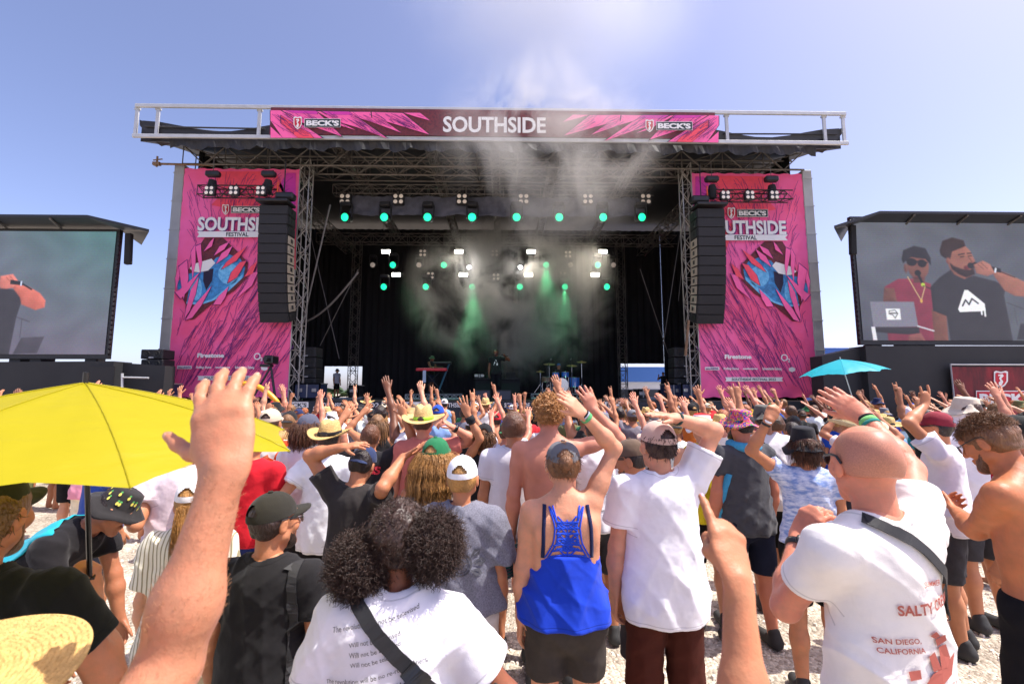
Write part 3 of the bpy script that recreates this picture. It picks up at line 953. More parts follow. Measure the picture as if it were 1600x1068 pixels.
for sgn, us in ((-1, (329, 367, 409)), (1, (1132, 1170, 1208))):
    for k, u in enumerate(us):
        blinder(u, 299 if sgn < 0 else 306, 13.3, f'{ORD[k]} from left of the four-lamp blinders before the {"left" if sgn < 0 else "right"} pink banner', 'banner blinders', .72)
for sgn, us in ((-1, (333, 420)), (1, (1205, 1112))):
    for k, u in enumerate(us):
        p = P(u, 272 if sgn < 0 else 280, 13.5)
        root = empty('motor_hoist', (p.x, p.y, p.z), 0, f'black chain hoist at the {"outer" if k == 0 else "inner"} end of the {"left" if sgn < 0 else "right"} banner truss', 'hoist')
        mb = MB(); mb.box(p, (.42, .2, .18), bev=.04); mb.build('motor', M_BLACKMETAL, root)
        mb = MB(); mb.tube([p + Vector((0, 0, .05)), p + Vector((0, 0, 1.0))], .012, 4); mb.build('chain', M_ALUDARK, root)
        mb = MB(); mb.lathe([(.10, -.2), (.13, -.35), (.11, -.62), (.02, -.66)], 10, Matrix.Translation(p)); mb.build('chain_bag', M_BLACKCLOTH, root)


# ------------------------------------------------------------------ video screens
def sd_poly(px, py, pts):
    d = np.full(px.shape, 1e9); s = np.ones(px.shape)
    n = len(pts)
    for i in range(n):
        x1, y1 = pts[i]; x2, y2 = pts[i - 1]
        ex, ey = x2 - x1, y2 - y1
        wx, wy = px - x1, py - y1
        t = np.clip((wx * ex + wy * ey) / (ex * ex + ey * ey + 1e-9), 0, 1)
        d = np.minimum(d, (wx - ex * t) ** 2 + (wy - ey * t) ** 2)
        c1, c2, c3 = py >= y1, py < y2, ex * wy > ey * wx
        s = np.where((c1 & c2 & c3) | (~c1 & ~c2 & ~c3), -s, s)
    return s * np.sqrt(d)


def led_screen(rect, zoom, Y, shapes, bg, root, px_w):
    """LED wall: one small quad per lamp cluster, coloured like the picture it shows."""
    (u0, v0, u1, v1), (zu, zv, zs) = rect, zoom
    a, b = P(u0, v1, Y), P(u1, v0, Y)
    nx = px_w; nz = int(px_w * (b.z - a.z) / (b.x - a.x))
    ii, jj = np.meshgrid(np.arange(nx) + .5, np.arange(nz) + .5, indexing='ij')
    U = (u0 + (u1 - u0) * ii / nx - zu) * zs; V = (v1 + (v0 - v1) * jj / nz - zv) * zs
    img = bg(U, V)
    for pts, col, soft in shapes:
        soft = soft * 1.5
        if len(pts) == 1:
            cx, cy, rx, ry = pts[0]
            d = (np.sqrt(((U - cx) / rx) ** 2 + ((V - cy) / ry) ** 2) - 1) * min(rx, ry)
        elif pts[0] == 'line':
            d = np.full(U.shape, 1e9)
            for p, q in zip(pts[2:], pts[3:]):
                ex, ey = q[0] - p[0], q[1] - p[1]
                t = np.clip(((U - p[0]) * ex + (V - p[1]) * ey) / (ex * ex + ey * ey), 0, 1)
                d = np.minimum(d, np.hypot(U - p[0] - ex * t, V - p[1] - ey * t))
            d -= pts[1] / 2
        else:
            d = sd_poly(U, V, pts)
        al = np.clip(.5 - d / soft, 0, 1)[..., None]
        gu, gv = np.gradient(d)
        nl = np.hypot(gu, gv) + 1e-6
        shade = (1 + (.34 * np.exp(np.minimum(d, 0) / 16) * (.75 * gu - .65 * gv * -1) / nl + .10 * np.sin(U / 23 + 2 * np.sin(V / 31)) * np.sin(V / 19 + U / 40)))[..., None] if soft > 5 else 1
        img = img * (1 - al) + np.array(lin(*col)) * shade * al
    g = np.random.default_rng(4)
    grey = img.mean(axis=2, keepdims=True)
    img = img * .86 + grey * .08 + np.array(lin(104, 104, 116)) * .06          # veiling glare of daylight, painted into the picture colours
    rows_ = 1 - .10 * ((np.arange(img.shape[1]) % 3) == 0)[None, :, None]
    img = np.clip(img * rows_ * (1 + g.normal(0, .07, img.shape)), 0, 1)
    xs = np.linspace(a.x, b.x, nx + 1); zs_ = np.linspace(a.z, b.z, nz + 1)
    X, Z = np.meshgrid(xs, zs_, indexing='ij')
    vv = np.stack([X, np.full(X.shape, Y), Z], -1).reshape(-1, 3)
    idx = np.arange((nx + 1) * (nz + 1)).reshape(nx + 1, nz + 1)
    ff = np.stack([idx[:-1, :-1], idx[1:, :-1], idx[1:, 1:], idx[:-1, 1:]], -1).reshape(-1, 4)
    me = np_mesh('led_panel', vv, ff)
    at = me.color_attributes.new('lamp_colour', 'FLOAT_COLOR', 'CORNER')
    cols = np.concatenate([img.reshape(-1, 3), np.ones((nx * nz, 1))], 1)
    at.data.foreach_set('color', np.repeat(cols, 4, axis=0).astype(np.float32).ravel())
    m = MATS.get('led_wall')
    if m is None:
        m = bpy.data.materials.new('led_wall'); m.use_nodes = True
        N, L = m.node_tree.nodes, m.node_tree.links
        bb = N['Principled BSDF']; bb.inputs['Base Color'].default_value = (.02, .02, .022, 1); bb.inputs['Roughness'].default_value = .6
        an = N.new('ShaderNodeVertexColor'); an.layer_name = 'lamp_colour'
        L.new(an.outputs['Color'], bb.inputs['Emission Color']); bb.inputs['Emission Strength'].default_value = 0.62
        MATS['led_wall'] = m
    return link_mesh('led_panel', me, m, root)


def np_mesh(name, v, f, smooth=False):
    """Mesh from numpy arrays of vertices and quads."""
    me = bpy.data.meshes.new(name)
    v = np.asarray(v, np.float32); f = np.asarray(f, np.int32)
    k = f.shape[1]
    me.vertices.add(len(v)); me.vertices.foreach_set('co', v.ravel())
    me.loops.add(f.size); me.loops.foreach_set('vertex_index', f.ravel())
    me.polygons.add(len(f)); me.polygons.foreach_set('loop_start', np.arange(0, f.size, k, dtype=np.int32))
    if smooth:
        me.polygons.foreach_set('use_smooth', np.ones(len(f), bool))
    me.update(calc_edges=True)
    return me


BROWN, DBROWN, SHIRT = (126, 74, 62), (48, 32, 30), (40, 39, 45)
right_shapes = [
    ([(325, 512), (335, 440), (400, 402), (470, 400), (548, 425), (550, 700), (330, 700)], (122, 34, 58), 4), ([(322, 515), (332, 445), (378, 448), (386, 512)], (104, 62, 54), 4),
    ([(470, 360), (530, 360), (520, 420), (470, 420)], (96, 56, 50), 5), ([(497, 338, 50, 66)], (116, 70, 60), 5), ([(440, 350, 9, 22)], (100, 60, 52), 4),
    ([(424, 306), (436, 262), (488, 240), (540, 252), (560, 300), (558, 335), (535, 305), (470, 296), (430, 326)], (36, 34, 40), 4),
    ([(470, 320, 24, 19)], (24, 22, 26), 3), ([(517, 326, 21, 19)], (24, 22, 26), 3), (['line', 7, (448, 312), (540, 322)], (24, 22, 26), 3),
    ([(492, 396, 22, 8)], (86, 40, 40), 4), ([(493, 373, 15, 15)], (22, 22, 26), 3), (['line', 12, (495, 380), (512, 430)], (24, 24, 28), 3), ([(512, 430, 9, 9)], (170, 190, 40), 3), (['line', 5, (512, 435), (560, 455)], (26, 26, 30), 3),
    (['line', 4, (445, 392), (475, 460), (497, 505)], (190, 160, 110), 3), (['line', 4, (520, 440), (497, 505)], (190, 160, 110), 3), ([(497, 508, 6, 9)], (200, 150, 60), 3),
    ([(540, 545), (606, 560), (602, 700), (538, 700)], (112, 66, 54), 5),
    ([(645, 340), (745, 350), (735, 400), (690, 405), (645, 380)], (112, 66, 55), 5),
    ([(545, 440), (590, 395), (648, 355), (690, 395), (752, 385), (850, 412), (895, 440), (880, 478), (897, 700), (612, 700), (606, 580), (545, 555)], SHIRT, 4),
    ([(638, 305), (655, 262), (722, 234), (747, 265), (764, 312), (752, 340), (748, 378), (705, 402), (660, 378), (640, 340)], (140, 86, 72), 5),
    ([(604, 262), (622, 215), (670, 197), (722, 212), (728, 240), (690, 256), (662, 268), (650, 305), (626, 300), (608, 286)], DBROWN, 4),
    ([(643, 318), (664, 338), (700, 352), (735, 356), (754, 345), (757, 378), (715, 394), (680, 378), (652, 352)], (44, 29, 28), 5),
    ([(722, 346, 14, 11)], (96, 34, 38), 4), ([(640, 313, 10, 16)], (122, 72, 62), 4), (['line', 6, (690, 283), (718, 277)], DBROWN, 3), (['line', 6, (732, 276), (750, 275)], DBROWN, 3),
    (['line', 5, (697, 294), (714, 291)], (30, 22, 22), 3), (['line', 5, (735, 289), (750, 288)], (30, 22, 22), 3), (['line', 8, (738, 295), (752, 318), (738, 322)], (118, 70, 58), 4),
    ([(828, 345), (910, 375), (1010, 428), (1100, 470), (1100, 500), (1000, 487), (930, 482), (885, 456), (850, 395)], (150, 92, 76), 5),
    ([(738, 330), (760, 318), (880, 350), (878, 370), (760, 350)], (20, 20, 24), 3), ([(742, 336, 16, 15)], (30, 30, 34), 3),
    ([(756, 332), (800, 311), (832, 330), (850, 372), (812, 386), (764, 372)], (156, 98, 84), 5), (['line', 3, (775, 330), (800, 352)], (96, 56, 48), 3), (['line', 3, (792, 322), (818, 350)], (96, 56, 48), 3), (['line', 8, (856, 350), (852, 366)], (200, 205, 215), 3), (['line', 5, (870, 362), (940, 392)], (24, 24, 28), 3),
    ([(700, 455), (716, 455), (786, 520), (786, 552), (760, 556), (668, 560), (662, 546)], (226, 226, 230), 3), (['line', 8, (684, 530), (700, 502), (714, 524), (730, 496), (756, 518)], SHIRT, 3), (['line', 7, (768, 550), (768, 570)], (226, 226, 230), 3), (['line', 7, (783, 545), (783, 578)], (226, 226, 230), 3),
    ([(262, 512), (462, 512), (471, 630), (268, 637)], (116, 114, 130), 3), ([(330, 545), (395, 545), (396, 597), (332, 598)], (222, 222, 226), 3), (['line', 4, (345, 556), (372, 552), (384, 568), (370, 590), (360, 574), (344, 570), (345, 556)], (40, 40, 44), 3), (['line', 6, (350, 567), (378, 567)], (40, 40, 44), 3),
    ([(275, 632), (475, 632), (475, 662), (420, 668), (340, 662), (280, 656)], (38, 36, 42), 4), ([(425, 672), (480, 660), (500, 700), (420, 700)], (126, 70, 66), 4), (['line', 6, (470, 628), (540, 650)], (190, 190, 200), 3),
    ([(940, 615), (1010, 612), (1100, 612), (1100, 690), (915, 690)], (48, 48, 56), 4), (['line', 3, (890, 515), (965, 545)], (44, 44, 52), 3), (['line', 4, (920, 540), (925, 620)], (70, 70, 80), 3),
    ([(258, 632), (274, 632), (280, 694), (262, 694)], (214, 210, 220), 3)]
left_shapes = [
    ([(-200, 420), (0, 405), (60, 415), (112, 452), (88, 560), (70, 760), (-200, 760)], (44, 42, 50), 4),
    ([(-20, 385), (70, 384), (140, 400), (205, 432), (242, 470), (241, 505), (190, 519), (108, 490), (96, 455), (50, 406), (-20, 408)], (196, 96, 80), 5),
    ([(-30, 345), (10, 338), (40, 334), (72, 368), (50, 402), (10, 410), (-30, 400)], (206, 112, 98), 5), (['line', 3, (5, 350), (28, 372)], (150, 70, 60), 3), (['line', 3, (22, 342), (48, 366)], (150, 70, 60), 3),
    ([(30, 362), (104, 374), (102, 392), (30, 386)], (26, 25, 30), 3), (['line', 9, (94, 374), (93, 390)], (190, 200, 230), 3), (['line', 9, (104, 386), (155, 412)], (26, 25, 30), 3),
    ([(130, 660), (258, 654), (228, 738), (92, 742)], (62, 58, 70), 4), (['line', 5, (90, 555), (165, 578)], (66, 62, 76), 4), (['line', 4, (122, 565), (122, 660)], (66, 62, 76), 4)]


def grad(c00, c10, c01, c11, w, h, u0, v0):
    c00, c10, c01, c11 = [np.array(lin(*c)) for c in (c00, c10, c01, c11)]
    def f(U, V):
        s = np.clip((U - u0) / w, 0, 1)[..., None]; t = np.clip((V - v0) / h, 0, 1)[..., None]
        n = .5 + .5 * np.sin(U / 61 + np.sin(V / 47) * 1.5) * np.sin(V / 53 + np.sin(U / 71) * 1.3)
        return ((c00 * (1 - s) + c10 * s) * (1 - t) + (c01 * (1 - s) + c11 * s) * t) * (.88 + .26 * n[..., None])
    return f


def video_tower(right):
    Y = 12.5
    if right:
        rect, zoom = (1349, 344.5, 1700, 531.5), (1280, 310, 3.1406)
        root = empty('video_screen', (13.5, Y, 2.9), 0, 'big outdoor video screen showing two performers and a laptop', 'video screen')
        led_screen(rect, zoom, Y, right_shapes, grad((96, 100, 112), (78, 82, 94), (66, 68, 82), (84, 88, 98), 800, 600, 218, 105), root, 330)
        edge = [(1342, 344), (1352, 536)]
    else:
        rect, zoom = (-100, 362, 182, 553), (0, 330, 3.336)
        root = empty('video_screen', (-13.5, Y, 2.5), 0, 'big outdoor video screen showing an arm holding a microphone', 'video screen')
        led_screen(rect, zoom, Y, left_shapes, grad((96, 98, 116), (72, 116, 120), (86, 78, 98), (104, 98, 116), 900, 640, -333, 105), root, 270)
    a, b = P(rect[0], rect[3], Y), P(rect[2], rect[1], Y)
    mb = MB(); mb.bx((a.x - .07, Y + .02, a.z - .12), (b.x + .07, Y + .14, b.z + .08)); mb.build('frame', M_BLACKMETAL, root)
    mb = MB()
    xe = a.x - .10 if right else b.x + .10
    for k in range(26): mb.box((xe + (.03 if right else -.03), Y + .05, a.z + (b.z - a.z) * (k + .5) / 26), (.05, .08, .09), bev=.01)
    tag(mb.build('cable_strip', M_BLACKMETAL, root), kind='stuff')
    # roof
    zr = b.z + .12
    s = -1 if right else 1
    xi = P(1307, 348, 11.7).x if right else P(228, 362, 11.7).x
    xo = b.x + .5 if right else a.x - .5
    xm = xe - s * .3
    xb = P(1312, 348, 12.9).x if right else P(223, 362, 12.9).x
    zt_ = P(800, 334 if right else 349, 12.2).z; zi = P(800, 349 if right else 362, 11.8).z
    mb = MB()
    fr = [(xi, 11.8, zi), (xm, 11.8, zt_), (xo, 11.8, zt_)]; bk = [(xb, 12.9, zi), (xm, 12.9, zt_ + .02), (xo, 12.9, zt_ + .02)]
    vv = []
    for p3 in fr + bk: vv += [p3, (p3[0], p3[1], p3[2] - .07)]
    mb.add(vv, [(0, 2, 8, 6), (2, 4, 10, 8), (1, 7, 9, 3), (3, 9, 11, 5), (0, 1, 3, 2), (2, 3, 5, 4), (0, 6, 7, 1), (6, 8, 9, 7), (8, 10, 11, 9), (4, 5, 11, 10)])
    mb.build('awning', M_BLACKMETAL, root)
    for k in range(4):
        mb = MB(); x = xm - s * (1.0 + k * 1.5); mb.tube([(x, 11.85, zt_ - .09), (x - s * .4, 12.6, zt_ - .1)], .03, 5); mb.build('awning_rib', M_ALUDARK, root)
    # strap bag hanging off the awning
    uu = 1332 if right else 201
    p = P(uu, 352 if right else 365, 12.2); q = P(uu, 398 if right else 413, 12.2)
    mb = MB(); mb.box((p + q) / 2, (.17, .12, p.z - q.z), Matrix.Rotation(R(-3 * s), 3, 'Y'), bev=.02); mb.build('rolled_strap', M_BLACKCLOTH, root)
    for k in (0, 1):
        x = (P(1420, 540, Y).x if right else P(8, 560, Y).x) + k * .55 * (1 if right else 1)
        mb = MB(); mb.bx((x, Y + .1, a.z - 1.2), (x + .3, Y + .5, a.z - .05)); mb.build('leg', M_BLACKMETAL, root)
    mb = MB(); mb.bx((a.x + .3, Y + .1, a.z - 3.4), (a.x + .6, Y + .4, a.z - .1)); mb.bx((b.x - .6, Y + .1, a.z - 3.4), (b.x - .3, Y + .4, a.z - .1)); mb.build('leg', M_BLACKMETAL, root)


video_tower(True)
video_tower(False)


def black_wall(pts, Y, d, label):
    w = [P(u, v, Y) for u, v in pts]
    mb = MB()
    vv = [(p.x, Y, p.z) for p in w] + [(w[1].x, Y, 0), (w[0].x, Y, 0)] if len(w) == 2 else None
    x0, x1, z0, z1 = w[0].x, w[1].x, w[0].z, w[1].z
    mb.add([(x0, Y, 0), (x1, Y, 0), (x1, Y, z1), (x0, Y, z0), (x0, Y + d, 0), (x1, Y + d, 0), (x1, Y + d, z1), (x0, Y + d, z0)],
           [(0, 1, 2, 3), (5, 4, 7, 6), (1, 5, 6, 2), (4, 0, 3, 7), (3, 2, 6, 7), (0, 4, 5, 1)])
    root = empty('screening_wall', ((x0 + x1) / 2, Y, 0), 0, label, 'wall')
    mb.build('panel', M_SCREENWALL, root)
    return root


M_SCREENWALL = mat('black_screen_wall', (.020, .021, .023), rough=.7, var=.25, vscale=.8, bump=.15, bscale=2)
black_wall([(1352, 540), (1760, 540)], 12.3, .6, 'long black wall under the right video screen')
black_wall([(1284, 556), (1351, 541)], 12.5, .5, 'short sloping black wall between right tower post and screen wall')
wl_ = black_wall([(-160, 566), (178, 564)], 12.3, .6, 'long black wall under the left video screen')
black_wall([(179, 566), (258, 571)], 12.6, .4, 'lower black wall between left screen wall and speaker stack')
a, b = P(138, 572, 12.28), P(176, 620, 12.28)
mb = MB(); mb.bx((a.x, 12.25, .4), (b.x, 12.285, a.z)); mb.build('door', mat('dark_door', (.012, .012, .013), rough=.6), wl_)
root = empty('guard_rail', P(192, 600, 12.2), 0, 'short galvanised guard rail beside the left screen wall', 'railing')
mb = MB(); mb.tube([P(191, 583, 12.2), P(191, 612, 12.2)], .03, 6); mb.build('post', M_RAIL, root)
mb = MB(); mb.tube([P(191, 589, 12.2), P(232, 590, 12.2)], .025, 6); mb.build('top_rail', M_RAIL, root)

# red brewery banner on the right wall
root = empty('wall_banner', P(1560, 640, 12.1), 0, 'dark red banner with white crest on the wall under the right screen', 'banner')
M_WALLRED = mat('dark_red_banner', lin(140, 28, 40), rough=.65, color2=lin(88, 18, 28), vscale=3, stretch=(1, 1, .25), bump=.2, bscale=3)
a, b = P(1496, 660, 12.15), P(1700, 573, 12.15)
mb = MB(); mb.bx((a.x, 12.15, a.z), (b.x, 12.17, b.z)); cl = mb.build('banner_cloth', M_WALLRED, root)
mb = MB(); mb.tube([(a.x - .05, 12.12, a.z - .5), (a.x - .05, 12.12, b.z + .06), (b.x + .1, 12.12, b.z + .06)], .025, 6); mb.build('banner_frame', M_RAIL, root)
mb = MB(); crest(mb, 1553, 1575, 579, 606, 12.13); mb.build('crest', BAN_M, cl, local=True); mb = MB()
pix_poly(mb, [(1525, 610), (1626, 610), (1626, 640), (1525, 640)], 12.13, 9)
pix_poly(mb, [(1526.5, 611.5), (1624.5, 611.5), (1624.5, 640), (1526.5, 640)], 12.125, 11)
fit_text(mb, "BECK'S", 1532, 1618, 614, 632, 12.115, 9, bold=.05)
mb.build('lettering', BAN_M, cl, local=True)


# ------------------------------------------------------------------ far buildings seen behind the stage
def far_building(name, u0, u1, v0, Y, rgb, label, band=None, d=10):
    a, b = P(u0, v0, Y), P(u1, v0, Y)
    root = empty(name, ((a.x + b.x) / 2, Y, 0), 0, label, 'building')
    mb = MB(); mb.bx((a.x, Y, 0), (b.x, Y + d, a.z)); w = mb.build('wall', cmat(name + '_wall', rgb, rough=.5, var=.1, vscale=.3), root)
    if band:
        mb = MB(); mb.bx((a.x - .1, Y - .1, a.z - .9), (b.x + .1, Y + d, a.z + .08)); mb.build('roof_band', cmat(name + '_band', band, rough=.5), root)
    for k in range(5):
        x = a.x + (b.x - a.x) * (k + .5) / 5
        mb = MB(); mb.bx((x - .6, Y - .06, a.z * .35), (x + .6, Y - .02, a.z * .6)); mb.build('window', mat('dull_glass', (.05, .06, .08), rough=.2), root)


far_building('blue_hall', 1283, 1420, 545, 34, (60, 110, 190), 'blue walled hall just visible past the right tower post', (48, 92, 170))
far_building('backstage_tent', 960, 1075, 575, 30, (214, 218, 226), 'white backstage hall with blue roof seen through right stage opening', (70, 120, 200))
g = random.Random(12)
mb = MB()
for i in range(220):
    x = g.uniform(-240, 260); y = g.uniform(150, 190); r = g.uniform(2, 5)
    c = Vector((x, y, g.uniform(.5, 2.2)))
    vv = [c + Vector((g.gauss(0, 1), g.gauss(0, 1), g.gauss(0, .6))).normalized() * r * g.uniform(.7, 1.1) for _ in range(8)]
    mb.add(vv, [(0, 1, 2, 3), (4, 5, 6, 7), (0, 1, 5, 4), (2, 3, 7, 6), (1, 2, 6, 5), (3, 0, 4, 7)])
tag(mb.build('treeline', mat('far_foliage', (.05, .09, .035), rough=.9, var=.4, vscale=.3)), 'low strip of far green trees on the horizon', 'trees', kind='stuff')
# ------------------------------------------------------------------ smooth bodies from blended tapered limbs
F32 = np.float32


def cone(a, b, ra, rb, k=.03, n=None, fl=1.0, op='u'):
    return ('c', op, k, np.array(a, F32), np.array(b, F32), ra, rb, None if n is None else np.array(n, F32), fl)


def ell(c, r, k=.02, rot=None, op='u'):
    return ('e', op, k, np.array(c, F32), np.array(r, F32), None if rot is None else np.array(rot, F32))


def plane(n, d, k=.01):
    return ('p', 'i', k, np.array(n, F32), d)          # keeps the side where n.p < d


def grp(prims, k=.03, op='u'):
    return ('g', op, k, prims)


DISP = ('d', '', 0)          # where the fold relief is added, before the cuts


def ev(prims, p, disp=None):
    d = None
    for q in prims:
        ty, op, k = q[0], q[1], q[2]
        if ty == 'd':
            if disp is not None and d is not None: d = d - disp(p)
            continue
        if ty == 'g':
            e = ev(q[3], p)
            if e is None: continue
        elif ty == 'c':
            _, _, _, a, b, ra, rb, n, fl = q
            pa, ba = p - a, b - a
            if n is not None:
                pa = pa + ((fl - 1) * (pa @ n))[:, None] * n
                ba = ba + (fl - 1) * (ba @ n) * n
            h = np.clip((pa @ ba) / max(float(ba @ ba), 1e-9), 0, 1)
            pa = pa - h[:, None] * ba
            e = np.sqrt(np.einsum('ij,ij->i', pa, pa)) - (ra + (rb - ra) * h)
            if fl > 1: e = e / math.sqrt(fl)
        elif ty == 'e':
            _, _, _, c, r, rot = q
            x = p - c
            if rot is not None: x = x @ rot
            x = x / r
            k0 = np.sqrt(np.einsum('ij,ij->i', x, x)); x = x / r
            k1 = np.sqrt(np.einsum('ij,ij->i', x, x)) + 1e-9
            e = k0 * (k0 - 1) / k1
        else:
            e = p @ q[3] - q[4]
        if d is None:
            if op == 'u': d = e
        elif op == 'u':
            h = np.maximum(k - np.abs(d - e), 0)
            d = np.minimum(d, e) - h * h * (.25 / k)
        else:
            if op == 's': e = -e
            h = np.maximum(k - np.abs(d - e), 0)
            d = np.maximum(d, e) + h * h * (.25 / k)
    return d


def cull(prims, lo, hi, reach):
    """Leaves out the pieces too far from the box lo..hi to matter there."""
    out = []
    for q in prims:
        if q[0] == 'c':
            r = max(q[5], q[6]) + reach
            if (np.maximum(q[3], q[4]) + r < lo).any() or (np.minimum(q[3], q[4]) - r > hi).any(): continue
        elif q[0] == 'e':
            r = float(max(q[4])) + reach
            if (q[3] + r < lo).any() or (q[3] - r > hi).any(): continue
        elif q[0] == 'g':
            s = cull(q[3], lo, hi, reach)
            if not any(x[1] == 'u' for x in s): continue
            q = ('g', q[1], q[2], s)
        out.append(q)
    return out


def bounds(prims):
    lo, hi = np.full(3, 1e9), np.full(3, -1e9)
    for q in prims:
        if q[1] != 'u': continue
        if q[0] == 'g':
            a, b = bounds(q[3]); lo = np.minimum(lo, a); hi = np.maximum(hi, b)
        elif q[0] == 'c':
            for c, r in ((q[3], q[5]), (q[4], q[6])):
                lo = np.minimum(lo, c - r); hi = np.maximum(hi, c + r)
        else:
            r = float(max(q[4])); lo = np.minimum(lo, q[3] - r); hi = np.maximum(hi, q[3] + r)
    return lo, hi


def sdf_mesh(prims, vox, disp=None, pad=.02):
    """Surface of the blended shape as vertices and quads (surface nets on a sparse block grid)."""
    lo, hi = bounds(prims)
    lo -= pad + vox * 2; hi += pad + vox * 2
    B = 6
    nb = np.ceil((hi - lo) / (vox * B)).astype(int) + 1
    lo = lo.astype(F32)
    cb = np.stack(np.meshgrid(*[np.arange(k) for k in nb], indexing='ij'), -1).reshape(-1, 3)
    dc = ev(prims, (lo + (cb + .5) * vox * B - vox * .5).astype(F32))
    act = np.abs(dc) < vox * B * 1.1 + .011
    ab = cb[act]
    ab = ab[np.lexsort((ab[:, 1] // 6, ab[:, 0] // 6, ab[:, 2] // 6))]
    off = np.stack(np.meshgrid(*[np.arange(B)] * 3, indexing='ij'), -1).reshape(-1, 3)
    pts = (ab[:, None, :] * B + off[None]).reshape(-1, 3)
    val = np.empty(len(pts), F32)
    step = 216 * 90
    reach = vox * B * 1.5 + .065
    for i in range(0, len(pts), step):
        x = (lo + pts[i:i + step] * vox).astype(F32)
        e = ev(cull(prims, x.min(0), x.max(0), reach), x, disp)
        val[i:i + step] = 1 if e is None else e
    n = nb * B
    vol = np.where(dc < 0, -1.0, 1.0).astype(F32).reshape(nb)
    vol = vol.repeat(B, 0).repeat(B, 1).repeat(B, 2)
    vol[pts[:, 0], pts[:, 1], pts[:, 2]] = val
    s = vol < 0
    c = [s[i:n[0] - 1 + i, j:n[1] - 1 + j, k:n[2] - 1 + k] for i in (0, 1) for j in (0, 1) for k in (0, 1)]
    anyb = c[0].copy(); allb = c[0].copy()
    for x in c[1:]:
        anyb |= x; allb &= x
    cells = np.argwhere(anyb & ~allb)
    if not len(cells): return np.zeros((0, 3), F32), np.zeros((0, 4), np.int32)
    cid = np.full(n - 1, -1, np.int32); cid[tuple(cells.T)] = np.arange(len(cells))
    cor = [(i, j, k) for i in (0, 1) for j in (0, 1) for k in (0, 1)]
    cv = [vol[cells[:, 0] + i, cells[:, 1] + j, cells[:, 2] + k] for i, j, k in cor]
    acc = np.zeros((len(cells), 3), F32); cnt = np.zeros(len(cells), F32)
    for x in range(8):
        for ax in (4, 2, 1):
            if x & ax: continue
            y = x | ax
            m = (cv[x] < 0) != (cv[y] < 0)
            t = np.where(m, cv[x] / np.where(m, cv[x] - cv[y], 1), 0)
            a, b = np.array(cor[x], F32), np.array(cor[y], F32)
            acc += m[:, None] * (a + t[:, None] * (b - a)); cnt += m
    V = lo + (cells + acc / cnt[:, None]) * vox
    quads = []
    for ax in range(3):
        u, w = (ax + 1) % 3, (ax + 2) % 3
        sl0 = [slice(None)] * 3; sl1 = [slice(None)] * 3
        sl0[ax] = slice(0, -1); sl1[ax] = slice(1, None)
        ch = s[tuple(sl0)] != s[tuple(sl1)]
        e = np.argwhere(ch)
        e = e[(e[:, u] > 0) & (e[:, w] > 0) & (e[:, u] < n[u] - 1) & (e[:, w] < n[w] - 1) & (e[:, ax] < n[ax] - 1)]
        du, dw = np.zeros(3, int), np.zeros(3, int); du[u] = 1; dw[w] = 1
        q = np.stack([cid[tuple((e - du - dw).T)], cid[tuple((e - dw).T)], cid[tuple(e.T)], cid[tuple((e - du).T)]], 1)
        inside0 = s[tuple(e.T)]
        q[~inside0] = q[~inside0][:, ::-1]
        quads.append(q[(q >= 0).all(1)])
    Q = np.concatenate(quads).astype(np.int32)
    V = V.astype(np.float64)
    for w in (.55, .35):                               # takes the grid steps out of the surface
        acc = np.zeros_like(V); cnt = np.zeros(len(V))
        for k in range(4):
            a, b = Q[:, k], Q[:, (k + 1) % 4]
            for ax in range(3): acc[:, ax] += np.bincount(a, V[b, ax], len(V))
            cnt += np.bincount(a, minlength=len(V))
        ok = cnt > 0
        V[ok] = V[ok] * (1 - w) + acc[ok] / cnt[ok][:, None] * w
    return V.astype(F32), Q


class Geo:
    """Collects numpy geometry into one mesh."""
    def __init__(s): s.v, s.f, s.n = [], [], 0

    def add(s, v, f):
        if len(v):
            s.v.append(np.asarray(v, F32)); s.f.append(np.asarray(f, np.int32) + s.n); s.n += len(v)
        return s

    def mesh(s, name, smooth=True):
        return np_mesh(name, np.concatenate(s.v), np.concatenate(s.f), smooth)


def np_tubes(pts, rad, sides=3):
    """Many thin tubes at once: pts (N, m, 3), rad (m,) or (N, m)."""
    pts = np.asarray(pts, F32); N_, m, _ = pts.shape
    t = np.gradient(pts, axis=1); t /= np.linalg.norm(t, axis=2, keepdims=True) + 1e-9
    ref = np.where(np.abs(t[:, :1, 2:3]) < .9, np.array([[[0, 0, 1]]], F32), np.array([[[1, 0, 0]]], F32))
    a = np.cross(t, ref); a /= np.linalg.norm(a, axis=2, keepdims=True) + 1e-9
    b = np.cross(t, a)
    rad = np.broadcast_to(np.asarray(rad, F32), (N_, m))[..., None]
    ring = [pts + rad * (a * math.cos(6.2832 * k / sides) + b * math.sin(6.2832 * k / sides)) for k in range(sides)]
    V = np.stack(ring, 2).reshape(-1, 3)
    i = (np.arange(N_) * m * sides)[:, None, None]; j = (np.arange(m - 1) * sides)[None, :, None]; k = np.arange(sides)[None, None, :]
    k2 = (k + 1) % sides
    Fq = np.stack(np.broadcast_arrays(i + j + k, i + j + k2, i + j + sides + k2, i + j + sides + k), -1).reshape(-1, 4)
    return V, Fq


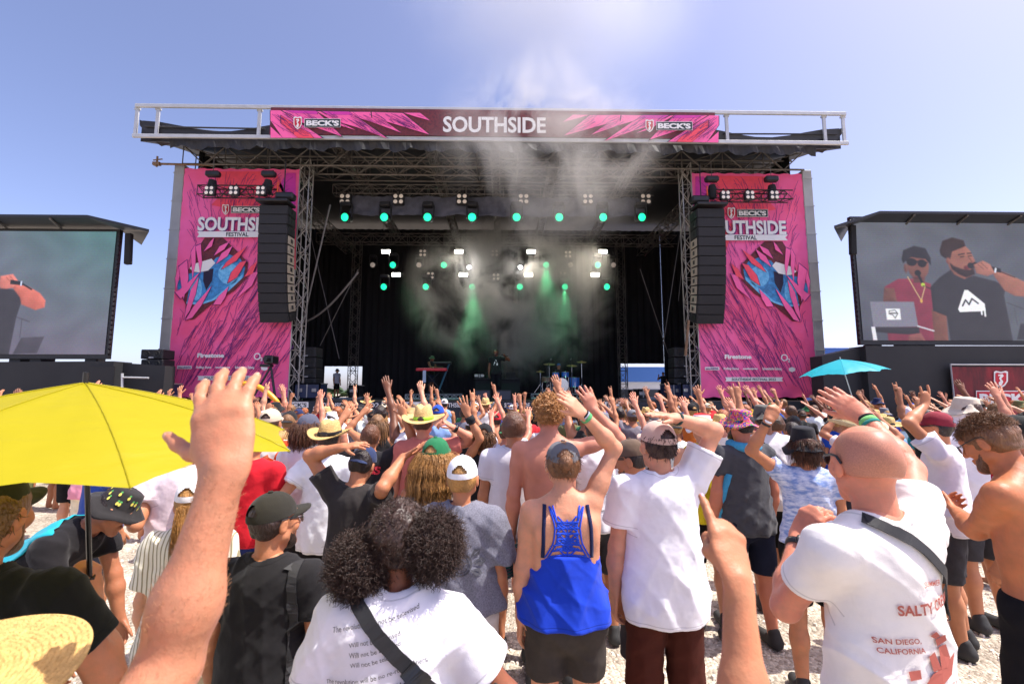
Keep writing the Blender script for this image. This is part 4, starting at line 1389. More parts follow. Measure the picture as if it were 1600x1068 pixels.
def skin_mottle(m):
    """Uneven redness of sun-warmed skin, laid over the tone each person has."""
    N, L = m.node_tree.nodes, m.node_tree.links
    b = N['Principled BSDF']; src = b.inputs['Base Color'].links[0].from_socket
    tc = N.new('ShaderNodeTexCoord'); nz = N.new('ShaderNodeTexNoise'); nz.inputs['Scale'].default_value = 34; nz.inputs['Detail'].default_value = 8; nz.inputs['Roughness'].default_value = .7
    L.new(tc.outputs['Object'], nz.inputs['Vector'])
    rp = N.new('ShaderNodeMapRange'); rp.inputs['From Min'].default_value, rp.inputs['From Max'].default_value = .42, .72; rp.inputs['To Max'].default_value = .5
    L.new(nz.outputs['Fac'], rp.inputs['Value'])
    mx = N.new('ShaderNodeMix'); mx.data_type = 'RGBA'; mx.blend_type = 'MULTIPLY'; mx.inputs['B'].default_value = (1.0, .74, .68, 1)
    L.new(rp.outputs[0], mx.inputs['Factor']); L.new(src, mx.inputs['A']); L.new(mx.outputs['Result'], b.inputs['Base Color'])


# ------------------------------------------------------------------ body materials (colour comes from each object)
M_SKIN = mat('skin', None, rough=.5, spec=.4, obj_color=True, var=.2, vscale=17, bump=.09, bscale=330, sss=.06, bump2=.07, b2scale=60)
skin_mottle(M_SKIN)
M_SKIN_FAR = mat('skin_far', None, rough=.5, spec=.4, obj_color=True, var=.12, vscale=8)
M_CLOTH = mat('cotton', None, rough=.88, spec=.2, obj_color=True, var=.06, vscale=12, bump=.12, bscale=320, sheen=.1, bump2=.32, b2scale=11)
M_DENIM = mat('heavy_cotton', None, rough=.9, spec=.15, obj_color=True, var=.16, vscale=18, bump=.15, bscale=260, bump2=.2, b2scale=12)
M_HAIR = mat('hair', None, rough=.42, spec=.5, obj_color=True, var=.35, vscale=30, bump=.9, bscale=120, stretch=(1, 1, .35))
M_STRAW = mat('straw', None, rough=.75, spec=.2, obj_color=True, var=.28, vscale=60, bump=.8, bscale=150)
M_PLASTIC = mat('black_plastic', (.012, .012, .013), rough=.3)
M_GLASS = mat('dark_lens', (.012, .012, .014), rough=.08, spec=.8)
M_SHOE = mat('shoe_canvas', None, rough=.75, obj_color=True, var=.12, vscale=20)
M_STRAP = mat('webbing', (.014, .014, .016), rough=.65, bump=.1, bscale=400)
M_WATCHFACE = mat('watch_glass', (.05, .06, .07), rough=.1, spec=.8)

FINGERS = [(.031, .082, .0092), (.010, .091, .0095), (-.011, .085, .0091), (-.030, .067, .0080)]
POSES = {'open': ([14, 4, -6, -17], [6, 10, 8], 50), 'flat': ([4, 1, -1, -4], [4, 6, 4], 28), 'relax': ([6, 2, -3, -8], [22, 28, 18], 35),
         'curl': ([5, 1, -2, -6], [45, 40, 25], 30), 'fist': ([0, 0, 0, 0], [82, 95, 55], 12), 'wave': ([8, 2, -4, -11], [10, 16, 12], 58)}


def vrot(v, axis, deg):
    return Matrix.Rotation(R(deg), 3, axis) @ v


def hand_chain(w, f, n, side, s, pose):
    """Palm and finger segments for a hand at wrist w, fingers towards f, palm facing n."""
    f = f.normalized(); n = (n - f * n.dot(f)).normalized()
    t = f.cross(n) if side == 'R' else n.cross(f)
    palm = [(w, w + f * .045 * s + t * .004 * s, .030 * s, .036 * s), (w + f * .045 * s, w + f * .080 * s, .037 * s, .040 * s)]
    segs = []
    base = pose
    special = {}
    if pose == 'point': base, special = 'fist', {0: [4, 6, 3]}
    if pose == 'rock': base, special = 'fist', {0: [8, 10, 5], 3: [8, 10, 5]}
    if pose == 'vee': base, special = 'fist', {0: [4, 6, 3], 1: [4, 6, 3]}
    spread, curl, th = POSES[base]
    for i, (o, ln, r) in enumerate(FINGERS):
        c = special.get(i, curl)
        p = w + (f * (.088 - abs(i - 1) * .003) + t * o) * s
        ax = t.cross(f)                                   # rotates f towards t
        d = vrot(f, ax, -spread[i] if False else spread[i] * (1 if vrot(f, ax, 5).dot(t) > 0 else -1))
        bend_ax = d.cross(n)
        sg = 1 if vrot(d, bend_ax, 5).dot(n) > 0 else -1
        ch = [p]
        rr = r * s
        for k, fr in enumerate((.46, .30, .24)):
            d = vrot(d, bend_ax, sg * c[k])
            ch.append(ch[-1] + d * ln * fr * s)
        segs.append((ch, [rr * 1.05, rr, rr * .93, rr * .78]))
    tb = w + (f * .022 + t * .022 + n * .006) * s
    if base == 'fist':
        ch = [tb, tb + (f * .03 + t * .014 + n * .016) * s, tb + (f * .052 - t * .006 + n * .03) * s, tb + (f * .058 - t * .03 + n * .034) * s]
    else:
        d = (f * math.cos(R(th)) + t * math.sin(R(th)) + n * .25).normalized()
        d2 = (d + f * .25).normalized(); d3 = (d2 + f * .2).normalized()
        ch = [tb, tb + d * .042 * s, tb + d * .042 * s + d2 * .034 * s, tb + d * .042 * s + d2 * .034 * s + d3 * .028 * s]
    segs.append((ch, [.0135 * s, .0115 * s, .0098 * s, .0078 * s]))
    return palm, segs, n, t


def fold_fn(s, seed, amp, hem=None):
    """Creases of hanging cloth: long soft ridges, mostly steep, plus pleats towards the hem."""
    g = np.random.default_rng(seed)
    terms = []
    for i in range(7):
        th = g.choice([-1, 1]) * R(g.uniform(8, 62)); lam = g.choice([.07, .10, .14, .2])
        k = np.array([math.cos(th), g.uniform(-.4, .4), math.sin(th)], F32) * (2 * math.pi / lam)
        m = g.normal(0, 1, 3).astype(F32) * 5; q = g.normal(0, 1, 3).astype(F32) * 6
        terms.append((k, m, q, g.uniform(0, 6.28, 3), amp * (lam / .1) ** .7 * g.uniform(.5, 1)))

    def f(p):
        x = p / s
        o = np.zeros(len(p), F32)
        for k, m, q, ph, a in terms:
            msk = np.clip(.15 + .9 * np.sin(x @ q + ph[0]), 0, 1)
            w = x @ k + 1.1 * np.sin(x @ m + ph[1]) + ph[2]
            r = 1 - np.abs(np.sin(w * .5))
            o += (a * msk * (r * r - .35)).astype(F32)
        if hem is not None:
            an = np.arctan2(x[:, 1], x[:, 0])
            o += amp * .8 * np.clip((hem + .30 - x[:, 2]) / .30, 0, 1) * np.sin(an * 7 + 1.2 * np.sin(x[:, 2] * 7 + seed) + seed)
        return o * s
    return f


def noise_fn(sc, amp, seed=0):
    g = np.random.default_rng(seed)
    ks = [(g.normal(0, 1, 3).astype(F32) * sc * f, g.uniform(0, 6.28), 1 / f) for f in (1, 1, 1.9, 1.9, 3.4, 3.4)]

    def f(p):
        o = 0
        for k, ph, a in ks:
            o = o + a * np.sin(p @ k + ph + 1.4 * np.sin(p[:, [1, 2, 0]] @ k * .7))
        return (amp * .4 * o).astype(F32)
    return f


V3 = lambda x: Vector((float(x[0]), float(x[1]), float(x[2])))


class Fig:
    """Skeleton of one figure in its own space: facing +y, feet on z = 0."""
    def __init__(g, H=1.75, sex='m', fat=1.0, lean=0, side=0, twist=0, hy=0, hp=0, hr=0, stance=.11, knee=None, sit=False):
        g.s = s = H / 1.75; g.sex, g.fat = sex, fat
        g.Rc = Matrix.Rotation(R(twist), 3, 'Z') @ Matrix.Rotation(R(side), 3, 'Y') @ Matrix.Rotation(R(-lean), 3, 'X')
        g.W = Vector((0, 0, 1.03))
        hl = lean * .55
        g.Rh = Matrix.Rotation(R(twist), 3, 'Z') @ Matrix.Rotation(R(side * .5 + hr), 3, 'Y') @ Matrix.Rotation(R(hy), 3, 'Z') @ Matrix.Rotation(R(-hl - hp), 3, 'X')
        g.neck = g.tj((0, -.005, 1.462))
        g.head = g.neck + g.Rc @ Vector((0, .012, .043)) + g.Rh @ Vector((0, .016, .128))
        g.sw = .188 if sex == 'm' else .165
        g.sh = {'R': g.tj((g.sw, 0, 1.415)), 'L': g.tj((-g.sw, 0, 1.415))}
        g.hip = {k: Vector((sg * .09, 0, .93)) for k, sg in (('R', 1), ('L', -1))}
        g.knee = {k: Vector((sg * (stance * .95), .03, .50)) for k, sg in (('R', 1), ('L', -1))}
        g.ank = {k: Vector((sg * stance, -.015, .085)) for k, sg in (('R', 1), ('L', -1))}
        g.elb, g.wri, g.hands = {}, {}, {}

    def tj(g, p):
        return g.W + g.Rc @ (Vector(p) - g.W)

    def top(g):
        return (g.head + g.Rh @ Vector((0, -.01, .117))) * g.s

    def arm(g, sd, ed, wd, hand='relax', f=None, n=None):
        """Arm by directions (own space): upper arm ed, forearm wd."""
        ed, wd = Vector(ed).normalized(), Vector(wd).normalized()
        sg = 1 if sd == 'R' else -1
        lift = max(0, (g.Rc.inverted() @ ed).z)
        g.sh[sd] = g.tj((sg * (g.sw - .03 * lift), 0, 1.415 + .055 * lift))
        g.elb[sd] = g.sh[sd] + ed * .285
        g.wri[sd] = g.elb[sd] + wd * .255
        g.hands[sd] = (Vector(f) if f is not None else wd, Vector(n) if n is not None else None, hand)

    def finish(g):
        for sd, sg in (('R', 1), ('L', -1)):
            if sd not in g.elb:
                g.arm(sd, g.Rc @ Vector((sg * .16, .02, -1)), g.Rc @ Vector((sg * .02, .2, -1)))

    # ---- shapes -------------------------------------------------------------
    def head_prims(g, ears=True):
        s = g.s; c = g.head; r = g.Rh
        def q(x, y, z): return (c + r @ Vector((x, y, z))) * s
        rot = np.array([list(x) for x in r], F32)
        o = [ell(q(0, -.014, .028), np.array([.0745, .096, .088]) * s, .02 * s, rot),
             cone(q(0, .028, .01), q(0, .048, -.078), .062 * s, .034 * s, .03 * s),
             cone(q(-.048, .012, -.052), q(-.012, .07, -.092), .026 * s, .02 * s, .025 * s), cone(q(.048, .012, -.052), q(.012, .07, -.092), .026 * s, .02 * s, .025 * s),
             cone(q(-.03, .078, .03), q(.03, .078, .03), .016 * s, .016 * s, .02 * s), ell(q(0, .082, -.098), np.array([.02, .016, .016]) * s, .02 * s, rot),
             ell(q(-.042, .06, -.02), np.array([.024, .026, .026]) * s, .02 * s, rot), ell(q(.042, .06, -.02), np.array([.024, .026, .026]) * s, .02 * s, rot),
             ell(q(-.033, .096, .01), np.array([.015, .014, .011]) * s, .015 * s, rot, 's'), ell(q(.033, .096, .01), np.array([.015, .014, .011]) * s, .015 * s, rot, 's'),
             cone(q(0, .088, .018), q(0, .110, -.022), .008 * s, .0125 * s, .012 * s), ell(q(-.012, .098, -.026), np.array([.009, .01, .008]) * s, .006 * s, rot), ell(q(.012, .098, -.026), np.array([.009, .01, .008]) * s, .006 * s, rot),
             ell(q(0, .088, -.052), np.array([.024, .012, .007]) * s, .006 * s, rot), ell(q(0, .087, -.064), np.array([.021, .012, .008]) * s, .006 * s, rot),
             cone(g.neck * s, q(0, -.022, -.045), .058 * s * (1 if g.sex == 'm' else .88), .052 * s * (1 if g.sex == 'm' else .88), .03 * s)]
        if ears:
            for sg in (-1, 1):
                e = np.array([list(x) for x in (r @ Matrix.Rotation(R(-sg * 22), 3, 'Z') @ Matrix.Rotation(R(-10), 3, 'X'))], F32)
                o.append(ell(q(sg * .083, -.010, -.004), np.array([.010, .020, .034]) * s, .006 * s, e))
                o.append(ell(q(sg * .095, -.004, -.000), np.array([.008, .010, .020]) * s, .004 * s, e, 's'))
        return o

    def arm_prims(g, sd, fingers=True, thin=1.0):
        s = g.s; k = (g.fat ** .5) * (1 if g.sex == 'm' else .87) * thin
        S, E, Wp = g.sh[sd] * s, g.elb[sd] * s, g.wri[sd] * s
        f, n, pose = g.hands[sd]
        fore = (Wp - E).normalized()
        if n is None:
            n = Vector((-1 if sd == 'R' else 1, 0, 0)) if fore.z < 0 else Vector((0, 1, 0))
        up = E - S
        o = [cone(S, S + up * .35, .056 * s * k, .049 * s * k, .03 * s), cone(S + up * .3, E, .048 * s * k, .038 * s * k, .03 * s),
             cone(E, E + (Wp - E) * .32, .039 * s * k, .043 * s * k, .03 * s)]
        if n.length > 0:
            nn = n.normalized()
            o.append(cone(E + (Wp - E) * .3, Wp, .043 * s * k, .0285 * s * k, .03 * s, None))
        palm, segs, n2, t = hand_chain(Wp, f, n, sd, s, pose)
        for a, b, ra, rb in palm:
            o.append(cone(a, b, ra, rb, .022 * s, n2, 2.6))
        if fingers:
            for q_, (ch, rr) in enumerate(segs):
                if q_ < 4: o.append(ell(ch[0] - n2 * .004 * s - (ch[1] - ch[0]).normalized() * .004 * s, np.array([.0105, .0105, .0105]) * s, .012 * s))
                for i in range(3):
                    o.append(cone(ch[i], ch[i + 1], rr[i], rr[i + 1], .0065 * s))
        return o, segs

    def torso_prims(g, x=0.0, shirtless=False):
        s = g.s; f = g.fat; T = lambda *p: g.tj(p) * s
        nn = g.Rc @ Vector((0, 1, 0)); py = Vector((0, 1, 0))
        fem = g.sex == 'f'
        wa = (.132 if fem else .142) * f
        ch = (.142 if fem else .160) * (.5 + .5 * f)
        hp = (.125 if fem else .112) * f
        o = [cone(Vector((-.07, 0, .92)) * s, Vector((.07, 0, .92)) * s, (hp + x) * s, (hp + x) * s, .05 * s, py, 1.05),
             cone(Vector((0, .005, 1.0)) * s, T(0, .01, 1.15), (wa + .012 + x) * s, (wa + x) * s, .06 * s, nn, 1.32),
             cone(T(0, .008, 1.16), T(0, .0, 1.34), (wa + x) * s, (ch + x) * s, .06 * s, nn, 1.42)]
        for sd, sg in (('R', 1), ('L', -1)):
            o.append(cone(T(sg * .02, -.002, 1.40), g.sh[sd] * s + (g.Rc @ Vector((-sg * .012, 0, -.012))) * s, (.075 + x) * s, (.058 + x) * s, .05 * s))
            o.append(cone(g.tj((sg * .105, -.012, 1.42)) * s, T(sg * .03, -.012, 1.482), (.040 + x) * s, (.044 + x * .5) * s, .05 * s))
        if shirtless:
            for sg in (-1, 1):
                o.append(ell(T(sg * .085, -.085, 1.33), np.array([.06, .022, .075]) * s, .04 * s))
                o.append(cone(T(sg * .12, -.03, 1.36), T(sg * .10, -.02, 1.15), .05 * s, .05 * s, .05 * s))
            o.append(cone(T(0, -.152, 1.40), T(0, -.145, 1.08), .030 * s, .030 * s, .045 * s, None, 1, 's'))
        return o

    def leg_prims(g, x=0.0):
        s = g.s; k = g.fat ** .5; o = []
        for sd in 'RL':
            h, kn, an = g.hip[sd] * s, g.knee[sd] * s, g.ank[sd] * s
            o += [cone(h, kn, (.088 * k + x) * s, (.054 * k + x) * s, .03 * s), cone(kn, kn + (an - kn) * .35 + Vector((0, -.012 * s, 0)), .052 * k * s, .056 * k * s, .03 * s), cone(kn + (an - kn) * .3, an, .056 * k * s, .037 * s, .03 * s),
                  cone(an - Vector((0, 0, .03 * s)), an + Vector((0, .1 * s, -.045 * s)), .036 * s, .03 * s, .02 * s)]
        return o

    def foot_prims(g, sd):
        s = g.s; an = g.ank[sd] * s
        o = [cone((an.x, an.y - .03 * s, .045 * s), (an.x, an.y + .17 * s, .036 * s), .048 * s, .040 * s, .02 * s, (0, 0, 1), 1.0), cone((an.x, an.y - .025 * s, .06 * s), (an.x, an.y - .01 * s, .115 * s), .045 * s, .043 * s, .03 * s), plane((0, 0, -1), -.004, .008)]
        return o

    def shirt_prims(g, loose=.018, hem=.86, sleeve=.55, neck=.066, tank=False, wide=0.0):
        s = g.s; f = g.fat; x = loose
        T = lambda *p: g.tj(p) * s
        nn = g.Rc @ Vector((0, 1, 0)); fem = g.sex == 'f'
        ch = (.146 if fem else .162) * (.5 + .5 * f); wa = ((.140 if fem else .148) * f)
        hpw = (.070 + (.125 if fem else .112) * f)
        hemp = Vector((0, 0, hem)) if hem < 1.03 else g.tj((0, 0, hem))
        mid = max(wa, ch * .95) + x
        o = [cone(T(0, .0, 1.35), T(0, .0, 1.08), (ch + x * .6) * s, mid * s, .05 * s, nn, 1.36)]
        if hem < 1.05:
            o.append(cone(T(0, 0, 1.08), Vector((0, 0, .93)) * s, mid * s, (hpw + x * .7) * s, .05 * s, Vector((0, 1, 0)), 1.38))
            o.append(cone(Vector((0, 0, .93)) * s, (hemp - Vector((0, 0, .06))) * s, (hpw + x * .7) * s, (hpw + x * 1.0 + wide) * s, .05 * s, Vector((0, 1, 0)), 1.38))
        for sd, sg in (('R', 1), ('L', -1)):
            S, E = g.sh[sd] * s, g.elb[sd] * s
            o.append(cone(T(sg * .02, -.002, 1.395), S + (g.Rc @ Vector((-sg * .012, 0, -.012))) * s, (.078 + x * .5) * s, (.060 + x * .6) * s, .05 * s))
            o.append(cone(T(sg * .105, -.012, 1.42), T(sg * .04, -.012, 1.472), (.040 + x * .4) * s, (.042 + x * .2) * s, .045 * s))
            if sleeve > 0:
                k = (f ** .5) * (1 if not fem else .9)
                d = (E - S).normalized(); end = S + (E - S) * sleeve
                o.append(grp([cone(S, S + (E - S) * (sleeve + .12), (.056 * k + x * .7) * s, (.053 * k + x * 1.2) * s, .04 * s), plane(d, d.dot(end), .006 * s)], .035 * s))
        ops = [DISP]
        for sd, sg in (('R', 1), ('L', -1)):
            S = g.sh[sd] * s
            if tank:
                ops.append(cone(S + (g.Rc @ Vector((sg * .02, 0, .02))) * s, g.tj((sg * (g.sw + .2), 0, 1.36)) * s, .078 * s, .16 * s, .015 * s, None, 1, 's'))
        ops.append(cone(T(0, -.0, 1.522), T(0, .03, 1.60), neck * s, (neck + .03) * s, .008 * s, None, 1, 's'))
        if hem < 1.03:
            ops.append(plane((0, 0, -1), -hem * s, .006 * s))
        else:
            h = g.tj((0, 0, hem)) * s; d = g.Rc @ Vector((0, 0, -1)); ops.append(plane(d, d.dot(h), .006 * s))
        return o + ops

    def pants_prims(g, length=.52, loose=.02, top=1.0):
        s = g.s; k = g.fat ** .5
        hp = (.125 if g.sex == 'f' else .116) * g.fat
        o = [cone(Vector((-.065, 0, .93)) * s, Vector((.065, 0, .93)) * s, (hp + loose * .5) * s, (hp + loose * .5) * s, .04 * s, (0, 1, 0), 1.04),
             cone(Vector((0, .0, .93)) * s, Vector((0, .004, 1.03)) * s, (.148 * g.fat + loose * .3) * s, (.146 * g.fat + loose * .3) * s, .04 * s, (0, 1, 0), 1.3)]
        for sd in 'RL':
            h, kn, an = g.hip[sd] * s, g.knee[sd] * s, g.ank[sd] * s
            o.append(cone(h, kn, (.092 * k + loose * .6) * s, (.062 * k + loose * 1.6) * s, .03 * s))
            if length < .45:
                o.append(cone(kn, an, (.062 * k + loose * 1.4) * s, (.055 + loose) * s, .03 * s))
        o.append(DISP)
        o.append(plane((0, 0, -1), -length * s, .006 * s)); o.append(plane((0, 0, 1), top * s, .01 * s))
        return o

    def hair_prims(g, thick=.008, nape=-.055, front=.105):
        s = g.s; c = g.head; r = g.Rh
        def q(x, y, z): return (c + r @ Vector((x, y, z))) * s
        rot = np.array([list(x) for x in r], F32)
        t = thick
        o = [ell(q(0, -.017, .03), np.array([.0745 + t, .096 + t, .088 + t]) * s, .01 * s, rot), cone(q(-.04, -.045, -.0), q(-.03, -.06, -.05), (.036 + t) * s, (.022 + t) * s, .03 * s), cone(q(.04, -.045, -.0), q(.03, -.06, -.05), (.036 + t) * s, (.022 + t) * s, .03 * s),
             DISP, ell(q(0, .125, -.032), np.array([.10, .09, .10]) * s, .015 * s, rot, 's')]
        for sg in (-1, 1):
            o.append(ell(q(sg * .09, .0, -.03), np.array([.022, .03, .045]) * s, .01 * s, rot, 's'))
        d = r @ Vector((0, 0, -1)); p = q(0, 0, nape)
        o.append(plane(d, d.dot(p), .01 * s))
        return o

    def hm(g, extra=None):
        """Matrix from head space (metres at full scale) to figure space."""
        M = Matrix.Translation(g.head * g.s) @ g.Rh.to_4x4() @ Matrix.Scale(g.s, 4)
        return M @ extra if extra is not None else M


# ------------------------------------------------------------------ headwear in head space
def cap_geo(back=False, hole=True, rot=0, tilt=7, tall=.102, flat=False):
    mb = MB(); na, ne = 60, 16
    rx, ry = .0855, .1045
    vv, ff = [], []
    for j in range(ne + 1):
        el = math.pi / 2 * j / ne
        for i in range(na):
            az = 2 * math.pi * i / na
            seam = 1 + .012 * abs(math.cos(az * 3)) ** 8 * (1 if j < ne else 0)
            ce = math.cos(el) ** .85 if j < ne else 0
            vv.append((rx * math.cos(az) * ce * seam, (ry * math.sin(az) - .012) * ce * seam - .012 * (1 - ce), tall * math.sin(el)))
    for j in range(ne):
        for i in range(na):
            az = 2 * math.pi * (i + .5) / na
            da = abs((az - 1.5 * math.pi + math.pi) % (2 * math.pi) - math.pi)
            if hole and (da / .60) ** 2 + ((j + .5) / 8.0) ** 2 < 1 and j > 2:
                continue
            i2 = (i + 1) % na
            ff.append((j * na + i, j * na + i2, (j + 1) * na + i2, (j + 1) * na + i))
    mb.add(vv, ff)
    mb.lathe([(.012, tall + .001), (.010, tall + .006), (.001, tall + .008)], 8, Matrix.Translation((0, -.012, 0)))
    # visor
    n, m = 14, 5
    vt = []
    for dz in (.006, 0):
        for i in range(n + 1):
            a = R(20) + R(140) * i / n
            w = math.sin(math.pi * i / n) ** .6
            for j in range(m + 1):
                t = j / m
                x = rx * 1.0 * math.cos(a) * (1 - .10 * t); y = (ry * math.sin(a) - .012) + t * .078 * w
                z = .004 - (0 if flat else 2.6 * x * x) - .012 * t + dz
                vt.append((x, y, z))
    o = (n + 1) * (m + 1); fv = []
    for i in range(n):
        for j in range(m):
            a = i * (m + 1) + j; b = a + m + 1
            fv += [(a, b, b + 1, a + 1), (o + a, o + a + 1, o + b + 1, o + b)]
        fv.append((i * (m + 1) + m, (i + 1) * (m + 1) + m, o + (i + 1) * (m + 1) + m, o + i * (m + 1) + m))
    mb.add(vt, fv)
    M = Matrix.Translation((0, -.004, .034)) @ Matrix.Rotation(R(tilt), 4, 'X') @ Matrix.Rotation(R(rot + (180 if back else 0)), 4, 'Z')
    return mb, M


def bucket_geo(brim=.055, drop=.032, tall=.098):
    mb = MB(); g = random.Random(int(brim * 1e4))
    ph = g.uniform(0, 6)
    def fn(p, th, i):
        k = max(0, i - 5)
        return Vector((p.x * .90, p.y * 1.06, p.z + .006 * k * math.sin(2 * th + ph) + .003 * k * math.sin(5 * th)))
    mb.lathe([(.001, tall), (.05, tall - .001), (.070, tall - .006), (.075, tall - .014), (.085, .05), (.094, .008), (.0955, 0), (.0955 + brim * .5, -drop * .55), (.0955 + brim, -drop), (.0955 + brim - .003, -drop - .004), (.094, -.004), (.09, .0)], 32, None, 0, fn)
    return mb, Matrix.Translation((0, -.008, .030)) @ Matrix.Rotation(R(6), 4, 'X')


def straw_geo(brim=.085, tall=.115, curl=.03, pinch=.02, droop=0.0, rows=0):
    mb = MB()
    def fn(p, th, i):
        sx = abs(math.cos(th))
        r = math.hypot(p.x, p.y)
        up = curl * sx ** 2 * max(0, (r - .1) / max(brim, .01)) ** 1.5 - droop * (abs(math.sin(th)) ** 2) * max(0, (r - .1) / brim)
        z = p.z + up
        if r < .075 and p.z > .05: z -= pinch * max(0, 1 - abs(p.x) / .035) * (1 if i < 3 else .4)
        return Vector((p.x * .93, p.y * 1.08, z))
    B = .098
    prof = [(.001, tall), (.035, tall + .003), (.06, tall), (.074, tall - .014), (.085, tall * .5), (.095, .012), (B, .004)] + [(B + brim * k / 5, .002 - .006 * math.sin(k / 5 * 3.1)) for k in range(1, 6)] + [(B + brim - .002, -.005), (B, -.004)]
    if rows:
        k2 = rows * 6
        prof = [(.001, tall), (.035, tall + .003), (.06, tall), (.074, tall - .014), (.085, tall * .5), (.095, .012), (B, .004)] + [(B + brim * k / k2, .002 - .004 * k / k2 + .0016 * abs(math.sin(math.pi * k / 6))) for k in range(1, k2 + 1)] + [(B + brim - .002, -.008), (B, -.006)]
    mb.lathe(prof, 40 if not rows else 110, None, 0, fn)
    return mb, Matrix.Translation((0, -.008, .034)) @ Matrix.Rotation(R(7), 4, 'X')


def band_geo(r0=.0975, h0=.004, r1=.0905, h1=.034):
    mb = MB()
    mb.lathe([(r0 + .0015, h0), (r1 + .002, h1), (r1 - .002, h1)], 40, None, 0, lambda p, th, i: Vector((p.x * .93, p.y * 1.08, p.z)))
    return mb


def hem_lines(m):
    """Stitched hems: a thin sunk seam two centimetres in from every cut edge of the cloth."""
    N, L = m.node_tree.nodes, m.node_tree.links
    b = N['Principled BSDF']; src = b.inputs['Base Color'].links[0].from_socket
    at = N.new('ShaderNodeAttribute'); at.attribute_name = 'edge_distance'
    s1 = N.new('ShaderNodeMath'); s1.operation = 'SUBTRACT'; s1.inputs[1].default_value = .021; L.new(at.outputs['Fac'], s1.inputs[0])
    ab = N.new('ShaderNodeMath'); ab.operation = 'ABSOLUTE'; L.new(s1.outputs[0], ab.inputs[0])
    rp = N.new('ShaderNodeMapRange'); rp.inputs['From Min'].default_value, rp.inputs['From Max'].default_value = .001, .0032; rp.inputs['To Min'].default_value, rp.inputs['To Max'].default_value = .72, 1
    L.new(ab.outputs[0], rp.inputs['Value'])
    mu = N.new('ShaderNodeVectorMath'); mu.operation = 'SCALE'; L.new(src, mu.inputs[0]); L.new(rp.outputs[0], mu.inputs['Scale']); L.new(mu.outputs[0], b.inputs['Base Color'])
    bp = N.new('ShaderNodeBump'); bp.inputs['Strength'].default_value = .6; bp.inputs['Distance'].default_value = .004; L.new(rp.outputs[0], bp.inputs['Height'])
    old = b.inputs['Normal'].links[0].from_socket; L.new(old, bp.inputs['Normal']); L.new(bp.outputs[0], b.inputs['Normal'])


hem_lines(M_CLOTH); hem_lines(M_DENIM)
HAT_M = {'cap': M_CLOTH, 'bucket': M_CLOTH, 'straw': M_STRAW, 'cowboy': M_STRAW, 'beanie': M_CLOTH}
SKINS = {'fair': lin(210, 152, 120), 'pink': lin(206, 138, 110), 'tan': lin(188, 126, 90), 'olive': lin(170, 112, 80), 'brown': lin(116, 72, 50), 'dark': lin(82, 52, 38)}
PEOPLE = []


def ring_on(g, root, name, sd, frac, width, m, color=None, extra=.0035, parent=None):
    """Band round the forearm (watch, wristband)."""
    s = g.s; E, Wp = g.elb[sd] * s, g.wri[sd] * s
    d = (Wp - E).normalized()
    k = (g.fat ** .5) * (1 if g.sex == 'm' else .87)
    c = E.lerp(Wp, frac); r = (.0285 + (.043 - .0285) * (1 - frac) * 1.3) * s * k + extra
    mb = MB(); q = d.to_track_quat('Z', 'Y').to_matrix().to_4x4()
    mb.lathe([(r - .004, -width / 2), (r, -width / 2), (r + .001, 0), (r, width / 2), (r - .004, width / 2)], 18, Matrix.Translation(c) @ q)
    return mb.build(name, m, root, True, color, local=True), c, d, r


def project_back(bvh, x, z, off=.003, front=False):
    o = Vector((x, 2.0, z)) if front else Vector((x, -2.0, z)); d = Vector((0, -1, 0)) if front else Vector((0, 1, 0))
    h = bvh.ray_cast(o, d)
    if h[0] is None:
        h = bvh.find_nearest(Vector((x, -.1, z)))
        return h[0] + (h[1] * off if h[1] else Vector((0, -off, 0))), h[1] or Vector((0, -1, 0))
    n = h[1] if h[1].dot(d) < 0 else -h[1]
    return h[0] + n * off, n


def ribbon_back(bvh, pts, width, thick=.003, off=.004, n=40, front=False, M=None):
    """Flat strap that follows the cloth along a line given in (x, z) of the figure's back."""
    pts = [Vector((p[0], p[1])) for p in pts]
    L_ = [0]
    for a, b in zip(pts, pts[1:]): L_.append(L_[-1] + (b - a).length)
    mb = MB(); vv = []
    for i in range(n + 1):
        t = L_[-1] * i / n
        k = max(j for j in range(len(L_)) if L_[j] <= t + 1e-9); k = min(k, len(pts) - 2)
        u = (t - L_[k]) / max(1e-9, L_[k + 1] - L_[k])
        p = pts[k].lerp(pts[k + 1], u); d = (pts[k + 1] - pts[k]).normalized(); w = Vector((-d.y, d.x)) * width / 2
        c0, n0 = project_back(bvh, p.x + w.x, p.y + w.y, off, front); c1, n1 = project_back(bvh, p.x - w.x, p.y - w.y, off, front)
        vv += [c0, c1, c1 + n1 * thick, c0 + n0 * thick]
    ff = []
    for i in range(n):
        a, b = 4 * i, 4 * i + 4
        for j in range(4): ff.append((a + j, a + (j + 1) % 4, b + (j + 1) % 4, b + j))
    ff += [(3, 2, 1, 0), (4 * n, 4 * n + 1, 4 * n + 2, 4 * n + 3)]
    mb.add(vv, ff)
    return mb


def decal(bvh, mb, geo, x, z, sx, sz, rot=0.0, mi=0, off=.006):
    vv, ff = geo
    c, s_ = math.cos(R(rot)), math.sin(R(rot))
    out = []
    for a, b in vv:
        a, b = a * sx, b * sz
        p, _ = project_back(bvh, x + a * c - b * s_, z + a * s_ + b * c, off)
        out.append(p)
    mb.add(out, ff, mi)


def scalp_points(g, n, seed, region):
    """Points on the skull (head space) with outward normals, kept where region(p) holds."""
    r = np.random.default_rng(seed)
    d = r.normal(0, 1, (n * 6, 3)); d /= np.linalg.norm(d, axis=1, keepdims=True)
    p = d * np.array([.0765, .098, .09]) + np.array([0, -.015, .029])
    k = region(p)
    return p[k][:n], d[k][:n]


def to_fig(g, pts):
    M = np.array(g.hm())
    return (pts @ M[:3, :3].T + M[:3, 3]).astype(F32)


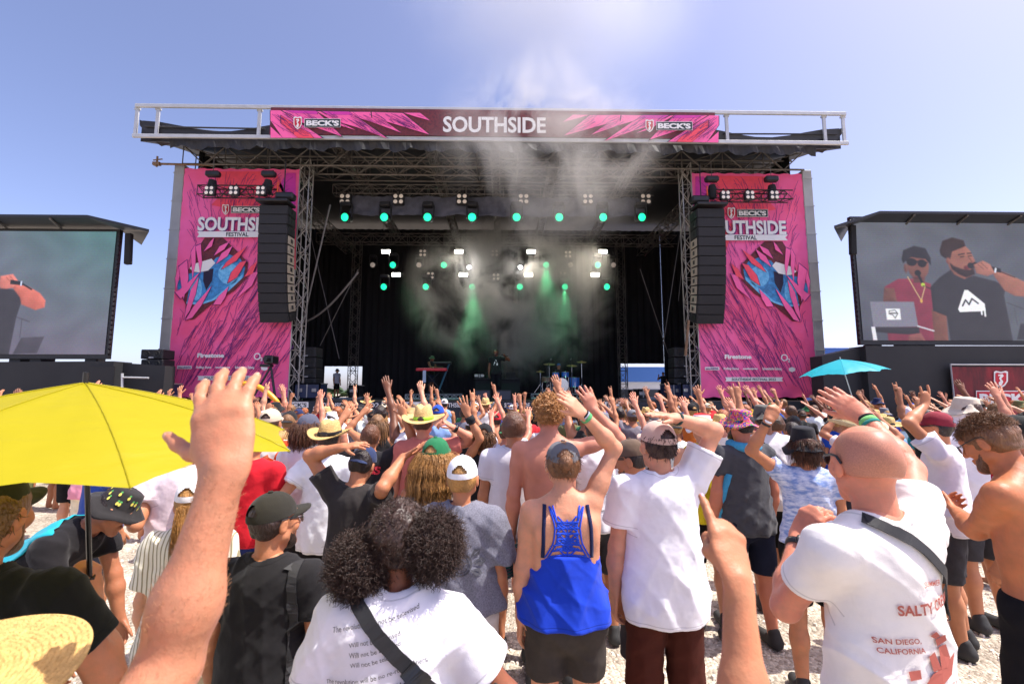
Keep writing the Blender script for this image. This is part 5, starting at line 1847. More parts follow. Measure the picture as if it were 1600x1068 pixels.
def hair_strands(g, n, seed, length, region, gravity=.5, curl=0.0, curlf=60, rad=.0011, segs=7, lift=1.0, spread=.25, wave=0.0, sides=3):
    """Locks of hair growing from the scalp; gravity bends them down, curl winds them."""
    r = np.random.default_rng(seed)
    p, d = scalp_points(g, n, seed, region)
    N_ = len(p)
    ln = length * r.uniform(.6, 1.15, N_)
    t = np.linspace(0, 1, segs)
    dirs = d * lift + r.normal(0, spread, (N_, 3))
    dirs /= np.linalg.norm(dirs, axis=1, keepdims=True)
    pts = np.zeros((N_, segs, 3)); pts[:, 0] = p
    cur = dirs.copy()
    Rinv = np.array(g.Rh.transposed())
    down = Rinv @ np.array([0, 0, -1.0])
    for i in range(1, segs):
        cur = cur + down * gravity * (1.6 / segs)
        cur /= np.linalg.norm(cur, axis=1, keepdims=True)
        pts[:, i] = pts[:, i - 1] + cur * (ln / (segs - 1))[:, None]
        # keep out of the skull
        q = (pts[:, i] - np.array([0, -.015, .029])) / np.array([.080, .101, .093]); rr = np.linalg.norm(q, axis=1)
        m = rr < 1
        if m.any(): pts[m, i] = (q[m] / rr[m][:, None]) * np.array([.080, .101, .093]) + np.array([0, -.015, .029])
    if curl > 0:
        ph = r.uniform(0, 6.28, N_)[:, None]; a = np.cross(dirs, [.3, .5, .8]); a /= np.linalg.norm(a, axis=1, keepdims=True); b = np.cross(dirs, a)
        w = curlf * (t[None, :] * ln[:, None]) + ph
        pts += curl * np.minimum(1, t * 4)[None, :, None] * (np.cos(w)[..., None] * a[:, None] + np.sin(w)[..., None] * b[:, None])
    if wave > 0:
        ph = r.uniform(0, 1.5, N_)[:, None]
        pts[..., 0] += wave * np.sin(pts[..., 2] * 70 + ph); pts[..., 1] += wave * .6 * np.sin(pts[..., 2] * 62 + ph + 1)
    V, Fq = np_tubes(to_fig(g, pts.reshape(-1, 3)).reshape(N_, segs, 3), rad * g.s * np.concatenate([[1.0], np.full(segs - 2, 1.0), [.35]]), sides)
    return V, Fq


TOPSCALP = lambda p: (p[:, 2] > .03 + .45 * np.maximum(0, p[:, 1])) | ((p[:, 1] < -.03) & (p[:, 2] > -.03))
ALLSCALP = lambda p: ((p[:, 1] < .03) & (p[:, 2] > -.055)) | (p[:, 2] > .075)
BACKLOW = lambda p: (p[:, 1] < -.02) & (p[:, 2] < .06) & (p[:, 2] > -.06)


def add_hat(g, root, hat):
    """hat: dict(kind, color, ...) -> headwear child of the person."""
    k = hat['kind']; col = hat.get('color', (.1, .1, .1)); ex = Matrix.Identity(4)
    if k == 'cap':
        mb, M = cap_geo(hat.get('back', False), hat.get('hole', True), hat.get('rot', 0), hat.get('tilt', 7), hat.get('tall', .102), hat.get('flat', False)); nm = 'cap'
    elif k == 'bucket':
        mb, M = bucket_geo(hat.get('brim', .055), hat.get('drop', .032), hat.get('tall', .098)); nm = 'bucket_hat'
    else:
        mb, M = straw_geo(hat.get('brim', .085), hat.get('tall', .115), hat.get('curl', .03), hat.get('pinch', .02), hat.get('droop', 0), hat.get('rows', 0)); nm = 'straw_hat'
    M = g.hm(M)
    mb.v = [tuple(M @ Vector(p)) for p in mb.v]
    m = hat.get('mat') or HAT_M.get(k, M_CLOTH)
    o = mb.build(nm, m, root, True, col, local=True)
    sm = o.modifiers.new('soft', 'SUBSURF') if hat.get('smooth') else None
    if sm: sm.levels = sm.render_levels = 1
    if hat.get('band'):
        b = band_geo(); b.v = [tuple(M @ Vector(p)) for p in b.v]; b.build('hat_band', M_CLOTH, o, True, hat['band'], local=True)
    return o


def glasses(g, root, dark=True):
    mb = MB(); M = g.hm()
    for sg in (-1, 1):
        mb.tube([M @ Vector((sg * .060, .096, .014)), M @ Vector((sg * .082, .05, .022)), M @ Vector((sg * .089, .0, .030)), M @ Vector((sg * .088, -.022, .026)), M @ Vector((sg * .084, -.034, .006))], .0024 * g.s if not dark else .004 * g.s, 6)
    mb.tube([M @ Vector((-.012, .104, .016)), M @ Vector((0, .108, .019)), M @ Vector((.012, .104, .016))], .002 * g.s, 5)
    fr = mb.build('glasses', M_PLASTIC, root, local=True)
    for sg in (-1, 1):
        mb = MB(); c = Vector((sg * .035, .105, .006))
        mb.lathe([(.001, .003), (.020, .0015), (.024, 0), (.022, -.002), (.001, -.001)], 16, M @ Matrix.Translation(c) @ Matrix.Rotation(R(-90 - sg * 0), 4, 'X') @ Matrix.Rotation(R(sg * 14), 4, 'Y') @ Matrix.Diagonal((1, .8, 1, 1)))
        mb.build('lens', M_GLASS if dark else mat('clear_lens', (.3, .33, .35), rough=.06, spec=.8), fr, True, local=True)


def person(label, head, Y, yaw=0, sex='m', fat=1.0, lean=0, side=0, twist=0, hy=0, hp=0, hr=0, stance=.11, L=None, Rr=None, skin='tan', top=None, bottom=None, hair=None, hat=None,
           shoes=(.03, .03, .03), group=None, face=False, vox=None, seed=None, eyewear=None, parent_only=False, ears=True, mat_skin=None, H=None, zbase=0.0, barefoot=False, nails=None, armhair=None):
    seed = seed if seed is not None else len(PEOPLE) * 7 + 3
    T = P(head[0], head[1], Y)
    g = Fig(1.75, sex, fat, lean, side, twist, hy, hp, hr, stance)
    s = (T.z - zbase) / g.top().z
    g.s = s
    Rz = Matrix.Rotation(R(yaw), 3, 'Z'); Ri = Rz.transposed()
    tp = Rz @ g.top()
    loc = Vector((T.x - tp.x, T.y - tp.y, zbase))
    root = empty('person', loc, R(yaw), label, 'person', group)
    g.root, g.Rz, g.loc = root, Rz, loc
    tolocal = lambda q: (Ri @ (P(*q) - loc)) / s
    for sd, a in (('L', L), ('R', Rr)):
        if a is None: continue
        n = Ri @ Vector(a['n']) if a.get('n') else None
        if 'e' in a:
            for _ in range(2):
                ed = tolocal(a['e']) - g.sh[sd]
                g.arm(sd, ed, (0, 0, 1), 'relax')
            wd = tolocal(a['w']) - g.elb[sd]
            f = Ri @ Vector(a['f']) if a.get('f') else None
            if a.get('tip'): f = tolocal(a['tip']) - (g.elb[sd] + wd.normalized() * .255)
            g.arm(sd, ed, wd, a.get('hand', 'relax'), f, n)
        else:
            g.arm(sd, a['ed'], a['wd'], a.get('hand', 'relax'), Vector(a['f']) if a.get('f') else None, Vector(a['n']) if a.get('nl') is None and a.get('n') else n)
    g.finish(); g.spec = dict(L=L, R=Rr)
    v = vox or min(max(.0034 * Y, .0042), .013)
    vb = max(v, .007)
    sk = SKINS[skin] if isinstance(skin, str) else skin
    msk = mat_skin or (M_SKIN if Y < 3.2 else M_SKIN_FAR)
    G = Geo()
    tubes = Y > 3.3
    av = min(v, .0036) if Y < 1.3 else (min(v, .0048) if not tubes else v)
    bare = top is None or top.get('bare')
    arms = {}
    for sd in 'LR':
        arms[sd], segs = g.arm_prims(sd, not tubes)
        if tubes:
            for ch, rr in segs:
                mb = MB(); mb.tube(ch, [r * 1.05 for r in rr], 6)
                fq = [q for q in mb.f if len(q) == 4]
                G.add(np.array(mb.v, F32), np.array(fq))
                tip = len(mb.v) - 6
                G.add(np.array(mb.v[-6:], F32), np.array([[0, 1, 2, 3], [3, 4, 5, 0]]))
    hd = g.head_prims(ears)
    if bare:
        G.add(*sdf_mesh(g.torso_prims(0, True) + arms['L'] + arms['R'] + hd[-1:] if False else g.torso_prims(0, True) + hd + arms['L'] + arms['R'], min(v, .006)))
        G.add(*sdf_mesh(g.leg_prims(), max(vb, .009)))
    else:
        G.add(*sdf_mesh(hd, min(v, .006) if Y < 3 else v * .9))
        for sd in 'LR': G.add(*sdf_mesh(arms[sd], av))
        G.add(*sdf_mesh(g.torso_prims(-.006) + g.leg_prims(), max(vb, .011)))
    if nails is not None:
        NG = []
        for sd in 'LR':
            f_, n_, po = g.hands[sd]
            _, sg_, n2, t2 = hand_chain(g.wri[sd] * s, f_, n_ if n_ is not None else Vector((0, 1, 0)), sd, s, po)
            for q_, (ch, rr) in enumerate(sg_):
                d = (ch[3] - ch[2]).normalized(); nb = -(n2 - d * n2.dot(d)).normalized() if q_ < 4 else (-(n2 - d * n2.dot(d)).normalized() + t2 * .6).normalized()
                c = ch[3] - d * .001 * s + nb * rr[3] * .62; rot = np.array([list(x) for x in Matrix((d, nb.cross(d), nb)).transposed()], F32)
                NG.append(sdf_mesh([ell(c, np.array([.0068, .0052, .0022]) * s, .01, rot)], .0014, pad=.003))
    g.body = link_mesh('body', G.mesh('body'), msk, root, sk, local=True)
    if nails is not None:
        for q_ in NG: link_mesh('fingernail', np_mesh('fingernail', *q_, True), mat('nail', None, rough=.25, obj_color=True), g.body, nails, local=True)
    if armhair:
        # fine hairs on the forearms
        r_ = np.random.default_rng(seed); vs_, fs_ = Geo(), 0
        co = np.array([list(x.co) for x in g.body.data.vertices]); no = np.array([list(x.normal) for x in g.body.data.vertices])
        for sd in armhair:
            E_, W_ = np.array(g.elb[sd] * s), np.array(g.wri[sd] * s); ax = W_ - E_; l2 = ax @ ax
            t_ = (co - E_) @ ax / l2; dd = np.linalg.norm(co - E_ - t_[:, None] * ax, axis=1)
            idx = np.where((t_ > -.05) & (t_ < .95) & (dd < .06))[0]
            idx = r_.choice(idx, min(600, len(idx)), False)
            d = no[idx] * .35 + ax / np.sqrt(l2) * .8 + r_.normal(0, .25, (len(idx), 3)); d /= np.linalg.norm(d, axis=1, keepdims=True)
            l_ = r_.uniform(.004, .009, len(idx))[:, None]
            vs_.add(*np_tubes(np.stack([co[idx], co[idx] + d * l_ * .5 + no[idx] * .001, co[idx] + d * l_], 1), np.array([.00022, .0002, .00008]), 3))
        link_mesh('arm_hair', vs_.mesh('arm_hair'), M_HAIR, g.body, lin(190, 138, 96), local=True)
    g.shirt = None
    if top is not None:
        kw = {k: top[k] for k in ('loose', 'hem', 'sleeve', 'neck', 'tank', 'wide') if k in top}
        pr = g.shirt_prims(**kw) + top.get('cut', lambda g: [])(g)
        vv, ff = sdf_mesh(pr, max(v, .0042), fold_fn(s, seed, top.get('fold', .010), top.get('hem', .86)))
        me = np_mesh('t_shirt', vv, ff, True)
        g.shirt = link_mesh(top.get('name', 't_shirt'), me, top.get('mat', M_CLOTH), root, top['color'], local=True)
        if Y < 4 and not top.get('mat'):
            q = vv / s; ed = np.abs(q[:, 2] - top.get('hem', .86)) * s
            nk = np.array(g.tj((0, 0, 1.522))); ed = np.minimum(ed, np.abs(np.linalg.norm(q - nk, axis=1) - top.get('neck', .066) - .004) * s)
            if top.get('sleeve', .55) > .2:
                for sd in 'LR':
                    S_, E_ = np.array(g.sh[sd]), np.array(g.elb[sd]); ax = (E_ - S_) / np.linalg.norm(E_ - S_); tt = (q - S_) @ ax
                    rad = np.linalg.norm(q - S_ - tt[:, None] * ax, axis=1)
                    ed = np.where((tt > .05) & (rad < .115), np.minimum(ed, np.abs(tt - top.get('sleeve', .55) * .285) * s), ed)
            me.attributes.new('edge_distance', 'FLOAT', 'POINT').data.foreach_set('value', ed.astype(F32))
        if Y < 4.6 or top.get('bvh'):
            g.bvh = BVHTree.FromPolygons([tuple(x) for x in vv.tolist()], [tuple(x) for x in ff.tolist()])
    if bottom is not None:
        kw = {k: bottom[k] for k in ('length', 'loose', 'top') if k in bottom}
        vv, ff = sdf_mesh(g.pants_prims(**kw), max(vb, .0075), fold_fn(s, seed + 1, bottom.get('fold', .006)))
        link_mesh(bottom.get('name', 'shorts'), np_mesh('shorts', vv, ff, True), bottom.get('mat', M_DENIM), root, bottom['color'], local=True)
    if shoes is not None and not barefoot:
        for sd in 'LR':
            vv, ff = sdf_mesh(g.foot_prims(sd), max(vb, .009))
            link_mesh('shoe', np_mesh('shoe', vv, ff, True), M_SHOE, root, shoes, local=True)
    if hair:
        hk = hair.get('kind', 'short'); hc = hair['color']
        HG = Geo()
        hv = min(max(v, .004), .009)
        th = hair.get('thick', .003 if hat else .010)
        HG.add(*sdf_mesh(g.hair_prims(th, hair.get('nape', -.055)), hv, noise_fn(hair.get('nscale', 90), hair.get('namp', .0012 if hat else .004) * s, seed)))
        for st in hair.get('strands', []):
            HG.add(*hair_strands(g, seed=seed, **st))
        for pr, dn in hair.get('lumps', lambda g: [])(g) if callable(hair.get('lumps')) else []:
            HG.add(*sdf_mesh(pr, hv, dn))
        for tb in hair.get('tubes', lambda g: [])(g) if callable(hair.get('tubes')) else []:
            HG.add(*np_tubes(*tb))
        g.hairob = link_mesh('hair', HG.mesh('hair'), M_HAIR, root, hc, local=True)
    if hair and hair.get('beard'):
        c = g.head; r = g.Rh; q = lambda x, y, z: (c + r @ Vector((x, y, z))) * s
        rot = np.array([list(x) for x in r], F32)
        t = hair.get('beard_t', .004)
        pr = [cone(q(0, .03, -.03), q(0, .048, -.08), (.060 + t) * s, (.034 + t) * s, .03 * s), cone(q(-.048, .012, -.052), q(-.012, .07, -.094), (.026 + t) * s, (.021 + t) * s, .025 * s), cone(q(.048, .012, -.052), q(.012, .07, -.094), (.026 + t) * s, (.021 + t) * s, .025 * s),
              ell(q(0, .095, -.01), np.array([.052, .06, .036]) * s, .012 * s, rot, 's'), ell(q(0, .0, .0), np.array([.2, .03, .2]) * s, .01 * s, rot, 's')]
        d = r @ Vector((0, 0, 1)); p = q(0, 0, -.012); pr.append(plane(d, d.dot(p), .01 * s))
        link_mesh('beard', np_mesh('beard', *sdf_mesh(pr, hv, noise_fn(160, .0018 * s, seed)), True), M_HAIR, root, hair['beard'], local=True)
    if hat:
        for h in (hat if isinstance(hat, list) else [hat]): g.hat = add_hat(g, root, h)
    if eyewear: glasses(g, root, eyewear == 'dark')
    PEOPLE.append(g)
    return g


def strap(g, pts, width=.034, name='bag_strap', m=None, color=None, off=.004, thick=.003):
    mb = ribbon_back(g.bvh, [(x * g.s, z * g.s) for x, z in pts], width * g.s, thick, off)
    return mb.build(name, m or M_STRAP, g.root, False, color, local=True)


def shirt_text(g, lines, m, name='shirt_print'):
    """lines: (text, x, z, size, rot, kwargs) in the figure's own units on its back."""
    for t, x, z, size, rot, kw in lines:
        mb = MB()
        decal(g.bvh, mb, text_geo(t, **kw), x * g.s, z * g.s, size * g.s, size * g.s, rot)
        mb.build(name, m, g.shirt, local=True)
# ------------------------------------------------------------------ the people one can tell apart
def A(eu, ev_, eY, wu, wv, wY, hand='relax', n=(0, 1, 0), tip=None):
    d = dict(e=(eu, ev_, eY), w=(wu, wv, wY), hand=hand, n=n)
    if tip: d['tip'] = tip
    return d


WHITE, BLACK, CHAR = lin(236, 234, 236), lin(30, 29, 30), lin(62, 61, 64)
HB, HD, HBLOND, HLB = lin(70, 46, 32), lin(38, 27, 22), lin(176, 128, 72), lin(120, 82, 50)

# ---- straw-hatted person at the lower left edge, arm thrown up
g = person('person in a broad woven straw hat at the lower left corner', (-150, 1005), .64, sex='f', skin='tan', vox=.006, top=dict(color=lin(150, 60, 60), sleeve=.12, hem=.86), bottom=dict(color=CHAR), hair=dict(color=HLB),
           hat=dict(kind='straw', color=lin(206, 168, 104), brim=.10, curl=.0, tall=.10, pinch=.0, rows=13))
g = person('person stretching a bare right arm up in front of the yellow umbrella', (-385, 1020), .42, sex='f', skin=lin(190, 130, 98), fat=1.0, vox=.0045, nails=lin(214, 158, 132), armhair='R', top=dict(color=lin(70, 74, 84), sleeve=.5), bottom=dict(color=CHAR), hair=dict(color=HB), hat=None,
           Rr=A(306, 980, .67, 354, 728, .66, 'wave', (-.1, 1, .1), (345, 560, .715)))
# ---- man under the yellow umbrella
g = person('bearded man in black t-shirt holding the yellow umbrella at the left edge', (-18, 742), 1.3, yaw=14, skin=lin(192, 128, 88), hy=-6,
           top=dict(color=lin(20, 21, 18), loose=.022), bottom=dict(color=lin(140, 196, 108), length=.52), hair=dict(color=lin(120, 88, 48), beard=lin(112, 80, 44), beard_t=.003, thick=.012, strands=[dict(n=500, length=.035, region=BACKLOW, gravity=.7, rad=.0014, curl=.004, curlf=170)]),
           hat=dict(kind='cap', color=lin(38, 40, 24), hole=False), Rr=A(152, 1035, 1.39, 142, 942, 1.49, 'fist', (-.9, .3, 0), (134, 900, 1.51)))
g_umb = g
shirt_text(g, [('FE', .13, 1.32, .05, 0, dict(bold=.03))], M_WHITEPRINT)


def umbrella(name, apex, r, h, rot, tilt, color, label, handle_len, handle, n=8, transl=.42):
    c = lin(*color)
    m = bpy.data.materials.new(name + '_cloth'); m.use_nodes = True
    N, L = m.node_tree.nodes, m.node_tree.links
    b = N['Principled BSDF']; b.inputs['Base Color'].default_value = (*c, 1); b.inputs['Roughness'].default_value = .5
    tr_ = N.new('ShaderNodeBsdfTranslucent'); tr_.inputs['Color'].default_value = (*c, 1)
    mx = N.new('ShaderNodeMixShader'); mx.inputs[0].default_value = transl
    nz = N.new('ShaderNodeTexNoise'); nz.inputs['Scale'].default_value = 7; bp = N.new('ShaderNodeBump'); bp.inputs['Strength'].default_value = .25; bp.inputs['Distance'].default_value = .03
    L.new(nz.outputs['Fac'], bp.inputs['Height']); L.new(bp.outputs[0], b.inputs['Normal'])
    L.new(b.outputs[0], mx.inputs[1]); L.new(tr_.outputs[0], mx.inputs[2]); L.new(mx.outputs[0], N['Material Output'].inputs['Surface'])
    root = empty(name, handle, 0, label, 'umbrella')
    M = Matrix.Translation(apex) @ tilt.to_4x4()
    k, m_ = n * 8, 10
    vv, ff = [M @ Vector((0, 0, 0))], []
    def rib(i, t):
        a = 2 * math.pi * i / n + rot
        return Vector((r * t * math.cos(a), r * t * math.sin(a), -h * (.62 * t + .38 * t ** 2.6)))
    def pt(a, t):
        q = a * n / (2 * math.pi); i = math.floor(q + 1e-6); w = q - i; e = 4 * w * (1 - w)
        p = rib(i, t).lerp(rib(i + 1, t), w)
        p = p * (1 - .05 * e * t * t) if t > .8 else p
        return p + Vector((0, 0, e * (.010 * t - .022 * t * (1 - t)) + .004 * math.sin(w * 19 + t * 7 + i) * e * t))
    for j in range(1, m_ + 1):
        for i in range(k): vv.append(M @ pt(2 * math.pi * i / k, j / m_))
    for i in range(k): ff.append((0, 1 + i, 1 + (i + 1) % k))
    for j in range(m_ - 1):
        for i in range(k):
            a, b2 = 1 + j * k, 1 + (j + 1) * k; i2 = (i + 1) % k
            ff.append((a + i, b2 + i, b2 + i2, a + i2))
    mb = MB(); mb.add(vv, ff); mb.build('canopy', m, root, True)
    for i in range(n):
        mb = MB(); a = 2 * math.pi * i / n
        mb.tube([M @ (pt(a, t / 8) + Vector((0, 0, -.004))) for t in range(9)], .0022, 5); mb.build('rib', M_ALUDARK, root)
        mb = MB(); mb.tube([M @ (pt(a, t / 8) + Vector((0, 0, .0012))) for t in range(9)], .0014, 4); mb.build('seam', m, root)
    mb = MB(); mb.tube([M @ Vector((0, 0, .03)), M @ Vector((0, 0, -.02)), Vector(handle)], .007, 8); mb.build('shaft', M_PLASTIC if color[2] < 100 else M_RAIL, root)
    d = (Vector(handle) - Vector(apex)).normalized()
    mb = MB(); mb.tube([Vector(handle) - d * .03, Vector(handle) + d * .09], .014, 8); mb.build('handle', M_PLASTIC, root)


hp_ = g.root.matrix_basis @ (g.wri['R'] * g.s) + Vector((-.02, .02, .03))
umbrella('umbrella', Vector((-1.20, 1.335, 1.976)), .575, .185, R(-40), Matrix.Rotation(R(3.5), 3, 'X') @ Matrix.Rotation(R(2), 3, 'Y'), (186, 174, 12), 'open yellow umbrella held up by the bearded man at the left edge', .9, hp_)

# ---- left group
g = person('man bending forward in black shirt and black pineapple-print bucket hat', (206, 768), 2.6, yaw=-82, lean=52, hp=12, hy=14, skin='olive', top=dict(color=lin(28, 26, 28), loose=.02, hem=.9), bottom=dict(color=lin(146, 204, 116), length=.5),
           hair=dict(color=HD), hat=dict(kind='bucket', color=lin(46, 44, 44)), Rr=dict(ed=(.1, .25, -1), wd=(0, .1, -1)), L=dict(ed=(-.05, .3, -1), wd=(0, .2, -1)))
mbp = MB()
rr_ = random.Random(5)
M_ = g.hm(Matrix.Translation((0, -.008, .030)) @ Matrix.Rotation(R(6), 4, 'X'))
for i in range(22):
    a = i * 2.4; t = rr_.choice((.2, .5, .8)); z = .085 - t * .07; r0 = .0775 + (.0935 - .0765) * t
    p = Vector((r0 * .90 * math.cos(a), r0 * 1.06 * math.sin(a), z)); nrm = Vector((math.cos(a), math.sin(a), .2)).normalized()
    up = Vector((0, 0, 1)).cross(nrm).cross(nrm) * -1
    sd_ = up.cross(nrm)
    for (o, w, h, mi) in ((0, .007, .010, 0), (.014, .006, .006, 1)):
        mbp.poly([M_ @ (p + nrm * .004 + up * (o + h * math.sin(k * .785)) + sd_ * w * math.cos(k * .785)) for k in range(8)], mi)
tag(mbp.build('pineapple_print', [cmat('print_yellow', (228, 214, 96)), cmat('print_green', (90, 170, 90))], g.hat, local=True), kind='stuff')
bv = g.bvh
mb = MB(); vv = []
ng, ngz = 14, 16
for i in range(ng + 1):
    for j in range(ngz + 1):
        a = R(200 + 140 * i / ng); z = 1.02 + .48 * j / ngz
        q = g.tj((.21 * math.cos(a), .185 * math.sin(a) - .01 + .012 * math.sin(i * 1.3 + j * .6), z)) * g.s
        h_ = bv.find_nearest(q); n_ = h_[1]; vv.append(h_[0] + n_ * (.008 + .006 * math.sin(i * 2.1 + j * .5)))
mb.add(vv, [(i * (ngz + 1) + j, (i + 1) * (ngz + 1) + j, (i + 1) * (ngz + 1) + j + 1, i * (ngz + 1) + j + 1) for i in range(ng) for j in range(ngz)])
so = mb.build('draped_towel', M_CLOTH, g.root, True, lin(30, 160, 178), local=True)
so.modifiers.new('thickness', 'SOLIDIFY').thickness = .006
ring_on(g, g.root, 'watch', 'R', .9, .03, M_PLASTIC)

g = person('man in navy blue t-shirt half hidden under the yellow umbrella', (172, 672), 4.0, yaw=-30, skin='tan', top=dict(color=lin(42, 72, 150), loose=.03, hem=.8), bottom=dict(color=lin(60, 62, 70)), hair=dict(color=HB), hat=dict(kind='cap', color=lin(220, 220, 222)))
g = person('man in pale pink t-shirt with hands up at his face and a watch', (292, 672), 3.2, yaw=18, hp=5, skin='tan', top=dict(color=lin(236, 214, 216), loose=.03, hem=.8), bottom=dict(color=lin(172, 158, 132)), hair=dict(color=HB), hat=dict(kind='cap', color=WHITE),
           L=A(216, 806, 3.01, 243, 735, 3.20, 'curl', (0, -.2, 1)), Rr=A(296, 800, 3.07, 258, 738, 3.20, 'curl', (-.5, .3, .5)))
ring_on(g, g.root, 'watch', 'R', .9, .035, M_WATCHFACE); ring_on(g, g.root, 'bracelet', 'L', .9, .015, M_PLASTIC)
PONY = lambda g: [(to_fig(g, np.stack([np.stack([rx + np.linspace(0, 1, 9) * ax, ry - .03 * np.sin(np.linspace(0, 1, 9) * 3.1) - np.linspace(0, 1, 9) * .01, rz - np.linspace(0, 1, 9) * .26], 1) for rx, ry, rz, ax in np.random.default_rng(2).normal([0, -.118, .0, 0], [.012, .010, .006, .014], (260, 4))]).reshape(-1, 3)).reshape(260, 9, 3), .0016 * g.s * np.array([1, 1, 1, 1, 1, 1, .9, .7, .3]), 3)]
M_STRIPE = mat('striped_cotton', None, rough=.9, obj_color=True, color2=lin(150, 138, 112), vscale=1)


def stripe_mat(name, c1, c2, scale, axis='X', c3=None):
    m = bpy.data.materials.new(name); m.use_nodes = True
    N, L = m.node_tree.nodes, m.node_tree.links
    b = N['Principled BSDF']; b.inputs['Roughness'].default_value = .88; b.inputs['Specular IOR Level'].default_value = .2
    tc = N.new('ShaderNodeTexCoord'); w = N.new('ShaderNodeTexWave'); w.wave_type = 'BANDS'; w.bands_direction = axis
    w.inputs['Scale'].default_value = scale; w.inputs['Distortion'].default_value = .6; w.inputs['Detail'].default_value = 1
    L.new(tc.outputs['Object'], w.inputs['Vector'])
    r = N.new('ShaderNodeValToRGB'); r.color_ramp.elements[0].position = .12; r.color_ramp.elements[0].color = (*c1, 1); r.color_ramp.elements[1].position = .3; r.color_ramp.elements[1].color = (*c2, 1)
    if c3: e = r.color_ramp.elements.new(.75); e.color = (*c3, 1)
    L.new(w.outputs['Fac'], r.inputs['Fac']); L.new(r.outputs[0], b.inputs['Base Color'])
    return m


def blotch_mat(name, cols, scale, rough=.85, dist='F1'):
    """Printed pattern of coloured cells."""
    m = bpy.data.materials.new(name); m.use_nodes = True
    N, L = m.node_tree.nodes, m.node_tree.links
    b = N['Principled BSDF']; b.inputs['Roughness'].default_value = rough; b.inputs['Specular IOR Level'].default_value = .2
    tc = N.new('ShaderNodeTexCoord'); v = N.new('ShaderNodeTexVoronoi'); v.inputs['Scale'].default_value = scale
    L.new(tc.outputs['Object'], v.inputs['Vector'])
    sp = N.new('ShaderNodeSeparateColor'); L.new(v.outputs['Color'], sp.inputs[0])
    r = N.new('ShaderNodeValToRGB'); r.color_ramp.interpolation = 'CONSTANT'
    r.color_ramp.elements[0].color = (*cols[0], 1); r.color_ramp.elements[1].position = 1 / len(cols); r.color_ramp.elements[1].color = (*cols[1], 1)
    for i, c in enumerate(cols[2:]):
        e = r.color_ramp.elements.new((i + 2) / len(cols)); e.color = (*c, 1)
    L.new(sp.outputs[0], r.inputs['Fac']); L.new(r.outputs[0], b.inputs['Base Color'])
    return m


g = person('woman in cream pinstriped shirt with white cap and ponytail behind the raised arm', (306, 750), 2.3, sex='f', yaw=10, skin='fair', top=dict(color=WHITE, loose=.03, hem=.78, sleeve=.75, mat=stripe_mat('cream_pinstripe', lin(150, 140, 110), lin(232, 226, 206), 16)), bottom=dict(color=lin(196, 182, 150)),
           hair=dict(color=lin(170, 122, 66), tubes=PONY), hat=dict(kind='cap', color=WHITE))
g = person('person in bright red t-shirt beside the raised foreground arm', (398, 668), 3.6, skin='tan', top=dict(color=lin(196, 26, 40), loose=.025), bottom=dict(color=lin(40, 50, 110)), hair=dict(color=HB), hy=20)
g = person('man in orange and white floral shirt with black shoulder strap', (424, 641), 4.2, skin='tan', top=dict(color=WHITE, loose=.03, mat=blotch_mat('orange_floral', [lin(236, 226, 216), lin(232, 92, 44), lin(236, 226, 216), lin(226, 120, 80), lin(240, 232, 224), lin(222, 72, 36)], 16)), bottom=dict(color=CHAR), hair=dict(color=HB), hat=dict(kind='cap', color=lin(206, 186, 160)))
strap(g, [(-.12, 1.47), (.0, 1.3), (.17, 1.08)])
g = person('long-haired person in white shirt with slate blue cap', (483, 649), 4.0, skin='fair', yaw=-12, top=dict(color=lin(228, 228, 230), loose=.03), bottom=dict(color=CHAR), hat=dict(kind='cap', color=lin(82, 84, 100), hole=False),
           hair=dict(color=lin(104, 66, 42), strands=[dict(n=700, length=.16, region=BACKLOW, gravity=2.4, rad=.0022, curl=.006, curlf=80, lift=.4, spread=.15)]))
g = person('person in white t-shirt and straw hat with dark band, hand on hip', (516, 662), 3.6, yaw=-5, skin='tan', top=dict(color=lin(238, 238, 240), loose=.03, hem=.8), bottom=dict(color=BLACK), hair=dict(color=HD), hat=dict(kind='straw', color=lin(206, 172, 112), band=lin(28, 26, 30), brim=.075, curl=.05),
           L=A(436, 782, 3.47, 470, 830, 3.67, 'relax', (1, 0, 0)))
g = person('man in faded black t-shirt with backwards navy cap and both hands lifted', (572, 700), 3.0, yaw=-6, hp=16, hr=8, skin='tan', top=dict(color=lin(50, 46, 45), loose=.026, hem=.8), bottom=dict(color=lin(40, 40, 44)), hair=dict(color=HD), hat=dict(kind='cap', color=lin(44, 56, 90), back=True),
           L=A(496, 728, 2.93, 552, 694, 2.87, 'open', (.1, .3, -.9), (590, 690, 2.87)), Rr=A(596, 764, 2.74, 622, 726, 2.80, 'open', (-.5, -.2, .8), (648, 704, 2.87)))
g = person('man in black cap and black t-shirt with shoulder bag strap and glasses', (429, 774), 1.85, yaw=-4, hy=-30, skin='tan', top=dict(color=lin(30, 29, 31), loose=.022, hem=.78), bottom=dict(color=lin(44, 44, 48)),
           hair=dict(color=lin(52, 34, 26), beard=lin(48, 32, 24), beard_t=.002, thick=.003), hat=dict(kind='cap', color=lin(44, 42, 36), rot=0), eyewear='clear')
strap(g, [(.145, 1.50), (.16, 1.3), (.165, 1.0)], .038)


# ---- woman with two afro puffs
def puffs(g):
    s = g.s; q = lambda x, y, z: (g.head + g.Rh @ Vector((x, y, z))) * s
    return [([ell(q(-.10, -.055, -.055), np.array([.084, .078, .084]) * s, .03 * s)], noise_fn(75, .012, 3)), ([ell(q(.115, -.035, .0), np.array([.077, .074, .086]) * s, .03 * s)], noise_fn(75, .012, 4))]


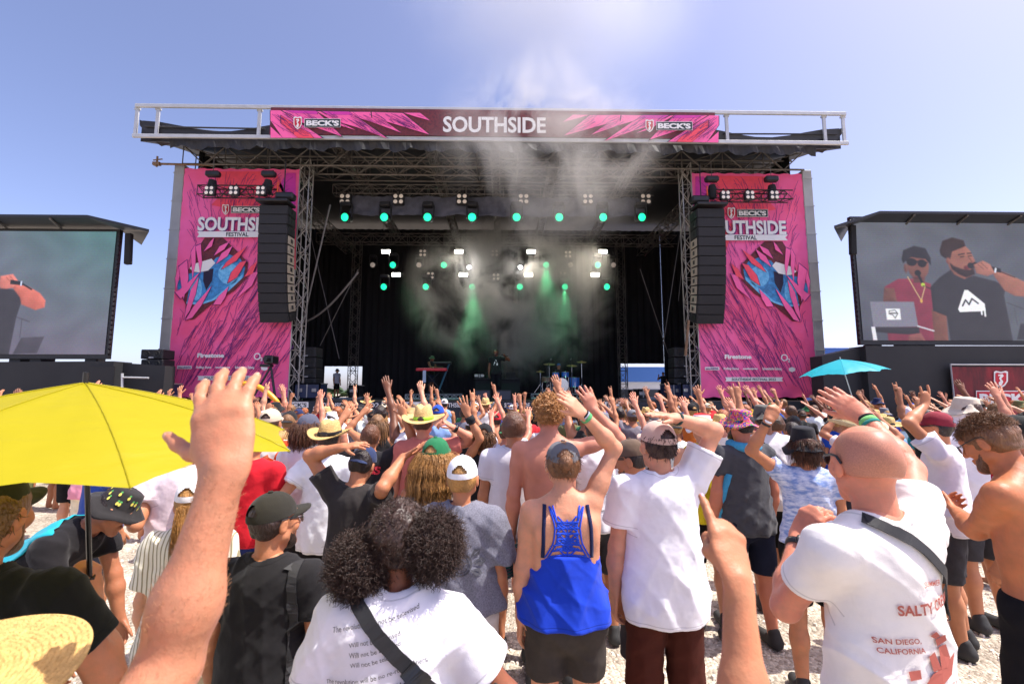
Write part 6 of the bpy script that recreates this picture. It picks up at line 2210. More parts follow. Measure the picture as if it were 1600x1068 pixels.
def curl_ball(c, rad, n, seed, ln=.045):
    r = np.random.default_rng(seed)
    d = r.normal(0, 1, (n, 3)); d /= np.linalg.norm(d, axis=1, keepdims=True)
    t = np.linspace(0, 1, 12)
    p0 = d * np.array(rad) * r.uniform(.75, .98, (n, 1)) + np.array(c)
    dirs = d + r.normal(0, .55, (n, 3)) + np.array([0, 0, -.35]); dirs /= np.linalg.norm(dirs, axis=1, keepdims=True)
    a = np.cross(dirs, [.4, .3, .86]); a /= np.linalg.norm(a, axis=1, keepdims=True); b = np.cross(dirs, a)
    l = ln * r.uniform(.4, 1.2, n)
    w = 260 * t[None] * l[:, None] + r.uniform(0, 6.28, n)[:, None]
    return p0[:, None] + dirs[:, None] * (t[None, :, None] * l[:, None, None]) + .0045 * (np.cos(w)[..., None] * a[:, None] + np.sin(w)[..., None] * b[:, None])


def afro_tubes(g):
    out = []
    for c, rad, n, sd_ in (((-.10, -.055, -.055), (.088, .082, .088), 5000, 1), ((.115, -.035, .0), (.080, .077, .09), 4600, 2)):
        p = curl_ball(c, rad, n, sd_)
        out.append((to_fig(g, p.reshape(-1, 3)).reshape(p.shape), .0008 * g.s * np.array([1] * 10 + [.8, .4]), 3))
    return out


g = person('woman with two dark afro puffs and white printed t-shirt in the front', (624, 786), 1.40, sex='f', fat=1.34, yaw=2, lean=5, side=4, hy=-8, hr=-4, skin=lin(134, 82, 58), vox=.0042, top=dict(color=lin(238, 236, 242), loose=.034, hem=.8, sleeve=.62, fold=.006), bottom=dict(color=CHAR),
           hair=dict(color=lin(58, 40, 32), thick=.014, namp=.007, nscale=150, lumps=puffs, tubes=afro_tubes, strands=[dict(n=4200, length=.026, region=ALLSCALP, gravity=.2, curl=.003, curlf=320, rad=.0008, segs=8, lift=.5, spread=.6)]),
           Rr=A(786, 1080, 1.38, 740, 1120, 1.60, 'relax', (-1, 0, 0)))
g.hairob.data.materials[0] = mat('curly_hair', None, rough=.5, spec=.45, obj_color=True, var=.3, vscale=40)
T_ = [(w, x, z, sz, 12, kw) for w, x, z, sz, kw in (('The revolution will not be televised', -.005, 1.452, .0165, {}), ('Will not be televised', .0, 1.414, .0165, {}), ('Will not be televised', .003, 1.390, .0165, {}), ('Will not be televised', .007, 1.366, .0165, {}),
      ('The revolution will be no re-run brothers', .005, 1.328, .0165, {}), ('The revolution will be live', .03, 1.296, .0175, dict(bold=.028)))]
shirt_text(g, T_, M_BLACKPRINT)
so = strap(g, [(-.075, 1.50), (.0, 1.44), (.12, 1.32), (.22, 1.18)], .036, off=.007)
mb = ribbon_back(g.bvh, [(.088 * g.s, 1.352 * g.s), (.128 * g.s, 1.310 * g.s)], .044 * g.s, .012, .012); mb.build('strap_buckle', M_PLASTIC, g.root, local=True)
mb = MB()
E_, S_ = g.elb['R'] * g.s, g.sh['R'] * g.s
bva = BVHTree.FromPolygons([tuple(v.co) for v in g.body.data.vertices], [tuple(p.vertices) for p in g.body.data.polygons])
rr_ = random.Random(9)
for i in range(16):
    c = S_.lerp(E_, rr_.uniform(.62, .95)) + Vector((rr_.uniform(-.02, .03), -.06, 0)); pts = []
    for k in range(7):
        a = k * .9; q = c + Vector((.008 * math.cos(a) * rr_.uniform(.3, 1), 0, .012 * math.sin(a) * rr_.uniform(.3, 1)))
        h_ = bva.find_nearest(q); pts.append(h_[0] + h_[1] * .0012)
    mb.tube(pts, .0012, 4)
mb.build('tattoo', mat('tattoo_ink', (.03, .028, .03), rough=.6), g.body, local=True)

g = person('brown-haired man in black band t-shirt with red lettering and raised arms', (580, 664), 4.2, skin='tan', top=dict(color=lin(34, 33, 36), loose=.024), bottom=dict(color=lin(36, 36, 40)), hair=dict(color=lin(98, 60, 38), thick=.012, namp=.003),
           Rr=A(640, 690, 4.27, 628, 640, 4.27, 'open', (0, 1, 0)), L=A(530, 700, 4.13, 545, 640, 4.20, 'open', (0, 1, 0)))
shirt_text(g, [('GS', .06, 1.32, .10, -8, dict(bold=.04))], M_REDPRINT)
g = person('person in salmon t-shirt and wide straw hat with lime green band', (662, 640), 4.2, yaw=-4, skin='pink', top=dict(color=lin(206, 118, 106), loose=.024), bottom=dict(color=lin(90, 90, 100)), hair=dict(color=HB), hat=dict(kind='cowboy', color=lin(216, 182, 122), band=lin(150, 210, 60), brim=.105, curl=.04, tall=.13, pinch=.03),
           Rr=A(722, 692, 4.20, 690, 656, 4.05, 'curl', (-.4, .3, -.8)))
ring_on(g, g.root, 'watch', 'R', .9, .03, M_PLASTIC)
g = person('woman with long wavy blonde hair and green baseball cap', (682, 687), 2.8, sex='f', skin='fair', hy=-16, yaw=2, top=dict(color=lin(236, 232, 228), sleeve=0, tank=True, loose=.012), bottom=dict(color=lin(200, 196, 190)), hat=dict(kind='cap', color=lin(36, 110, 70)),
           hair=dict(color=lin(186, 136, 76), strands=[dict(n=2600, length=.33, region=lambda p: (p[:, 1] < .02) & (p[:, 2] < .045) & (p[:, 2] > -.06), gravity=4.0, rad=.0012, segs=12, wave=.005, lift=.35, spread=.09)]))
g = person('person in white cap and heather grey t-shirt with dreamcatcher print', (723, 716), 2.4, sex='f', yaw=-5, skin='tan', fat=1.08, top=dict(color=lin(112, 112, 124), loose=.055, hem=.98, wide=.02, sleeve=.75, mat=mat('heather_grey', None, rough=.9, obj_color=True, var=.45, vscale=140)), bottom=dict(color=lin(206, 198, 190), length=.1, name='trousers'),
           hair=dict(color=lin(176, 130, 72)), hat=dict(kind='cap', color=lin(240, 240, 244)))
mb = MB()
def ring_geo(r, w, n=26): return ([(rr2 * math.cos(k * 6.2832 / n), rr2 * math.sin(k * 6.2832 / n)) for k in range(n) for rr2 in (r - w, r + w)], [(2 * k, 2 * k + 1, (2 * k + 3) % (2 * n), (2 * k + 2) % (2 * n)) for k in range(n)])
for r_, w_ in ((.055, .004), (.042, .002), (.02, .003)): decal(g.bvh, mb, ring_geo(r_, w_), .02 * g.s, 1.24 * g.s, g.s, g.s)
for k in range(8):
    a = k * .785; decal(g.bvh, mb, ([(.02 * math.cos(a), .02 * math.sin(a)), (.04 * math.cos(a + .3), .04 * math.sin(a + .3)), (.04 * math.cos(a + .36), .04 * math.sin(a + .36))], [(0, 1, 2)]), .02 * g.s, 1.24 * g.s, g.s, g.s)
for (a, l_) in ((35, .12), (5, .13), (-25, .12)):
    for o in (.008, -.008): decal(g.bvh, mb, ([(.06, 0), (l_ * .8, o + .012 * (o > 0) - .012 * (o < 0)), (l_, 0), (l_ * .8, o * .4)], [(0, 1, 2, 3)]), .02 * g.s, 1.24 * g.s, g.s, g.s, a)
mb.build('shirt_print', mat('faded_print', (.06, .06, .075), rough=.8), g.shirt, local=True)
g = person('woman in strappy black top and black cap with scrunchie on raised wrist', (757, 664), 4.2, sex='f', skin='tan', top=dict(color=BLACK, sleeve=0, tank=True, loose=.006, hem=.95), bottom=dict(color=lin(60, 62, 70)), hat=dict(kind='cap', color=lin(32, 32, 34)), hair=dict(color=lin(112, 76, 44), strands=[dict(n=500, length=.1, region=BACKLOW, gravity=2.4, rad=.002, lift=.4, spread=.15)]),
           L=A(747, 690, 4.05, 727, 640, 3.98, 'open', (0, 1, 0), (716, 608, 3.98)))
ring_on(g, g.root, 'scrunchie', 'L', .80, .05, M_BLACKCLOTH, extra=.014); ring_on(g, g.root, 'watch', 'L', .66, .025, M_PLASTIC)
g = person('brown-haired man in plain white t-shirt and teal striped shorts', (803, 646), 3.6, yaw=-8, skin='tan', top=dict(color=lin(226, 222, 226), loose=.024, hem=.84, fold=.005), bottom=dict(color=WHITE, mat=stripe_mat('teal_stripes', lin(24, 40, 44), lin(40, 150, 160), 14, 'Z', lin(90, 60, 90)), length=.55), hair=dict(color=lin(96, 62, 42), thick=.016, namp=.004, nscale=60))
CURLTOP = lambda n, l, c: [dict(n=n, length=l, region=TOPSCALP, gravity=.1, curl=c, curlf=200, rad=.0026, segs=9, lift=1.0, spread=.5)]
g = person('shirtless curly blond man with right arm raised and green jacket at waist', (857, 621), 3.3, yaw=2, skin=lin(206, 136, 110), bottom=dict(color=lin(22, 22, 24), length=.5, loose=.03), hair=dict(color=lin(182, 128, 74), thick=.016, namp=.007, nscale=110, strands=CURLTOP(900, .045, .008)),
           Rr=A(936, 690, 3.30, 913, 624, 3.26, 'open', (-.25, .95, 0), (899, 575, 3.26)))
mb = MB()
vv = []
for i in range(13):
    for j in range(12):
        a = R(195 + 70 * i / 12); z = 1.0 - .42 * j / 11
        rad = .185 + .02 * math.sin(i * 1.7) + .02 * j / 11
        vv.append(Vector((rad * math.cos(a) * 1.0, rad * .72 * math.sin(a), z)) * g.s)
mb.add(vv, [(i * 12 + j, (i + 1) * 12 + j, (i + 1) * 12 + j + 1, i * 12 + j + 1) for i in range(12) for j in range(11)])
o_ = mb.build('jacket_at_waist', M_CLOTH, g.root, True, lin(28, 96, 62), local=True); o_.modifiers.new('thickness', 'SOLIDIFY').thickness = .012
mb = MB(); nk = [(g.neck + g.Rc @ Vector((.066 * math.cos(t), .066 * math.sin(t) - .004, .006 + .012 * math.sin(t)))) * g.s for t in [k * .2618 for k in range(25)]]
mb.tube(nk, .003, 5); mb.build('necklace', M_ALU, g.root, local=True)

# ---- woman in the blue top
BUN = lambda g: [([ell((g.head + g.Rh @ Vector((.0, -.118, .022))) * g.s, np.array([.036, .034, .038]) * g.s)], noise_fn(140, .008, 8))]
g = person('woman in blue crochet-back top and grey cap with right arm raised', (879, 690), 2.3, sex='f', fat=1.1, yaw=0, hp=4, skin=lin(210, 150, 118), vox=.0055,
           top=dict(bare=True, name='blue_top', color=lin(24, 62, 190), sleeve=0, tank=False, loose=.022, hem=.92, wide=.0, fold=.009, cut=lambda g: [plane(g.Rc @ Vector((0, 0, 1)), (g.Rc @ Vector((0, 0, 1))).dot(g.tj((0, 0, 1.235)) * g.s), .01)] + [cone(g.tj((sg * .15, 0, 1.28)) * g.s, g.tj((sg * .45, 0, 1.36)) * g.s, .07 * g.s, .2 * g.s, .01, None, 1, 's') for sg in (-1, 1)]),
           bottom=dict(color=lin(66, 60, 56), length=.66, loose=.016, top=1.04), hair=dict(color=lin(112, 74, 44), thick=.006, lumps=BUN, strands=[dict(n=260, length=.03, region=BACKLOW, gravity=1.2, rad=.0012, lift=.3, spread=.2)]), hat=dict(kind='cap', color=lin(104, 104, 108), hole=True, tall=.09),
           Rr=A(957, 704, 2.3, 905, 640, 2.22, 'flat', (-.1, .75, -.65), (866, 604, 2.16)))
for (f_, w_, c_) in ((.90, .018, lin(90, 170, 110)), (.965, .008, lin(180, 190, 210)), (.985, .012, lin(30, 30, 34))): ring_on(g, g.root, 'wristband', 'R', f_, w_, M_CLOTH, c_)
sb = [tuple(v.co) for v in g.body.data.vertices]
bvb = BVHTree.FromPolygons(sb, [tuple(p.vertices) for p in g.body.data.polygons])
s_ = g.s
for sg in (-1, 1):
    mb = ribbon_back(bvb, [(sg * .115 * s_, 1.225 * s_), (sg * .112 * s_, 1.36 * s_), (sg * .102 * s_, 1.462 * s_)], .017 * s_, .002, .002); mb.build('bra_strap', M_CLOTH, g.root, True, lin(26, 34, 72), local=True)
lace = []
for sg in (-1, 1):
    lace.append([(sg * .105, 1.23), (sg * .066, 1.30), (sg * .058, 1.37), (sg * .082, 1.455)])
    lace.append([(sg * .092, 1.23), (sg * .05, 1.30), (sg * .044, 1.37), (sg * .064, 1.46)])
    for k in range(7): lace.append([(0, 1.245 + .024 * k), (sg * (.088 - .011 * min(k, 3)), 1.235 + .026 * k)])
    for k in range(5): lace.append([(sg * .012, 1.24 + .035 * k), (sg * (.05 if k < 3 else .045), 1.275 + .035 * k)]); lace.append([(sg * .02 * (k % 2), 1.24 + .035 * k), (sg * (.06 - .004 * k), 1.24 + .028 * k)])
    lace.append([(sg * .08, 1.455), (sg * .07, 1.44), (sg * .05, 1.39), (0, 1.36)])
lace += [[(0, 1.235), (0, 1.40)]] + [[(-.05, z), (0, z - .012), (.05, z)] for z in (1.27, 1.295, 1.32, 1.345, 1.37, 1.39)]
for k in range(5):
    a = k * 1.2566; lace.append([(.0, 1.30), (.03 * math.cos(a), 1.30 + .034 * math.sin(a)), (.03 * math.cos(a + .6), 1.30 + .034 * math.sin(a + .6)), (0, 1.30)])
mb = MB()
for ln_ in lace:
    q = ribbon_back(bvb, [(x * s_, z * s_) for x, z in ln_], .0075 * s_, .002, .003, 10); mb.add(q.v, q.f)
mb.build('crochet_lace', M_CLOTH, g.shirt, True, lin(30, 70, 196), local=True)

g = person('person in white t-shirt with black triangle line print behind the raised arm', (930, 652), 3.8, skin='tan', top=dict(color=lin(236, 234, 238), loose=.024), bottom=dict(color=CHAR), hair=dict(color=HB), hat=dict(kind='cap', color=lin(60, 52, 44)))
mb = MB()
for pts in ([(-.11, 1.16), (0, 1.36), (.11, 1.16), (-.11, 1.16)], [(-.055, 1.26), (.055, 1.26), (0, 1.16), (-.055, 1.26)], [(-.12, 1.04), (.12, 1.04)]):
    q = ribbon_back(g.bvh, [(x * g.s, z * g.s) for x, z in pts], .006, .002, .003, 30); mb.add(q.v, q.f)
mb.build('triangle_print', M_BLACKPRINT, g.shirt, local=True)
g = person('man in profile with brown cap looking down, white and teal patterned shirt', (980, 690), 2.8, yaw=62, hp=14, skin='tan', top=dict(color=lin(226, 222, 214), loose=.024, mat=blotch_mat('teal_scallop', [lin(30, 110, 130), lin(226, 222, 214), lin(24, 60, 80), lin(40, 140, 150), lin(214, 120, 60)], 34)), bottom=dict(color=CHAR), hair=dict(color=HD, beard=lin(96, 70, 52), beard_t=.0015), hat=dict(kind='cap', color=lin(104, 86, 72)))
g = person('man in plain white t-shirt and dusty pink cap, forearm above his head', (1027, 662), 2.45, yaw=0, hy=12, skin=lin(208, 148, 118), top=dict(color=lin(238, 236, 242), loose=.036, hem=.80, sleeve=.62, fold=.009), bottom=dict(color=lin(74, 36, 28), length=.04, name='trousers', loose=.018), hair=dict(color=lin(58, 38, 32), strands=[dict(n=260, length=.035, region=BACKLOW, gravity=1.4, rad=.0014, lift=.25, spread=.15)]), hat=dict(kind='cap', color=lin(204, 172, 158)),
           Rr=A(1106, 692, 2.43, 1040, 648, 2.33, 'flat', (.1, .2, -1), (990, 640, 2.27)))
ring_on(g, g.root, 'wristband', 'R', .93, .018, M_CLOTH, lin(40, 60, 56))
g = person('person in yellow sleeveless top with red and white bucket hat', (1096, 648), 4.0, skin='fair', yaw=-5, top=dict(color=lin(226, 206, 40), sleeve=.1, tank=True, loose=.02), bottom=dict(color=BLACK), hair=dict(color=HB), hat=dict(kind='bucket', color=WHITE, mat=stripe_mat('red_white', lin(206, 40, 46), lin(236, 236, 238), 5, 'Z')))
g = person('man in charcoal t-shirt with floral bucket hat and blue towel round his neck', (1156, 641), 3.7, yaw=6, hy=28, fat=1.08, skin=lin(196, 120, 92), top=dict(color=lin(72, 72, 76), loose=.020, hem=.83), bottom=dict(color=lin(28, 32, 50), length=.52), shoes=lin(50, 48, 46), hair=dict(color=HD, beard=HD), hat=dict(kind='bucket', brim=.06, color=WHITE, mat=blotch_mat('hat_floral', [lin(206, 60, 80), lin(60, 60, 140), lin(230, 160, 60), lin(220, 90, 140), lin(90, 150, 90), lin(120, 70, 160), lin(200, 110, 110)], 95)), stance=.15)
mb = MB(); pts = [(g.neck + g.Rc @ Vector((.092 * math.cos(R(a)), .088 * math.sin(R(a)) + .0, .022 + .014 * math.sin(R(a))))) * g.s for a in range(150, 400, 12)]
mb.tube(pts, .040, 10)
mb.build('towel', mat('towel', None, rough=.95, obj_color=True, var=.2, vscale=40, bump=.6, bscale=120), g.root, True, lin(70, 160, 196), local=True)
mb = MB(); mb.tube([g.tj((-.17, -.06, 1.28)) * g.s, g.tj((-.20, .02, 1.0)) * g.s, Vector((-.21, .02, .72)) * g.s], .028, 8); mb.build('towel_end', mat('towel', None), g.root, True, lin(70, 160, 196), local=True)
g = person('person in white t-shirt with black strap and grey bucket hat', (1192, 634), 4.3, yaw=-8, skin='tan', top=dict(color=lin(230, 226, 226), loose=.03), bottom=dict(color=BLACK), hair=dict(color=HD), hat=dict(kind='bucket', color=lin(92, 90, 84)))
strap(g, [(-.1, 1.46), (.0, 1.34), (.16, 1.14)])
g = person('woman in tie-dye blue top and black bucket hat pointing up with left hand', (1254, 673), 3.1, sex='f', yaw=-14, skin='tan', top=dict(color=WHITE, loose=.02, sleeve=.42, hem=1.0, mat=mat('tie_dye', lin(214, 220, 236), rough=.9, color2=lin(120, 146, 200), vscale=16, stretch=(1, 1, 3))), bottom=dict(color=BLACK, length=.6), hair=dict(color=lin(84, 52, 32), strands=[dict(n=600, length=.09, region=BACKLOW, gravity=2.6, rad=.0016, lift=.2, spread=.1)]), hat=dict(kind='bucket', color=lin(34, 34, 38), brim=.05, drop=.04, tall=.12),
           L=A(1174, 702, 3.10, 1196, 664, 3.02, 'point', (.2, .9, -.2), (1212, 632, 3.02)))
ring_on(g, g.root, 'wristband', 'L', .95, .015, M_CLOTH, lin(230, 230, 235)); ring_on(g, g.root, 'wristband', 'L', .86, .016, M_PLASTIC)

# ---- bald man in front
g = person('bald man in white printed t-shirt with sunglasses and black cross-body strap', (1346, 664), 1.45, yaw=16, hy=-22, hp=3, fat=.95, skin=lin(208, 134, 106), vox=.0042, nails=lin(206, 140, 116), armhair='LR', top=dict(color=lin(238, 232, 226), loose=.016, hem=.80, sleeve=.55, fold=.007), bottom=dict(color=CHAR), eyewear='dark',
           L=A(1212, 968, 1.60, 1247, 846, 1.68, 'curl', (.8, .3, -.1), (1282, 784, 1.66)), Rr=A(1420, 722, 1.70, 1330, 628, 1.95, 'flat', (.2, 1, -.1), (1244, 578, 2.03)))
hv_ = g.hair_prims(.0012, -.03)
link_mesh('shaved_hair', np_mesh('shaved_hair', *sdf_mesh(hv_ + [cone((g.head + g.Rh @ Vector((0, .06, .10))) * g.s, (g.head + g.Rh @ Vector((0, -.03, .13))) * g.s, .06 * g.s, .04 * g.s, .02, None, 1, 's')], .0045, noise_fn(40, .0006, 2)), True), mat('stubble', lin(194, 128, 102), rough=.5, color2=lin(170, 114, 92), vscale=300), g.root, local=True)
ring, c_, d_, r_ = ring_on(g, g.root, 'watch', 'L', .86, .022, M_PLASTIC, extra=.006)
side_ = (Vector((-.6, -.8, .1)) - d_ * Vector((-.6, -.8, .1)).dot(d_)).normalized()
mb = MB(); mb.lathe([(.021, -.002), (.022, .006), (.018, .009), (.001, .0092)], 20, Matrix.Translation(c_ + side_ * (r_ + .001)) @ side_.to_track_quat('Z', 'Y').to_matrix().to_4x4()); wf = mb.build('watch_case', M_PLASTIC, ring, True, local=True)
mb = MB(); mb.lathe([(.0145, .0098), (.012, .0102), (.001, .0102)], 20, Matrix.Translation(c_ + side_ * (r_ + .001)) @ side_.to_track_quat('Z', 'Y').to_matrix().to_4x4()); mb.build('watch_dial', mat('watch_dial', (.16, .18, .2), rough=.25), ring, local=True)
for f_, w_, cc in ((.90, .02, lin(120, 190, 110)), (.965, .012, lin(30, 30, 30)), (.84, .014, lin(40, 130, 120))): ring_on(g, g.root, 'wristband', 'R', f_, w_, M_CLOTH, cc)
strap(g, [(-.10, 1.50), (-.02, 1.455), (.08, 1.36), (.17, 1.20)], .03, off=.008)
PR = mat('brick_red_print', lin(176, 92, 78), rough=.8)
shirt_text(g, [(w, x - .045, z, sz, r, kw) for w, x, z, sz, r, kw in (('SUMMER', .05, 1.345, .018, -1, dict(bold=.01)), ('SALTY CREW', .04, 1.285, .036, 6, dict(bold=.03, xs=.8)), ('SAN DIEGO,', -.045, 1.205, .018, 4, dict(bold=.02)), ('CALIFORNIA', -.04, 1.182, .018, 4, dict(bold=.02)), ("FOAM N' FURY", .03, 1.085, .026, 4, dict(bold=.0)), ('FIND REFUGE IN THE SEA', .05, 1.055, .0165, 4, dict(bold=.03)), ('EST 78', .13, 1.235, .015, 4, {}))], PR)
mb = MB()
for pts in ([(.0, 1.085), (.03, 1.11), (.075, 1.125), (.12, 1.15), (.09, 1.105), (.05, 1.085)], [(.035, 1.115), (.03, 1.15), (.05, 1.16), (.06, 1.12)], [(.06, 1.12), (.065, 1.17), (.09, 1.175), (.10, 1.14), (.08, 1.12)], [(.04, 1.20), (.055, 1.212), (.068, 1.20), (.055, 1.192)], [(-.03, 1.118), (.0, 1.122), (-.002, 1.102), (-.032, 1.098)], [(.055, 1.19), (.085, 1.2), (.09, 1.185), (.06, 1.172)]):
    pts = [(p[0] - .055, p[1] + .025) for p in pts]; cx_, cz_ = sum(p[0] for p in pts) / len(pts), sum(p[1] for p in pts) / len(pts)
    decal(g.bvh, mb, ([(0, 0)] + [(p[0] - cx_, p[1] - cz_) for p in pts], [(0, i + 1, (i + 1) % len(pts) + 1) for i in range(len(pts))]), cx_ * g.s, cz_ * g.s, g.s, g.s, 0, 0, .005)
mb.build('surfer_print', PR, g.shirt, local=True)

# ---- shirtless man at the right
g = person('shirtless man with curly brown hair and glasses looking down at a phone', (1524, 654), 2.25, yaw=22, lean=6, hp=22, skin=lin(186, 116, 76), bottom=dict(color=lin(26, 25, 28), length=.5, loose=.03, top=1.0), hair=dict(color=lin(118, 80, 50), thick=.010, namp=.005, nscale=90, beard=lin(96, 64, 42), beard_t=.002, strands=[dict(n=2200, length=.030, region=lambda p: p[:, 2] > .05, gravity=.3, curl=.006, curlf=190, rad=.0011, segs=9, spread=.5)]), eyewear='clear',
           L=A(1500, 862, 2.40, 1470, 775, 2.72, 'curl', (.7, 0, .6)), Rr=A(1650, 850, 2.28, 1530, 790, 2.78, 'curl', (-.6, 0, .6)))
w_ = g.root.matrix_basis @ (g.wri['L'] * g.s)
root = empty('smartphone', w_ + Vector((.05, .09, .03)), R(22), 'black smartphone held by the shirtless curly-haired man', 'phone')
mb = MB(); mb.box((0, 0, 0), (.075, .009, .15), Matrix.Rotation(R(-50), 3, 'X'), bev=.004); mb.build('case', M_PLASTIC, root, local=True)
mb = MB(); mb.box((0, -.0055, 0), (.068, .001, .142), Matrix.Rotation(R(-50), 3, 'X')); mb.build('screen', M_GLASS, root, local=True)
mb = MB(); mb.lathe([(.152, .955), (.158, .96), (.160, .985), (.154, 1.0)], 40, Matrix.Scale(g.s, 4), 0, lambda p, th, i: Vector((p.x * 1.0, p.y * .80, p.z))); mb.build('waistband', M_CLOTH, g.root, True, lin(92, 140, 100), local=True)
g = person('person in red bandana scarf and black cap at the right edge', (1588, 652), 2.9, yaw=20, skin='tan', top=dict(color=lin(200, 30, 44), loose=.03, mat=blotch_mat('bandana', [lin(200, 30, 44), lin(206, 34, 48), lin(196, 26, 40), lin(200, 30, 44), lin(230, 200, 200)], 70)), bottom=dict(color=CHAR), hair=dict(color=HB), hat=dict(kind='cap', color=lin(44, 46, 44), hole=False))
g = person('man in white t-shirt and maroon cap making horns with raised left hand', (1462, 646), 3.6, yaw=42, skin='tan', top=dict(color=lin(232, 230, 238), loose=.028), bottom=dict(color=CHAR), hair=dict(color=HD), hat=dict(kind='cap', color=lin(140, 48, 62)), eyewear='dark',
           L=A(1424, 664, 3.53, 1442, 636, 3.60, 'rock', (0, .8, 0), (1446, 610, 3.60)))
g = person('person in beige bucket hat with white cloth hanging over the neck', (1508, 622), 3.9, skin='tan', top=dict(color=lin(216, 214, 222), loose=.03), bottom=dict(color=CHAR), hair=dict(color=HB), hat=dict(kind='bucket', color=lin(206, 194, 176), brim=.06))
mb = MB(); mb.lathe([(.105, -.005), (.115, -.07), (.14, -.15), (.15, -.16)], 28, g.hm(), 0, lambda p, th, i: Vector((p.x * (1 + .06 * math.sin(th * 7)), p.y * 1.0 - .01, p.z)))
mb.f = [q for q in mb.f if len(q) == 4]; mb.build('neck_cloth', M_CLOTH, g.root, True, lin(232, 230, 240), local=True)
g = person('person in wide cream straw hat just behind the bald man', (1338, 648), 3.5, yaw=10, skin='tan', top=dict(color=lin(60, 60, 66), loose=.02), bottom=dict(color=CHAR), hair=dict(color=HB), hat=dict(kind='cowboy', color=lin(226, 210, 170), brim=.085, curl=.05, tall=.125))
# ---- person whose pointing hand rises at the bottom
g = person('person whose hand with lilac nails points up at the bottom of the crowd', (1000, 1215), 0.62, sex='f', skin=lin(188, 126, 90), vox=.0045, nails=lin(206, 160, 216), top=dict(color=lin(60, 60, 70), sleeve=.3), bottom=dict(color=CHAR), hair=dict(color=HB),
           Rr=A(1168, 1066, 0.72, 1152, 905, 0.76, 'point', (-.25, .95, .1), (1125, 800, 0.83)))
# ------------------------------------------------------------------ performers and backline
def front_poly(g, pts, m, name):
    mb = MB()
    vv = [project_back(g.bvh, x * g.s, z * g.s, .004, True)[0] for x, z in pts]
    mb.poly(vv); return mb.build(name, m, g.shirt, local=True)


g = person('singer in black t-shirt with white logo standing centre stage with microphone', (775, 545), 16.6, yaw=176, hy=-14, skin='brown', zbase=DECK, top=dict(color=BLACK, loose=.02, bvh=True), bottom=dict(color=lin(24, 24, 28), length=.04, name='trousers'), hair=dict(color=lin(26, 20, 18), beard=lin(30, 22, 20), thick=.006),
           L=A(795, 562, 16.5, 786, 553.5, 16.25, 'fist', (.2, 0, .6)), vox=.010)
front_poly(g, [(-.015, 1.36), (.015, 1.36), (.075, 1.20), (.06, 1.17), (-.06, 1.17), (-.075, 1.20)][::-1], M_WHITEPRINT, 'shirt_logo')
q = g.root.matrix_basis @ (g.wri['L'] * g.s)
root = empty('microphone', q, 0, 'black handheld microphone at the mouth of the singer', 'microphone')
mb = MB(); mb.tube([q + Vector((.12, -.05, -.01)), q + Vector((-.06, -.06, .04))], [.014, .02], 8); mb.build('body', M_PLASTIC, root)
mb = MB(); mb.lathe([(.001, -.03), (.028, -.015), (.03, .01), (.015, .03), (.001, .032)], 10, Matrix.Translation(q + Vector((-.09, -.06, .05)))); mb.build('grille', M_BLACKMETAL, root)
g = person('keyboard player in dark top and shorts behind the red keyboard', (676, 556), 17.6, yaw=-120, hp=14, skin='brown', zbase=DECK + .22, top=dict(color=lin(30, 26, 30), sleeve=0, tank=True), bottom=dict(color=lin(40, 46, 66)), hair=dict(color=lin(30, 24, 20)), hat=dict(kind='bucket', color=lin(60, 90, 60)), vox=.011,
           Rr=dict(ed=(.1, .5, -.8), wd=(0, 1, .1)), L=dict(ed=(-.1, .5, -.8), wd=(0, 1, .1)))
root = empty('stage_riser', (P(677, 620, 17).x, 17.3, DECK), 0, 'aluminium riser platform under the keyboard player', 'platform')
a, b = P(633, 611, 16.8), P(722, 611, 16.8)
mb = MB(); mb.bx((a.x, 16.8, DECK + .19), (b.x, 18.6, DECK + .22)); mb.build('top', M_BLACKMETAL, root)
mb = MB(); mb.truss((a.x, 16.85, DECK + .1), (b.x, 16.85, DECK + .1), .06, .16, 14, .018, .01); mb.build('edge_truss', M_RAIL, root)
a, b = P(830, 612, 17.4), P(905, 612, 17.4)
root = empty('stage_riser', ((a.x + b.x) / 2, 18.2, DECK), 0, 'aluminium riser platform under the drum kit', 'platform')
mb = MB(); mb.bx((a.x, 17.4, DECK + .21), (b.x, 19.6, DECK + .24)); mb.build('top', M_BLACKMETAL, root)
mb = MB(); mb.truss((a.x, 17.45, DECK + .11), (b.x, 17.45, DECK + .11), .06, .17, 12, .018, .01); mb.build('edge_truss', M_RAIL, root)
# keyboard
z0 = DECK + .22
kx = P(675, 580, 17.2).x
root = empty('stage_keyboard', (kx, 17.2, z0), 0, 'bright red stage keyboard on a crossed stand with white towel', 'keyboard')
mb = MB(); mb.box((kx, 17.2, z0 + .88), (1.15, .36, .11), bev=.02); mb.build('case', cmat('keyboard_red', (206, 24, 44), rough=.3), root)
mb = MB(); mb.box((kx, 17.28, z0 + .94), (1.02, .16, .012)); mb.build('keys', M_WHITEPRINT, root)
mb = MB(); mb.tube([(kx - .45, 17.2, z0), (kx + .3, 17.2, z0 + .82)], .02, 6); mb.tube([(kx + .45, 17.25, z0), (kx - .3, 17.25, z0 + .82)], .02, 6); mb.build('stand', M_BLACKMETAL, root)
mb = MB(); mb.box((kx - .25, 17.01, z0 + .62), (.12, .02, .45)); mb.build('towel', M_CLOTH, root, color=lin(190, 190, 215))
p = P(695, 590, 17.1)
root = empty('synth_stand', (p.x, 17.1, z0), 0, 'tilted teal synthesiser stand beside the red keyboard', 'stand')
mb = MB(); mb.tube([(p.x - .25, 17.1, z0), (p.x + .15, 17.2, z0 + 1.12)], .035, 6); mb.build('leg', cmat('teal_metal', (40, 90, 110), rough=.4), root)
